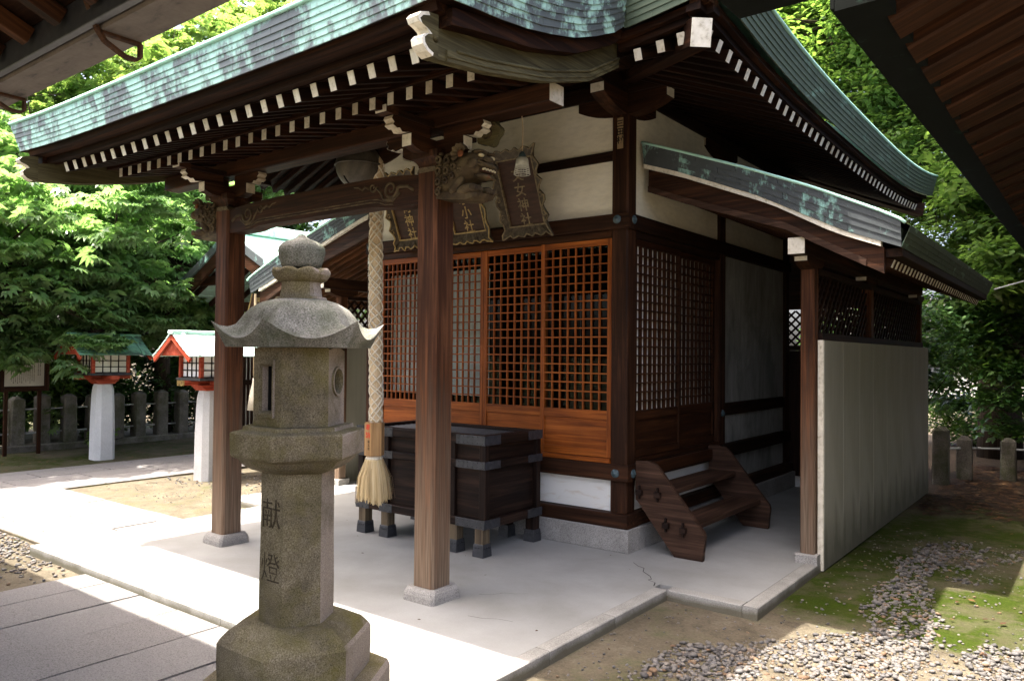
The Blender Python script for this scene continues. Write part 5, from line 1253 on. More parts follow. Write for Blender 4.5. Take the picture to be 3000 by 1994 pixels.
# studded iron straps on the rail corners and middles
def strap(x0, x1, y0, y1, zz0, zz1, face):
    s = box('iron_strap', x0, x1, y0, y1, zz0, zz1, IR, ob, 0.002); mb = MB()
    L = (x1 - x0) if face == 'y' else (y1 - y0); nn = max(3, int(L / 0.05))
    for i in range(nn):
        for zz in (zz0 + 0.014, zz1 - 0.014):
            t = (i + 0.5) / nn
            c = (x0 + (x1 - x0) * t, y0 - 0.002, zz) if face == 'y' else (x1 + 0.002, y0 + (y1 - y0) * t, zz)
            mb.box(c, (0.009, 0.007, 0.009) if face == 'y' else (0.007, 0.009, 0.009), Matrix.Rotation(0.78, 3, 'Y' if face == 'y' else 'X'))
    mb.build('iron_studs', mat(IR), s)
for zz0, zz1 in ((0.882, 0.959), (0.691, 0.754), (0.220, 0.292)):
    e = 0.004
    strap(bx0 - e, bx0 + 0.17, by0 - e, by0 - 0.0005, zz0, zz1, 'y'); strap(bx1 - 0.30, bx1 + e, by0 - e, by0 - 0.0005, zz0, zz1, 'y'); strap(bx0 + 0.30, bx0 + 0.46, by0 - e, by0 - 0.0005, zz0, zz1, 'y')
    strap(bx1 + 0.0005, bx1 + e, by0 - 0.0005, by0 + 0.20, zz0, zz1, 'x'); strap(bx1 + 0.0005, bx1 + e, by1 - 0.20, by1 + e, zz0, zz1, 'x')

# ================================================================== bell and bell rope
bl = thing('bell', 'large round bronze bell hanging under the porch beam', 'bell', (-1.34, 0.50, 2.93))
vs, fs = sphere_mesh('b', None, 0.19, 0.19, 0.19, 28, 18)
b_ = raw('bell_body', [(-1.34 + v[0], 0.50 + v[1], 3.15 + v[2]) for v in vs], fs, mat('bell'), bl, True)
mb = MB(); mb.tube([(-1.34 + 0.192 * math.cos(2 * math.pi * i / 28), 0.5 + 0.192 * math.sin(2 * math.pi * i / 28), 3.15) for i in range(29)], 0.008, 6); mb.build('bell_rib', mat('bell'), b_, True)
mb = MB(); mb.tube([(-1.34, 0.5 - 0.1905 * math.cos(a), 3.15 + 0.1905 * math.sin(a)) for a in [R(-35 - 7 * i) for i in range(16)]], 0.007, 5); mb.build('bell_slit', mat('black'), b_, True)
mb = MB(); mb.tube([(-1.34 + 0.035 * math.cos(a), 0.5, 3.36 + 0.035 * math.sin(a)) for a in [2 * math.pi * i / 12 for i in range(13)]], 0.008, 6); mb.build('hanging_ring', mat('darkmetal'), bl, True)
RX, RY = -1.205, 0.585
rp = thing('bell_rope', 'thick netted white bell rope with wooden handle block and straw tassel', 'rope', (RX, RY, 0.41))
zr0, zr1 = 1.035, 3.16; rr = 0.051
mb = MB(); ptsr = [(RX + 0.010 * math.sin(z * 2.1), RY + 0.008 * math.sin(z * 1.3), z) for z in [zr0 + (zr1 - zr0) * i / 60 for i in range(61)]] + [(RX - 0.06, RY - 0.03, 3.25), (RX - 0.12, RY - 0.06, 3.33)]
mb.tube(ptsr, [rr * (1 + 0.03 * math.sin(i * 1.7)) for i in range(len(ptsr))], 14); core = mb.build('rope', mat('rope'), rp, True)
mb = MB(); ph = 5; tw = 2 * math.pi / 0.36
for d in (-1, 1):
    for k in range(ph):
        pts = []
        for i in range(131):
            z = zr0 + (zr1 - zr0) * i / 130; a = d * tw * z + 2 * math.pi * k / ph + 0.35 * math.sin(z * 5 + k) + 0.2 * math.sin(z * 13 + 2 * k); r_ = rr * (1 + 0.05 * math.sin(z * 9 + k)) + 0.003
            pts.append((RX + 0.010 * math.sin(z * 2.1) + r_ * math.cos(a), RY + 0.008 * math.sin(z * 1.3) + r_ * math.sin(a), z))
        mb.tube(pts, 0.0068, 4, False)
mb.build('rope_netting', mat('ropenet'), core, True)
def ngon_col(name, c, Rr, z0, z1, n, m, parent, a0=0.0):
    vs = [(c[0] + Rr * math.cos(a0 + 2 * math.pi * k / n), c[1] + Rr * math.sin(a0 + 2 * math.pi * k / n), z) for z in (z0, z1) for k in range(n)]
    return raw(name, vs, [(k, (k + 1) % n, n + (k + 1) % n, n + k) for k in range(n)] + [tuple(range(n - 1, -1, -1)), tuple(range(n, 2 * n))], m, parent)
hb = ngon_col('handle_block', (RX, RY), 0.082, 0.775, 1.045, 6, W('pale', 'z'), rp, 0.0)
ap = 0.082 * math.cos(math.pi / 6) + 0.0006
nd = Vector((math.cos(R(-90)), math.sin(R(-90)), 0))
lettering('red_lettering', '奉\n納', mat('redink'), 0.054, (RX, RY - ap, 0.972), (R(90), 0, 0), hb, 0.0005, 1.15, 0.001)
lettering('black_lettering', '福\n玉\n会', mat('ink'), 0.026, (RX + 0.008, RY - ap, 0.862), (R(90), 0, 0), hb, 0.0005, 1.1)
mb = MB(); mb.tube([(RX + 0.05 * math.cos(2 * math.pi * i / 20), RY + 0.05 * math.sin(2 * math.pi * i / 20), 0.752) for i in range(21)], 0.021, 8); mb.build('tassel_collar', mat('ropenet'), rp, True)
mb = MB()
for i in range(900):
    a = random.uniform(0, 2 * math.pi); s = math.sqrt(random.random()); r1 = 0.03 + 0.045 * s; r2 = 0.02 + 0.125 * s + random.uniform(-0.012, 0.022) * (3 if random.random() < 0.05 else 1); zb_ = 0.40 + random.uniform(0, 0.055) + 0.02 * math.sin(3 * a)
    t0 = Vector((RX + r1 * math.cos(a), RY + r1 * math.sin(a), 0.745)); t1 = Vector((RX + (0.25 * r1 + 0.75 * r2) * math.cos(a), RY + (0.25 * r1 + 0.75 * r2) * math.sin(a), 0.60)); t2 = Vector((RX + r2 * math.cos(a + 0.06), RY + r2 * math.sin(a + 0.06), zb_))
    w = Vector((-math.sin(a), math.cos(a), 0)) * 0.0034
    mb.add([t0 - w, t0 + w, t1 + w, t1 - w, t2 + w * 0.6, t2 - w * 0.6], [(0, 1, 2, 3), (3, 2, 4, 5)])
mb.build('straw_tassel', mat('straw'), rp, True)

# ================================================================== hanging lamp
HX, HY = -0.031, 1.0
lp = thing('hanging_lamp', 'small white hanging lamp with wire guard in front of the right tablet', 'lamp', (HX, HY, 2.98))
mb = MB(); mb.tube([(HX - 0.008, HY, 3.72), (HX - 0.006, HY, 3.45), (HX + 0.004, HY, 3.36), (HX, HY, 3.16)], 0.004, 5); mb.build('cord', mat('rope'), lp)
mb = MB(); mb.lathe([(0.012, 3.175), (0.022, 3.16), (0.028, 3.145), (0.030, 3.13)], (HX, HY, 0), 14); mb.build('socket', mat('bronze'), lp, True)
mb = MB(); mb.lathe([(0.030, 3.132), (0.046, 3.118), (0.050, 3.09), (0.053, 3.06), (0.050, 3.06), (0.02, 3.09)], (HX, HY, 0), 18); mb.build('shade', mat('enamel'), lp, True)
mb = MB()
for k, z in enumerate((3.055, 3.041, 3.027, 3.013, 2.999)):
    r = 0.054 + 0.0022 * k; mb.tube([(HX + r * math.cos(2 * math.pi * i / 16), HY + r * math.sin(2 * math.pi * i / 16), z) for i in range(17)], 0.0022, 4)
for k in range(8):
    a = 2 * math.pi * k / 8; mb.tube([(HX + 0.053 * math.cos(a), HY + 0.053 * math.sin(a), 3.06), (HX + 0.063 * math.cos(a), HY + 0.063 * math.sin(a), 2.998)], 0.002, 4)
mb.build('wire_guard', mat('enamel'), lp)

# ================================================================== name tablets
def tablet(xc, label, chars, fm, gm, wavy, seed):
    w, h = 0.55, 0.82; rg = random.Random(seed)
    t = thing('name_tablet', label, 'tablet', (xc, 1.86, 2.68), 'carved name tablets above the doors')
    tilt = math.atan2(0.30, 0.76); ax = Matrix.Rotation(tilt, 3, 'X')   # lean forward at the top
    def P(u, v, d): q = ax @ Vector((u, -d, v)); return (xc + q.x, 1.86 + q.y, 2.68 + q.z)
    def slab(name, u0, u1, v0, v1, d0, d1, m, par):
        vs = [P(u, v, d) for d in (d0, d1) for v in (v0, v1) for u in (u0, u1)]
        return raw(name, vs, [(0, 2, 3, 1), (4, 5, 7, 6), (0, 1, 5, 4), (2, 6, 7, 3), (0, 4, 6, 2), (1, 3, 7, 5)], m, par)
    bd = slab('tablet_board', -0.185, 0.185, 0.11, 0.69, 0.02, 0.035, mat('tabletback'), t)
    for a in ((-0.197, -0.185, 0.10, 0.70), (0.185, 0.197, 0.10, 0.70), (-0.185, 0.185, 0.098, 0.11), (-0.185, 0.185, 0.69, 0.702)): slab('inner_moulding', *a, 0.02, 0.052, mat(gm), t)
    # sloping frame with ragged carved outer edge, one piece per side
    def side(pin, pout, name):
        vs = []
        for (a, b), (c, d) in zip(pin, pout): vs += [P(a, b, 0.045), P(c, d, 0.085), P(c, d, 0.06), P(a, b, 0.015)]
        n = len(pin); fs = []
        for i in range(n - 1): fs += [(4 * i + k, 4 * i + (k + 1) % 4, 4 * i + 4 + (k + 1) % 4, 4 * i + 4 + k) for k in range(4)]
        fs += [(0, 1, 2, 3), tuple(4 * n - 4 + k for k in (3, 2, 1, 0))]
        fr = raw(name, vs, fs, mat(fm), t)
        mb = MB(); mb.tube([P(c, d, 0.084) for c, d in pout], 0.0075, 5); mb.build('gilt_edge', mat(gm), fr)
        return fr
    N = 18
    def rag(i, amp): return amp * (0.5 + 0.5 * math.sin(i * 1.9 + seed)) + rg.uniform(0, amp * 0.5)
    fr = side([(-0.197 + 0.394 * i / N, 0.702) for i in range(N + 1)], [(-0.275 + 0.55 * i / N, 0.80 - rag(i, wavy) * (1 if 0 < i < N else 0)) for i in range(N + 1)], 'frame_piece')
    side([(-0.197 + 0.394 * i / N, 0.098) for i in range(N + 1)], [(-0.275 + 0.55 * i / N, 0.0 + rag(i, wavy) * (1 if 0 < i < N else 0)) for i in range(N + 1)], 'frame_piece')
    for s in (-1, 1):
        f2 = side([(s * 0.197, 0.098 + 0.604 * i / N) for i in range(N + 1)], [(s * (0.275 - rag(i, wavy * 1.3) * (1 if 0 < i < N else 0)), 0.0 + 0.80 * i / N) for i in range(N + 1)], 'frame_piece')
        for v in (0.2, 0.36, 0.55, 0.66):
            mb = MB(); pts = []
            for i in range(14): q = i / 13; a = 1 + 6.5 * q; r = 0.026 * (1 - 0.75 * q); pts.append(P(s * 0.228 + r * math.cos(a), v + r * math.sin(a), 0.075))
            mb.tube(pts, 0.004, 4); mb.build('scroll_relief', mat(gm), f2, True)
    for k, c in enumerate(chars):
        v = 0.60 - k * (0.40 / max(1, len(chars) - 1)) - 0.02
        o = lettering('gold_character', c, mat(gm), 0.125, P(0.0, v - 0.03, 0.0375), (R(90) + tilt, 0, 0), bd, 0.0015, 1.0, 0.001)
    return t
tablet(-0.55, 'dark tablet with worn gold characters and ragged frame nearest the corner column', '文女神社', 'tabletframe', 'goldold', 0.030, 3)
tablet(-1.22, 'middle gold-lettered tablet partly hidden behind the front porch pillar', '白水小社', 'tabletframe', 'gold', 0.022, 5)
tablet(-1.97, 'gold-lettered tablet with pale carved edge nearest the bell rope', '稲荷神社', 'tabletframe', 'gold', 0.036, 8)

# ================================================================== wooden steps
st = thing('wooden_steps', 'short brown wooden steps with pegged side boards below the side doors', 'steps', (0.75, 2.73, 0))
sidep = [(0.447, 0.735), (0.55, 0.742), (0.62, 0.725), (0.66, 0.69), (1.045, 0.225), (1.055, 0.19), (1.035, 0.0), (0.795, 0.0), (0.47, 0.40), (0.447, 0.42)]
for y in (1.97, 3.46): prism('side_board', sidep, 'y', y, y + 0.042, W('step', 'x'), st)
for x0_, x1_, z in ((0.455, 0.72, 0.462), (0.69, 0.965, 0.225)): box('tread', x0_, x1_, 2.014, 3.458, z, z + 0.045, 'step', st, 0.006)
box('top_board', 0.447, 0.49, 2.014, 3.458, 0.60, 0.70, 'doordk', st, 0.004)
for x, z in ((0.49, 0.482), (0.655, 0.478), (0.73, 0.243), (0.88, 0.225)):
    p = box('peg', x - 0.026, x + 0.026, 1.935, 1.968, z - 0.022, z + 0.022, 'box', st, 0.004); box('wedge', x - 0.008, x + 0.008, 1.938, 1.962, z - 0.05, z + 0.06, 'box', p, 0.002)

# ================================================================== red post lanterns
def red_lantern(cx, cy, label):
    t = thing('post_lantern', label, 'lantern', (cx, cy, -0.06), 'red lanterns beside the far path')
    mb = MB()
    for z, h in ((-0.12, 0.155), (0.5, 0.150), (0.85, 0.140), (1.0, 0.132), (1.07, 0.120), (1.10, 0.112)):
        c = h * 0.42; mb.v += [(cx + h - c, cy - h, z), (cx + h, cy - h + c, z), (cx + h, cy + h - c, z), (cx + h - c, cy + h, z), (cx - h + c, cy + h, z), (cx - h, cy + h - c, z), (cx - h, cy - h + c, z), (cx - h + c, cy - h, z)]
    for i in range(5): mb.f += [(8 * i + k, 8 * i + (k + 1) % 8, 8 * i + 8 + (k + 1) % 8, 8 * i + 8 + k) for k in range(8)]
    mb.f.append(tuple(range(40, 48))); mb.build('granite_post', mat('granitewhite'), t)
    rd = W('red', 'y')
    prism('red_bracket', [(cy - 0.12, 1.10), (cy + 0.12, 1.10), (cy + 0.2, 1.175), (cy - 0.2, 1.175)], 'x', cx - 0.13, cx + 0.13, rd, t)
    box('red_beam', cx - 0.06, cx + 0.06, cy - 0.42, cy + 0.42, 1.176, 1.235, rd, t, 0.012); box('red_beam', cx - 0.40, cx + 0.40, cy - 0.06, cy + 0.06, 1.178, 1.233, rd, t, 0.012)
    for y in (-0.42, 0.42): box('brass_cap', cx - 0.064, cx + 0.064, *sorted((cy + y, cy + y * 0.93)), 1.174, 1.237, 'gold', t, 0)
    box('dark_sill', cx - 0.29, cx + 0.29, cy - 0.31, cy + 0.31, 1.238, 1.272, 'darkmetal', t, 0.005)
    for x in (-0.24, 0.24):
        for y in (-0.265, 0.265): box('red_post', cx + x - 0.025, cx + x + 0.025, cy + y - 0.025, cy + y + 0.025, 1.273, 1.56, rd, t, 0.004)
    for ax_, s in (('x', 1), ('x', -1), ('y', 1), ('y', -1)):
        def WB(name, a, b, d0, d1, za, zc, m, par):
            if ax_ == 'x': return box(name, *sorted((cx + s * d0, cx + s * d1)), cy + a, cy + b, za, zc, m, par, 0)
            return box(name, cx + a, cx + b, *sorted((cy + s * d0 * 1.08, cy + s * d1 * 1.08)), za, zc, m, par, 0)
        hw = 0.238 if ax_ == 'x' else 0.213
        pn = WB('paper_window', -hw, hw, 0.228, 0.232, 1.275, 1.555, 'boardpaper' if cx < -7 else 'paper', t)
        for i in range(1, 4): WB('window_bar', -hw + 2 * hw * i / 4 - 0.007, -hw + 2 * hw * i / 4 + 0.007, 0.233, 0.243, 1.275, 1.555, 'box', pn)
        for i in range(0, 4): WB('window_bar', -hw, hw, 0.233, 0.2425, 1.275 + 0.28 * i / 3 - (0.0 if i == 0 else 0.008 if i == 3 else 0.007), 1.275 + 0.28 * i / 3 + (0.012 if i == 0 else 0.0 if i == 3 else 0.007), 'box', pn)
    # gabled roof of stepped copper strips, ridge along y
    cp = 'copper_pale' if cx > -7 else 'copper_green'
    for s in (-1, 1):
        for i in range(5):
            u0, u1 = i / 5, (i + 1) / 5 + 0.05; x0_, x1_ = 0.03 + 0.40 * u0, 0.03 + 0.40 * u1; zz0 = 1.83 - 0.33 * u0 + 0.05 * u0 * u0; zz1 = 1.83 - 0.33 * u1 + 0.05 * u1 * u1
            dz = 0.016
            vs = [(cx + s * x0_, cy + y, zz0 + q - 0.004 * i * 0) for y in (-0.55, 0.55) for q in (0, dz)] + [(cx + s * x1_, cy + y, zz1 + q + 0.008) for y in (-0.55, 0.55) for q in (0, dz)]
            raw('copper_strip', vs, [(0, 1, 3, 2), (4, 6, 7, 5), (0, 4, 5, 1), (2, 3, 7, 6), (1, 5, 7, 3), (0, 2, 6, 4)], mat(cp), t)
        for y in (-0.42, 0.42): bar('roof_rib', (cx + s * 0.02, cy + y, 1.862), (cx + s * 0.46, cy + y, 1.555), 0.035, 0.03, cp, t, 0.004)
        for y in (-0.53, 0.53): bar('bargeboard', (cx, cy + y, 1.80), (cx + s * 0.43, cy + y, 1.50), 0.03, 0.06, 'red', t, 0.004)
    for y in (-0.50, 0.50): prism('gable_board', [(cx - 0.30, 1.56), (cx + 0.30, 1.56), (cx, 1.79)], 'y', cy + y - 0.01, cy + y + 0.01, rd, t)
    box('ceiling_board', cx - 0.33, cx + 0.33, cy - 0.50, cy + 0.50, 1.555, 1.57, 'pale', t, 0)
    box('ridge_cap', cx - 0.055, cx + 0.055, cy - 0.56, cy + 0.56, 1.835, 1.885, cp, t, 0.01)
red_lantern(-8.88, 1.95, 'red lantern on granite post in tree shade beside the notice board')
red_lantern(-5.89, 1.95, 'sunlit red lantern on granite post partly hidden by the left porch pillar')

# ================================================================== stone fences
def fence_post(cx, cy, h, w, parent, rg):
    mb = MB(); z = ground_z(cx, cy) - 0.05
    for zz, k in ((z, 1.0), (z + h * 0.5, 0.985), (z + h - 0.05, 0.95), (z + h, 0.35)):
        e = w / 2 * k; c = 0.018
        mb.v += [(cx + a * e + rg.uniform(-.006, .006), cy + b * e + rg.uniform(-.006, .006), zz) for a, b in ((0.8, -1), (1, -0.8), (1, 0.8), (0.8, 1), (-0.8, 1), (-1, 0.8), (-1, -0.8), (-0.8, -1))]
    for i in range(3): mb.f += [(8 * i + k, 8 * i + (k + 1) % 8, 8 * i + 8 + (k + 1) % 8, 8 * i + 8 + k) for k in range(8)]
    mb.f.append(tuple(range(24, 32))); mb.build('stone_post', mat('fencestone'), parent)
rg = random.Random(4)
fn_ = thing('stone_fence', 'row of mossy stone posts with pipe rails in front of the left trees', 'fence', (-10.9, 3.0, -0.06))
for i in range(21): fence_post(-10.88 + rg.uniform(-0.03, 0.03), -0.2 + i * 0.415, 0.98 + rg.uniform(-0.03, 0.03), 0.215, fn_, rg)
for z in (0.22, 0.62): mb = MB(); mb.tube([(-10.88, -1.0, z), (-10.88, 8.4, z)], 0.016, 6); mb.build('pipe_rail', mat('pipe'), fn_, True)
box('fence_footing', -11.05, -10.70, -1.0, 8.4, -0.12, 0.03, 'fencestone', fn_, 0.02)
fr_ = thing('stone_fence', 'low round-topped stone posts with one rail behind the pale panel wall', 'fence', (2.4, 8.6, -0.12))
for x, y, h in ((1.80, 8.0, 0.82), (1.98, 8.75, 0.66), (2.48, 9.0, 0.64), (2.95, 9.05, 0.64), (3.45, 9.1, 0.64), (3.95, 9.1, 0.64)): fence_post(x, y, h, 0.19, fr_, rg)
mb = MB(); mb.tube([(1.8, 8.4, 0.36), (1.98, 8.75, 0.36), (2.48, 9.0, 0.36), (3.95, 9.1, 0.36)], 0.016, 6); mb.build('pipe_rail', mat('pipe'), fr_, True)

# ================================================================== notice board
nb = thing('notice_board', 'brown framed notice board with pale sheet of small vertical text', 'notice board', (-10.3, 1.365, -0.06))
box('board_back', -10.33, -10.30, 1.0, 1.73, 0.95, 1.58, 'doordk', nb, 0.004)
for a in ((1.0, 1.07, 0.95, 1.58), (1.66, 1.73, 0.95, 1.58)): box('board_frame', -10.302, -10.27, a[0], a[1], a[2], a[3], 'doordk', nb, 0.006)
for a in ((1.071, 1.659, 0.95, 1.03), (1.071, 1.659, 1.50, 1.58)): box('board_frame', -10.302, -10.271, a[0], a[1], a[2], a[3], 'doordk', nb, 0.006)
sh = box('text_sheet', -10.299, -10.294, 1.075, 1.655, 1.035, 1.495, 'boardpaper', nb, 0)
mb = MB(); rg2 = random.Random(9)
for c in range(17):
    y = 1.115 + 0.030 * c; z = 1.47; zend = 1.08 + (0.25 if c in (0, 1) else rg2.uniform(0, 0.05)) if c < 15 else 1.2
    if c == 14 or c == 1: continue
    while z > zend: h = rg2.uniform(0.012, 0.017); mb.box((-10.2935, y, z - h / 2), (0.0012, rg2.uniform(0.007, 0.013), h * 0.8)); z -= 0.021
mb.build('small_text', mat('ink'), sh)
for y in (1.12, 1.61): box('board_post', -10.37, -10.331, y - 0.03, y + 0.03, -0.08, 1.5, 'doordk', nb, 0.005)
box('board_roof', -10.42, -10.22, 0.95, 1.78, 1.582, 1.61, 'doordk', nb, 0.005)
# ================================================================== hall opposite, its eave over the camera
oh = thing('opposite_hall', 'dark eave with wide sheet gutter and rusty brackets at top left', 'building', (0.5, -5.0, 0))
GX0, GX1 = -9.0, 2.3
prism('gutter', [(-2.225, 2.985), (-2.05, 2.985), (-2.045, 3.13), (-2.06, 3.13), (-2.065, 3.0), (-2.215, 3.0), (-2.215, 3.14), (-2.235, 3.14)], 'x', GX0, GX1, mat('gutter'), oh)
box('fascia_board', GX0, GX1, -2.275, -2.237, 3.0, 3.15, 'darkmetal', oh, 0.003)
for i in range(-24, 8):
    x = -0.475 + i * 0.345 - (0.0)
    if GX0 < x < GX1 - 0.05: bar('rafter', (x, -4.6, 3.075 + 2.31 * 0.42), (x, -2.29, 3.075), 0.062, 0.08, 'orange' if i % 3 == 0 else 'brown', oh, 0.004)
prism('soffit', [(-2.28, 3.125), (-4.7, 4.14), (-4.7, 4.16), (-2.28, 3.145)], 'x', GX0, GX1, W('dark', 'x'), oh)
prism('roof_surface', [(-2.06, 3.13), (-4.75, 4.36), (-7.5, 3.13), (-7.5, 3.0), (-4.75, 4.22), (-2.24, 3.16)], 'x', GX0, GX1, mat('copper_side'), oh)
for i in range(-7, 2):
    x = 0.10 + i * 1.27
    mb = MB(); pts = [(x, -2.40, 3.24), (x, -2.29, 3.11), (x, -2.24, 2.99), (x, -2.205, 2.945), (x, -2.12, 2.905), (x, -2.065, 2.905), (x, -2.05, 2.92), (x, -2.05, 2.978), (x, -2.23, 2.979)]
    for a, b in zip(pts[:-1], pts[1:]):
        A, B = Vector(a), Vector(b); t = (B - A).normalized(); s_ = Vector((1, 0, 0)); n_ = t.cross(s_); w, h = 0.016, 0.006
        mb.add([A + s_ * w + n_ * h, A - s_ * w + n_ * h, A - s_ * w - n_ * h, A + s_ * w - n_ * h, B + s_ * w + n_ * h, B - s_ * w + n_ * h, B - s_ * w - n_ * h, B + s_ * w - n_ * h],
               [(0, 1, 5, 4), (1, 2, 6, 5), (2, 3, 7, 6), (3, 0, 4, 7), (3, 2, 1, 0), (4, 5, 6, 7)])
    mb.build('gutter_bracket', mat('rust'), oh)
for x in (-8.5, -5.5, -2.5, 0.5, 2.2): box('post', x - 0.09, x + 0.09, -5.3, -5.12, -0.1, 4.1, 'pillar', oh, 0.012)
# ================================================================== hall on the right, its eave crossing the top right corner
rh = thing('right_hall', 'dark overhanging eave with closely set heavy rafters at top right', 'building', (5.0, 2.0, 0))
EY0, EY1 = -1.05, 9.5
def ez(y): return 2.79 + 0.012 * (y - 0.5)
def runy(name, sec, m, n=8):
    vs = []; fs = []; q = len(sec)
    for i in range(n + 1):
        y = EY0 + (EY1 - EY0) * i / n; vs += [(x, y, z + ez(y)) for x, z in sec]
    for i in range(n): fs += [(q * i + k, q * i + (k + 1) % q, q * i + q + (k + 1) % q, q * i + q + k) for k in range(q)]
    fs += [tuple(range(q)), tuple(len(vs) - 1 - k for k in range(q))]
    return raw(name, vs, fs, m, rh)
runy('eave_underside', [(2.815, 0.0), (2.975, 0.004), (2.975, 0.045), (2.815, 0.10)], mat('eavedark'))
runy('roof_surface', [(2.80, 0.012), (2.813, 0.008), (2.813, 0.11), (6.6, 1.75), (6.6, 1.85), (2.80, 0.16)], mat('eavedark'))
for i in range(34):
    y = -0.80 + i * 0.303
    bar('rafter', (5.4, y, ez(y) + 0.045 + 2.47 * 0.40), (2.93, y, ez(y) + 0.045), 0.185, 0.14, 'brown', rh, 0.010)
runy('soffit', [(2.97, 0.125), (5.6, 1.17), (5.6, 1.2), (2.97, 0.15)], W('dark', 'y'))
box('wall', 5.45, 5.6, EY0 + 0.2, EY1, -0.15, 3.9, 'plaster', rh, 0)
for y in (-0.7, 2.0, 4.7, 7.4): box('post', 5.35, 5.5, y - 0.08, y + 0.08, -0.15, 3.85, 'brown', rh, 0.01)
# copper-clad end of the roof's front verge
prism('verge_cover', [(2.51, 2.80), (2.83, 2.80), (3.6, 2.98), (3.6, 3.12), (2.83, 2.95), (2.60, 2.93), (2.515, 2.86)], 'y', -1.62, -1.12, mat('eavedark'), rh)

# ================================================================== small shrine behind the far lanterns
ss = thing('small_shrine', 'small shrine with sunlit pale green gabled roof behind the left lean-to', 'shrine', (-7.3, 5.0, -0.06))
AX, AZ, GY = -7.3, 3.50, 3.1
def slope(u): return 3.50 - 1.15 * u + 0.18 * u * u    # u 0 ridge .. 1 eave
HWD = 1.95
for s in (-1, 1):
    for i in range(9):
        u0, u1 = i / 9, (i + 1) / 9 + 0.02; x0_, x1_ = AX + s * HWD * u0, AX + s * HWD * u1; zz0, zz1 = slope(u0), slope(u1) + 0.012
        vs = [(x0_, GY, zz0), (x1_, GY, zz1), (x1_, 6.9, zz1), (x0_, 6.9, zz0), (x0_, GY, zz0 - 0.03), (x1_, GY, zz1 - 0.02), (x1_, 6.9, zz1 - 0.02), (x0_, 6.9, zz0 - 0.03)]
        raw('copper_course', vs, [(0, 1, 2, 3), (4, 7, 6, 5), (0, 4, 5, 1), (1, 5, 6, 2), (2, 6, 7, 3), (3, 7, 4, 0)], mat('copper_pale'), ss)
    us = [i / 10 for i in range(11)]
    band('copper_verge', [(AX + s * HWD * u, slope(u) - 0.12) for u in us], [(AX + s * HWD * u, slope(u) + 0.012) for u in us], 'y', GY - 0.05, GY - 0.004, mat('copper_annex'), ss)
    band('bargeboard', [(AX + s * HWD * u * 0.97, slope(u) - 0.32) for u in us], [(AX + s * HWD * u * 0.97, slope(u) - 0.125) for u in us], 'y', GY - 0.03, GY + 0.02, W('brown', 'x'), ss)
    for y in (3.45, 3.9, 4.35, 4.8, 5.25, 5.7, 6.15): bar('rafter', (AX, y, 3.36), (AX + s * 1.82, y, 2.46), 0.06, 0.07, 'brown', ss, 0.003)
    box('post', AX + s * 1.05 - 0.07, AX + s * 1.05 + 0.07, 3.75, 3.89, -0.05, 2.75, 'brown', ss, 0.01)
    pb = box('beam', *sorted((AX + s * 0.55, AX + s * 1.25)), 3.30, 3.42, 2.72, 2.86, 'brown', ss, 0.005); box('white_end', *sorted((AX + s * 1.2505, AX + s * 1.2545)), 3.303, 3.417, 2.723, 2.857, 'white', pb, 0)
box('ridge_cap', AX - 0.12, AX + 0.12, GY - 0.05, 6.95, 3.49, 3.66, 'copper_pale', ss, 0.02)
box('tie_beam', AX - 1.2, AX + 1.2, 3.76, 3.88, 2.30, 2.45, 'brown', ss, 0.005)
box('back_wall', AX - 1.1, AX + 1.1, 4.6, 4.7, -0.05, 2.9, 'plasterdark', ss, 0)
for i in range(19): box('door_slat', AX - 1.0 + i * 0.11 - 0.02, AX - 1.0 + i * 0.11 + 0.02, 4.05, 4.08, 0.15, 2.25, 'dark', ss, 0.003)
for z in (0.1, 1.05, 1.6): box('door_rail', AX - 1.04, AX + 1.04, 4.045, 4.049 + 0.04, z, z + 0.09, 'dark', ss, 0.003)
box('door_backing', AX - 1.04, AX + 1.04, 4.10, 4.12, 0.05, 2.28, 'plaster', ss, 0)
tb = box('name_board', AX + 0.02, AX + 0.40, 3.50, 3.53, 2.16, 2.72, 'tabletback', ss, 0.004, (R(-15), 0, R(8)))
lettering('gold_lettering', '稲\n荷\n社', mat('gold'), 0.13, (0.0, -0.017, 0.0), (R(90), 0, 0), None, 0.001, 1.2, 0.001).parent = tb
for a in ((-0.19, -0.165), (0.165, 0.19)):
    q = link('gilt_edge', box_mesh((0.025, 0.04, 0.56), mat('gold'), 0.003), tb, ((a[0] + a[1]) / 2, -0.004, 0))
mb = MB(); mb.tube([(AX + 0.42, 3.3, 2.6), (AX + 0.42, 3.3, 1.25)], 0.022, 8); ro = mb.build('bell_cord', mat('rope'), ss, True)
mb = MB(); mb.lathe([(0.10, 0.72), (0.07, 0.95), (0.03, 1.15), (0.02, 1.22)], (AX + 0.42, 3.3, 0), 12); mb.build('cord_tassel', mat('ropenet'), ro, True)
box('step_stone', AX - 1.0, AX + 1.0, 3.62, 4.0, -0.12, 0.10, 'granite', ss, 0.01)

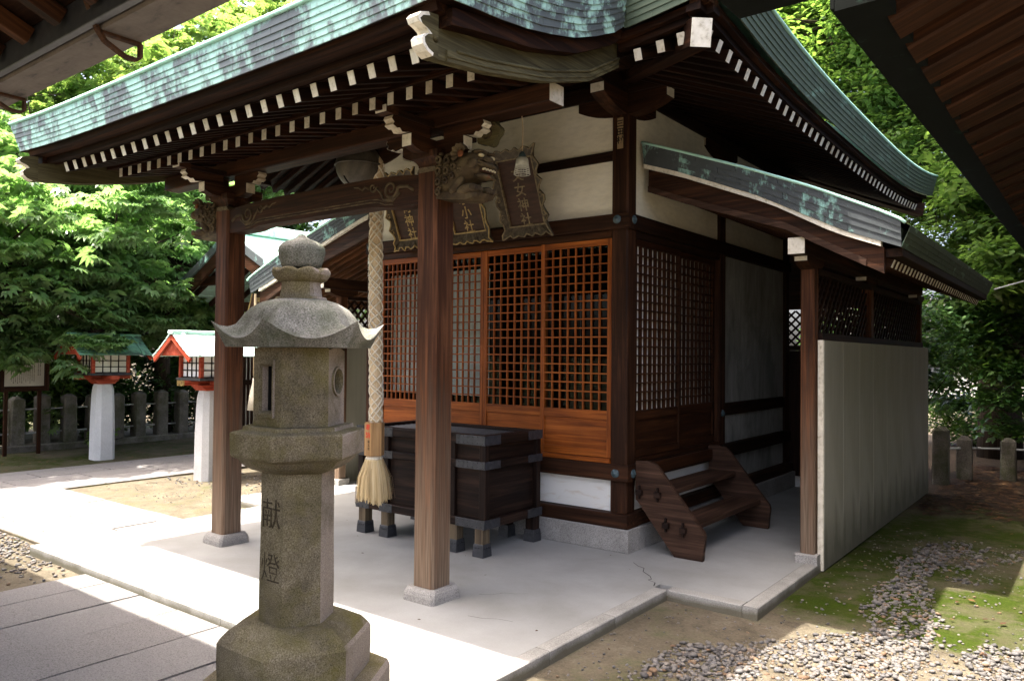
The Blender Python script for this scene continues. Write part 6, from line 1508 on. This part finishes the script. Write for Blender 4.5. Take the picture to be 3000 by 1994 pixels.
# ================================================================== gravel, litter
def pebbles(name, label, spots, seed):
    rgn = np.random.default_rng(seed); N = len(spots); base, tri = [], []
    ico = []                                            # 12-vertex pebble
    g = (1 + 5 ** 0.5) / 2
    for a, b in ((-1, g), (1, g), (-1, -g), (1, -g)): ico.append((a, b, 0))
    for a, b in ((-1, g), (1, g), (-1, -g), (1, -g)): ico.append((0, a, b))
    for a, b in ((-1, g), (1, g), (-1, -g), (1, -g)): ico.append((b, 0, a))
    ico = np.array(ico) / math.hypot(1, g)
    F_ = np.array([(0, 11, 5), (0, 5, 1), (0, 1, 7), (0, 7, 10), (0, 10, 11), (1, 5, 9), (5, 11, 4), (11, 10, 2), (10, 7, 6), (7, 1, 8), (3, 9, 4), (3, 4, 2), (3, 2, 6), (3, 6, 8), (3, 8, 9), (4, 9, 5), (2, 4, 11), (6, 2, 10), (8, 6, 7), (9, 8, 1)])
    # icosahedron vertex order fix: derive faces by proximity
    from itertools import combinations
    dd = np.linalg.norm(ico[:, None] - ico[None], axis=2); e = dd[dd > 0.1].min() * 1.05
    F_ = np.array([t for t in combinations(range(12), 3) if dd[t[0], t[1]] < e and dd[t[1], t[2]] < e and dd[t[0], t[2]] < e])
    V = np.zeros((N * 12, 3)); Fa = np.zeros((N * 20, 3), int)
    for i, (x, y, r) in enumerate(spots):
        s = np.array([r * rgn.uniform(0.8, 1.25), r * rgn.uniform(0.6, 0.95), r * rgn.uniform(0.34, 0.6)]); a = rgn.uniform(0, 6.28); c, d = math.cos(a), math.sin(a)
        v = (ico + rgn.uniform(-0.13, 0.13, (12, 3))) * s; t = rgn.uniform(-0.3, 0.3)
        v = np.stack([v[:, 0] * c - v[:, 1] * d, v[:, 0] * d + v[:, 1] * c, v[:, 2] + t * v[:, 0]], 1)
        V[i * 12:(i + 1) * 12] = v + np.array([x, y, ground_z(x, y) + r * rgn.uniform(0.0, 0.75)]); Fa[i * 20:(i + 1) * 20] = F_ + i * 12
    me = bpy.data.meshes.new(name); me.from_pydata(V.tolist(), [], Fa.tolist()); me.materials.append(mat('pebble'))
    me.polygons.foreach_set('use_smooth', [True] * len(me.polygons)); me.validate(); me.update()
    import bmesh
    bm = bmesh.new(); bm.from_mesh(me); bmesh.ops.recalc_face_normals(bm, faces=bm.faces); bm.to_mesh(me); bm.free()
    o = link(name, me, None); return tag(o, label, 'gravel', None, 'stuff')
def gravel_density(x, y):
    """how much loose gravel lies at a spot right of the platform"""
    d = 0.0
    yb = 0.45 + 0.20 * math.sin(3.1 * x) + (x - 1.9) * 0.62           # dense band nearest the camera
    if x > 1.55 and y < yb + 0.42: d = 1.0 if y < yb + 0.25 else 0.6
    c = 2.50 + 0.10 * math.sin(1.6 * y) - 0.02 * y                                  # tongue of gravel running back
    w = (0.20 if y < 2.6 else 0.17) * (1 + 0.35 * math.sin(6.1 * y) * math.sin(2.3 * y + 1))
    if 0.6 < y < 4.4 and abs(x - c) < w: d = max(d, 1.0 if abs(x - c) < w * 0.7 else 0.45)
    if 2.9 < y < 4.4 and abs(x - (c + 0.38)) < 0.16: d = max(d, 0.6)
    if 2.72 < x < 2.95 and y > 1.1: d *= 0.25
    return d
sp_ = []
rg3 = random.Random(21)
for _ in range(52000):
    x, y = rg3.uniform(1.18, 3.7), rg3.uniform(-1.2, 4.6)
    if x < 1.82 and y > 1.1: continue
    d = gravel_density(x, y)
    d *= 0.35 + 0.65 * (math.sin(7.3 * x + 3.1 * y) + math.sin(5.1 * y - 4.7 * x + 1.0) + math.sin(17 * x) * 0.6 > -0.7)
    if rg3.random() < d * (0.80 if y < 2 else 0.55): sp_.append((x, y, (rg3.uniform(0.010, 0.022) * (1.45 if rg3.random() < 0.08 else 1) if rg3.random() < 0.6 else rg3.uniform(0.005, 0.010))))
for _ in range(1500):
    x, y = rg3.uniform(1.16, 3.4), rg3.uniform(-0.9, 4.6)
    if x < 1.82 and y > 1.1: continue
    sp_.append((x, y, rg3.uniform(0.004, 0.013)))
pebbles('gravel', 'loose grey and tan gravel on the mossy ground right of the platform', sp_, 3)
sp2 = []
for _ in range(900):
    x, y = rg3.uniform(-4.9, -2.52), rg3.uniform(-2.0, -1.10)
    if x < -3.55 and y > -1.12: continue
    if rg3.random() < (0.8 if (x + 3.6) ** 2 / 0.6 + (y + 1.25) ** 2 / 0.08 < 1 else 0.18): sp2.append((x, y, rg3.uniform(0.010, 0.024)))
for _ in range(500):
    x, y = rg3.uniform(-4.7, -3.55), rg3.uniform(-1.5, -0.95); sp2.append((x, y, rg3.uniform(0.010, 0.024)))
for _ in range(420):
    x, y = rg3.uniform(-6.4, -4.2), rg3.uniform(0.7, 2.6); sp2.append((x, y, rg3.uniform(0.008, 0.02) * (0.6 + 0.5 * (y > 1.5))))
pebbles('gravel', 'scattered stones on the bare ground left of the platform', sp2, 5)
# clumps of moss cushions edging the gravel
def litter(name, label, spots, m, cat, size):
    V = []; Fq = []
    for x, y, z, s in spots:
        a = rg3.uniform(0, 6.28); t = rg3.uniform(-0.5, 0.5); c, d = math.cos(a), math.sin(a); L, w = s, s * rg3.uniform(0.35, 0.6); b = len(V)
        for u, v, h in ((-L, 0, 0), (0, -w, 0.004), (L, 0, 0.4 * s * abs(t)), (0, w, 0.35 * s * abs(t))): V.append((x + u * c - v * d, y + u * d + v * c, z + 0.006 + h + max(0, t * u * 0.3)))
        Fq.append((b, b + 1, b + 2, b + 3))
    o = raw(name, V, Fq, mat(m), None); return tag(o, label, cat, None, 'stuff')
spots = []
for _ in range(6500):
    x, y = rg3.uniform(1.85, 5.2), rg3.uniform(5.6, 10.5); 
    if rg3.random() < min(1, (y - 5.3) / 1.6): spots.append((x, y, ground_z(x, y), rg3.uniform(0.03, 0.065)))
for _ in range(70):
    x, y = rg3.uniform(1.85, 4.2), rg3.uniform(1.2, 6.0); spots.append((x, y, ground_z(x, y) + 0.01, rg3.uniform(0.018, 0.032)))
for _ in range(500):
    x, y = rg3.uniform(-11.0, -8.4), rg3.uniform(-0.5, 4.5); spots.append((x, y, ground_z(x, y), rg3.uniform(0.02, 0.04)))
for _ in range(26):
    x, y = rg3.uniform(-2.8, 1.6), rg3.uniform(-0.95, 1.7)
    if x < 1.0 or y > 1.3: spots.append((x, y, -0.004, rg3.uniform(0.006, 0.014)))
litter('fallen_leaves', 'brown fallen leaves covering the ground near the fences', spots, 'litter', 'leaves', 0.05)

# ================================================================== trees
def leaf_mesh(centres, ups, style, m, name, parent, seed, size):
    """every spray is a handful of leaflets; all sprays of one crown make one mesh"""
    rgn = np.random.default_rng(seed); N = len(centres)
    if style == 'palm':                                 # drooping fan of pointed leaflets
        nl = 9; tpl = []
        for k in range(nl):
            a = R(-128 + 256 * k / (nl - 1)); L = 0.5 * (1.0 - 0.35 * abs(k - 4) / 4); w = 0.085
            d = np.array([math.cos(a), math.sin(a), 0]); s = np.array([-d[1], d[0], 0])
            tpl += [0.06 * d, 0.55 * L * d - w * s + np.array([0, 0, 0.02]), L * d + np.array([0, 0, -0.16 * L - 0.05]), 0.55 * L * d + w * s + np.array([0, 0, 0.02])]
    else:                                               # oval leaves round a twig
        nl = 7; tpl = []
        for k in range(nl):
            a = 2.4 * k; L = 0.36; w = 0.105; d = np.array([math.cos(a), math.sin(a), 0.15 - 0.5 * ((k * 7) % 5) / 5]); d /= np.linalg.norm(d); s = np.cross(d, [0, 0, 1]); s /= np.linalg.norm(s); o = np.array([0, 0, -0.25 + 0.07 * k])
            tpl += [o + 0.10 * d, o + 0.55 * L * d + 0.1 * d - w * s, o + (L + 0.1) * d + np.array([0, 0, -0.05]), o + 0.55 * L * d + 0.1 * d + w * s]
    T = np.array(tpl); n = len(T)
    yaw = rgn.uniform(0, 2 * np.pi, N); tilt = rgn.normal(0, 0.35, (N, 2)); sc = size * rgn.uniform(0.7, 1.3, N)
    c, s = np.cos(yaw), np.sin(yaw)
    V = np.zeros((N, n, 3))
    x = T[None, :, 0] * c[:, None] - T[None, :, 1] * s[:, None]; y = T[None, :, 0] * s[:, None] + T[None, :, 1] * c[:, None]; z = np.repeat(T[None, :, 2], N, 0)
    z = z + x * tilt[:, :1] + y * tilt[:, 1:]
    V[..., 0] = x; V[..., 1] = y; V[..., 2] = z
    V *= sc[:, None, None]; V += centres[:, None, :]
    V = V.reshape(-1, 3); nq = N * nl; o = origin(parent); V -= np.array(o)
    me = bpy.data.meshes.new(name); me.vertices.add(len(V)); me.vertices.foreach_set('co', V.ravel())
    me.loops.add(nq * 4); me.loops.foreach_set('vertex_index', np.arange(nq * 4)); me.polygons.add(nq); me.polygons.foreach_set('loop_start', np.arange(nq) * 4)
    me.materials.append(m); me.update(); me.validate(); return link(name, me, parent)
def tree(name, label, base, path, limbs, blobs, style, m, size, dens, seed, group, tr=0.16, twigs=True):
    """path: trunk points above base with radii; limbs: lists of points; blobs: (centre, (rx,ry,rz))"""
    rgn = np.random.default_rng(seed); z = base[2]
    t = thing(name, label, 'tree', base, group)
    mb = MB(); mb.tube([p[:3] for p in path], [p[3] for p in path], 10)
    mb.build('trunk', W('trunk', 'z'), t, True)
    for lb in limbs:
        n = len(lb); mb = MB(); mb.tube(lb, [tr * 0.55 * (1 - 0.75 * i / (n - 1)) for i in range(n)], 7); mb.build('limb', W('trunk', 'z'), t, True)
    pts = []
    for c, r in blobs:
        c = np.array(c); r = np.array(r); N = int(dens * (r[0] * r[1] + r[1] * r[2] + r[0] * r[2]))
        d = rgn.normal(0, 1, (N, 3)); d /= np.linalg.norm(d, axis=1)[:, None]
        rad = rgn.uniform(0.25, 1.0, N) ** 0.5 * (1 + 0.18 * np.sin(5 * d[:, 0] + seed) * np.cos(4 * d[:, 2] + 1))
        q = c + d * rad[:, None] * r
        # gather the sprays in horizontal tiers with gaps between them
        tier = 0.42; ph = rgn.uniform(0, tier); q[:, 2] = np.floor((q[:, 2] + ph + 0.12 * np.sin(2.3 * q[:, 0]) + 0.12 * np.cos(2.9 * q[:, 1])) / tier) * tier - ph + rgn.normal(0, 0.07, N)
        keep = (np.sin(3.7 * q[:, 0] + 1.3 * q[:, 2] + seed) + np.sin(4.3 * q[:, 1] - 1.1 * q[:, 2] + 2 * seed) + rgn.normal(0, 0.5, N)) > -0.75
        pts.append(q[keep])
        if twigs:
            mb = MB(); s0 = Vector(path[-1][:3])
            best = min([Vector(p[:3]) for p in path] + [Vector(p) for lb in limbs for p in lb], key=lambda v: (v - Vector(c)).length)
            for k in range(5):
                e = Vector(c + rgn.normal(0, 0.45, 3) * r); mid = (best + e) / 2 + Vector(rgn.normal(0, 0.12, 3)); mb.tube([best, mid, e], [0.03, 0.02, 0.006], 5)
            mb.build('branches', W('trunk', 'z'), t, True)
    leaf_mesh(np.concatenate(pts), None, style, m, 'crown', t, seed + 1, size)
    return t
LT = 'trees behind the left stone fence'
tree('maple_tree', 'broad pale-leaved tree overhanging the notice board and far path', (-11.9, 1.6, -0.1),
     [(-11.9, 1.6, -0.2, 0.20), (-11.75, 1.5, 1.2, 0.17), (-11.4, 1.3, 2.4, 0.13), (-11.2, 1.4, 3.6, 0.10), (-11.0, 1.6, 5.0, 0.05)],
     [[(-11.6, 1.4, 1.7), (-10.9, 1.0, 2.2), (-10.2, 0.7, 2.6), (-9.6, 0.5, 2.8)], [(-11.4, 1.3, 2.4), (-10.7, 2.0, 3.0), (-10.0, 2.6, 3.2)], [(-11.2, 1.4, 3.6), (-11.0, 0.4, 4.2), (-10.6, -0.4, 4.5)]],
     [((-10.3, 1.9, 3.3), (1.3, 1.2, 0.9)), ((-10.0, 0.9, 2.9), (1.2, 1.2, 0.8)), ((-10.2, 2.7, 2.55), (1.0, 0.9, 0.6)), ((-8.80, 1.75, 2.08), (0.55, 0.55, 0.34)), ((-9.6, 0.7, 2.2), (0.7, 0.7, 0.5)), ((-8.7, 2.65, 2.75), (0.7, 0.6, 0.42)), ((-9.1, 1.6, 3.0), (0.9, 0.9, 0.6)), ((-8.5, 0.6, 3.6), (1.0, 1.0, 0.6)), ((-8.3, 1.9, 3.9), (1.0, 1.0, 0.6)), ((-8.7, -0.7, 4.1), (1.0, 1.0, 0.7)), ((-8.1, 3.0, 4.3), (0.9, 0.9, 0.5)), ((-10.3, 1.0, 2.15), (1.0, 0.7, 0.45)),
      ((-10.6, 1.2, 4.6), (1.4, 1.6, 1.0)), ((-10.6, 2.8, 4.2), (1.3, 1.2, 1.0)), ((-9.9, -0.2, 3.9), (1.2, 1.0, 1.1))], 'palm', mat('leaf_a'), 0.33, 400, 5, LT)
tree('maple_tree', 'leafy tree rising above the far lanterns behind the left porch pillar', (-11.6, 4.4, -0.1),
     [(-11.6, 4.4, -0.2, 0.17), (-11.5, 4.3, 1.5, 0.15), (-11.3, 4.2, 3.0, 0.12), (-11.2, 4.4, 5.2, 0.06)],
     [[(-11.4, 4.2, 2.2), (-10.7, 3.8, 3.0), (-10.0, 3.5, 3.4)], [(-11.3, 4.2, 3.0), (-11.0, 5.0, 4.3), (-10.8, 5.6, 5.0)]],
     [((-10.2, 3.8, 3.7), (1.1, 1.0, 0.8)), ((-9.8, 4.4, 3.0), (0.8, 0.8, 0.5)), ((-10.6, 4.2, 5.2), (1.4, 1.3, 1.1)), ((-10.8, 5.6, 5.6), (1.4, 1.4, 1.1)), ((-9.5, 3.5, 2.45), (0.5, 0.6, 0.35))], 'palm', mat('leaf_a'), 0.33, 380, 8, LT)
tree('tall_tree', 'tall light green tree filling the gap above the porch roof', (-13.2, 5.6, -0.1),
     [(-13.2, 5.6, -0.2, 0.24), (-13.1, 5.5, 2.5, 0.20), (-12.8, 5.6, 5.0, 0.16), (-12.3, 6.2, 7.0, 0.12), (-11.7, 6.8, 8.6, 0.08)],
     [[(-12.8, 5.6, 5.0), (-12.2, 4.8, 6.2), (-11.6, 4.3, 7.0)], [(-12.3, 6.2, 7.0), (-12.6, 7.2, 8.2), (-12.7, 7.9, 9.0)]],
     [((-11.9, 3.4, 7.0), (1.9, 1.6, 1.2)), ((-11.6, 5.2, 7.9), (1.7, 1.6, 1.1)), ((-11.5, 7.2, 8.9), (1.9, 1.8, 1.3)), ((-12.0, 2.0, 6.4), (1.7, 1.6, 1.1)), ((-12.3, 6.0, 6.2), (1.7, 1.8, 1.2))], 'palm', mat('leaf_y'), 0.32, 330, 12, LT)
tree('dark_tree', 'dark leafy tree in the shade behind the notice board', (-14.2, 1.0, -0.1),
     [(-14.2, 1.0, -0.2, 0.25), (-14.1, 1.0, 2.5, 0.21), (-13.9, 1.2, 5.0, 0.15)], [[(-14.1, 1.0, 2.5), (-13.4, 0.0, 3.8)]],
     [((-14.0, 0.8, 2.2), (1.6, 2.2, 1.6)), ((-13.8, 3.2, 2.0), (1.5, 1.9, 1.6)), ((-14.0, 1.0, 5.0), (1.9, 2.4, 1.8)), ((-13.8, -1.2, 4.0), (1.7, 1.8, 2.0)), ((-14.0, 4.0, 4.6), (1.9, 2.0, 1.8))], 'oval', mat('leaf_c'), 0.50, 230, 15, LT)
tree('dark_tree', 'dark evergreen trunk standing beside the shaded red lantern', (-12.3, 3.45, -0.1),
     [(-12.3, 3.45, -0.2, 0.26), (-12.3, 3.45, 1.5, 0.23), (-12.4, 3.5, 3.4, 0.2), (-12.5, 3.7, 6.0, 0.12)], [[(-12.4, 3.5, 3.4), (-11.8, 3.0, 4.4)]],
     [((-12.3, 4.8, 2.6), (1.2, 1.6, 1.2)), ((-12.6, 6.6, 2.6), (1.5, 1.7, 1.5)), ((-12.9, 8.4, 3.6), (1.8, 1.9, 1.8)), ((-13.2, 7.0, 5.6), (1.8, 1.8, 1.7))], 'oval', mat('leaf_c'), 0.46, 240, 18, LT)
# shrubs between the fence posts
def shrub(label, c, r, style, m, size, n, seed, group):
    t = thing('shrub', label, 'shrub', (c[0], c[1], -0.08), group); rgn = np.random.default_rng(seed)
    d = rgn.normal(0, 1, (n, 3)); d /= np.linalg.norm(d, axis=1)[:, None]; q = np.array(c) + d * (rgn.uniform(0.2, 1, n) ** 0.5)[:, None] * np.array(r); q[:, 2] = np.maximum(q[:, 2], 0.02)
    mb = MB()
    for k in range(7): e = Vector(np.array(c) + rgn.normal(0, 0.4, 3) * np.array(r)); mb.tube([(c[0] + 0.05 * k - 0.15, c[1], -0.12), (c[0] * 0.5 + e.x * 0.5, c[1] * 0.5 + e.y * 0.5, e.z * 0.5), tuple(e)], [0.016, 0.012, 0.004], 5)
    mb.build('stems', W('trunk', 'z'), t, True); leaf_mesh(q, None, style, m, 'foliage', t, seed + 3, size)
SG = 'shrubs behind the left stone fence'
shrub('bright leafy shrub behind the fence just right of the notice board', (-11.5, 2.15, 1.05), (0.5, 0.55, 0.6), 'oval', mat('leaf_b'), 0.24, 700, 31, SG)
shrub('shrub with light leaves poking between the two leftmost fence posts', (-11.05, 2.0, 0.5), (0.3, 0.25, 0.35), 'palm', mat('leaf_y'), 0.22, 90, 32, SG)
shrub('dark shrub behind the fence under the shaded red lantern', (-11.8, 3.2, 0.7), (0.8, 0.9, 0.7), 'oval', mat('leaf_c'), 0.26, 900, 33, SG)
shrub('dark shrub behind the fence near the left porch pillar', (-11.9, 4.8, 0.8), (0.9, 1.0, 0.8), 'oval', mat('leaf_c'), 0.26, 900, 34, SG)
shrub('low leafy weed growing at the foot of the fence beside the granite post', (-10.55, 2.7, 0.12), (0.18, 0.3, 0.18), 'palm', mat('leaf_b'), 0.2, 45, 35, SG)
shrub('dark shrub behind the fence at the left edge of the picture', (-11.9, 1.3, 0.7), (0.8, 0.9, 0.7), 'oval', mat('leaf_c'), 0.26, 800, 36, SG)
RT = 'trees behind the shrine hall'
tree('camphor_tree', 'dark trunk and glossy crown behind the right lean-to, with added shade canopy out of view', (2.12, 11.9, -0.1),
     [(2.12, 11.9, -0.2, 0.36), (2.12, 11.9, 1.5, 0.31), (2.1, 11.9, 3.5, 0.28), (1.9, 11.9, 6.0, 0.2), (1.6, 12.0, 9.0, 0.1)],
     [[(2.1, 11.9, 3.2), (1.4, 11.2, 4.4), (0.6, 10.6, 5.2)], [(2.0, 11.9, 4.0), (2.8, 11.3, 5.0), (3.4, 10.9, 5.5)], [(1.9, 11.9, 6.0), (0.6, 11.4, 7.2), (-0.5, 11.0, 7.8)], [(1.75, 11.95, 7.5), (1.6, 10.4, 8.3), (1.5, 8.8, 8.5), (1.3, 7.4, 8.5)]],
     [((1.5, 10.6, 3.8), (1.0, 0.9, 0.8)), ((2.4, 10.4, 3.3), (0.9, 0.9, 0.7)), ((0.7, 10.8, 5.0), (1.2, 1.0, 0.9)), ((2.6, 11.2, 4.6), (1.2, 1.0, 0.9)), ((0.0, 11.2, 6.3), (1.5, 1.2, 1.1)), ((1.7, 11.4, 6.3), (1.4, 1.2, 1.1)),
      ((-0.9, 11.2, 7.8), (1.6, 1.3, 1.1)), ((0.8, 11.6, 8.2), (1.6, 1.3, 1.1)), ((2.2, 10.6, 2.2), (0.8, 0.6, 0.6)), ((3.4, 11.0, 3.4), (1.0, 0.9, 1.1)), ((3.0, 8.6, 5.0), (1.3, 1.2, 0.8)), ((4.2, 8.4, 4.9), (1.2, 1.3, 0.8)), ((2.4, 9.6, 4.6), (1.1, 1.0, 0.8)), ((3.6, 9.8, 3.6), (1.1, 0.9, 0.8)), ((2.6, 9.2, 3.3), (0.7, 0.7, 0.5)), ((0.6, 7.0, 8.6), (1.9, 1.5, 0.7)), ((2.4, 7.6, 8.6), (1.6, 1.5, 0.7)), ((1.2, 9.2, 8.7), (2.0, 1.5, 0.7)), ((3.6, 9.0, 8.8), (2.2, 2.0, 0.7)), ((4.6, 6.8, 8.8), (1.8, 1.8, 0.6)), ((4.6, 11.2, 6.4), (1.6, 1.4, 1.0))], 'oval', mat('leaf_b'), 0.36, 280, 41, RT)  # topmost blobs and their limb: unseen canopy added to shade the back yard
tree('camphor_tree', 'light green tree showing above the right roof corner', (-1.2, 13.4, -0.1),
     [(-1.2, 13.4, -0.2, 0.3), (-1.2, 13.3, 3.0, 0.26), (-1.0, 13.0, 6.0, 0.18), (-1.0, 12.8, 9.0, 0.1)], [[(-1.0, 13.0, 6.0), (-0.2, 12.4, 7.2)], [(-1.0, 13.0, 6.5), (-1.9, 12.2, 8.2)]],
     [((-0.6, 12.3, 7.3), (1.5, 1.2, 1.2)), ((-1.8, 12.0, 8.6), (1.6, 1.2, 1.2)), ((0.2, 12.6, 5.6), (1.3, 1.1, 1.0)), ((-0.2, 12.4, 9.0), (1.6, 1.2, 1.1)), ((-2.8, 12.2, 9.8), (1.8, 1.2, 1.2))], 'oval', mat('leaf_y'), 0.42, 240, 44, RT)
tree('slender_tree', 'slim leafy tree in front of the bright gaps at the right edge', (3.4, 12.6, -0.1),
     [(3.4, 12.6, -0.2, 0.12), (3.4, 12.5, 2.0, 0.10), (3.5, 12.4, 5.0, 0.06)], [[(3.4, 12.5, 2.0), (2.9, 12.0, 2.8)]],
     [((1.4, 12.8, 1.5), (0.8, 0.5, 0.9)), ((2.9, 12.6, 1.9), (0.7, 0.5, 0.8)), ((3.8, 12.4, 2.4), (0.9, 0.6, 1.0)), ((0.9, 13.2, 2.8), (1.0, 0.6, 1.0)), ((2.2, 13.2, 3.2), (1.1, 0.6, 0.9)), ((4.8, 13.0, 1.6), (1.0, 0.6, 1.2)), ((4.6, 13.0, 3.8), (1.4, 0.8, 1.2)), ((3.2, 13.2, 0.9), (0.9, 0.5, 0.6))], 'oval', mat('leaf_c'), 0.30, 520, 47, RT)
tree('slender_tree', 'leafy sapling filling the view behind the low stone posts', (3.0, 10.3, -0.1),
     [(3.0, 10.3, -0.2, 0.07), (3.0, 10.3, 1.5, 0.06), (3.1, 10.2, 3.2, 0.03)], [[(3.0, 10.3, 1.0), (2.5, 10.1, 1.8)]],
     [((2.6, 10.2, 1.5), (0.8, 0.5, 0.7)), ((3.5, 10.0, 1.9), (0.8, 0.5, 0.8)), ((1.9, 10.4, 2.3), (0.8, 0.5, 0.7)), ((3.0, 10.2, 2.9), (1.0, 0.6, 0.6)), ((4.2, 10.0, 1.2), (0.8, 0.5, 0.8))], 'oval', mat('leaf_c'), 0.28, 420, 61, RT)
shrub('dark evergreen bush closing the rear of the right lean-to', (0.9, 8.7, 1.7), (1.2, 0.5, 1.0), 'oval', mat('leaf_c'), 0.24, 1100, 55, 'shrubs behind the shrine hall')
shrub('green hedge bush at the foot of the dark trunk', (1.6, 13.6, 0.5), (1.1, 0.5, 0.55), 'oval', mat('leaf_b'), 0.22, 900, 51, 'shrubs behind the shrine hall')
shrub('low bush behind the last stone posts at the right edge', (3.9, 11.6, 0.4), (0.9, 0.5, 0.5), 'oval', mat('leaf_c'), 0.22, 600, 52, 'shrubs behind the shrine hall')
# pale building far behind the trees at the right
pb = thing('far_building', 'pale wall glimpsed through the leaves at the right edge', 'building', (1.0, 30.0, -0.1))
box('wall', -6.0, 9.0, 30.0, 30.3, -0.2, 3.6, 'palewall', pb, 0); box('roof', -6.5, 9.5, 29.4, 34.0, 3.6, 3.9, 'granite', pb, 0.02)
for i in range(6): w_ = box('window', -4.6 + i * 2.3, -3.4 + i * 2.3, 29.96, 29.99, 1.0, 2.4, 'darkmetal', pb, 0); box('sill', -4.7 + i * 2.3, -3.3 + i * 2.3, 29.88, 29.99, 0.9, 0.98, 'granite', w_, 0)
# thin cable drooping from the right
cb = MB(); cb.tube([(4.2, 8.6, 3.45), (3.6, 8.2, 2.98), (3.0, 7.8, 2.66), (2.48, 7.3, 2.46)], 0.008, 5)
tag(cb.build('cable', mat('pipe'), None), 'thin grey cable drooping from the right edge to the lean-to eave', 'cable')
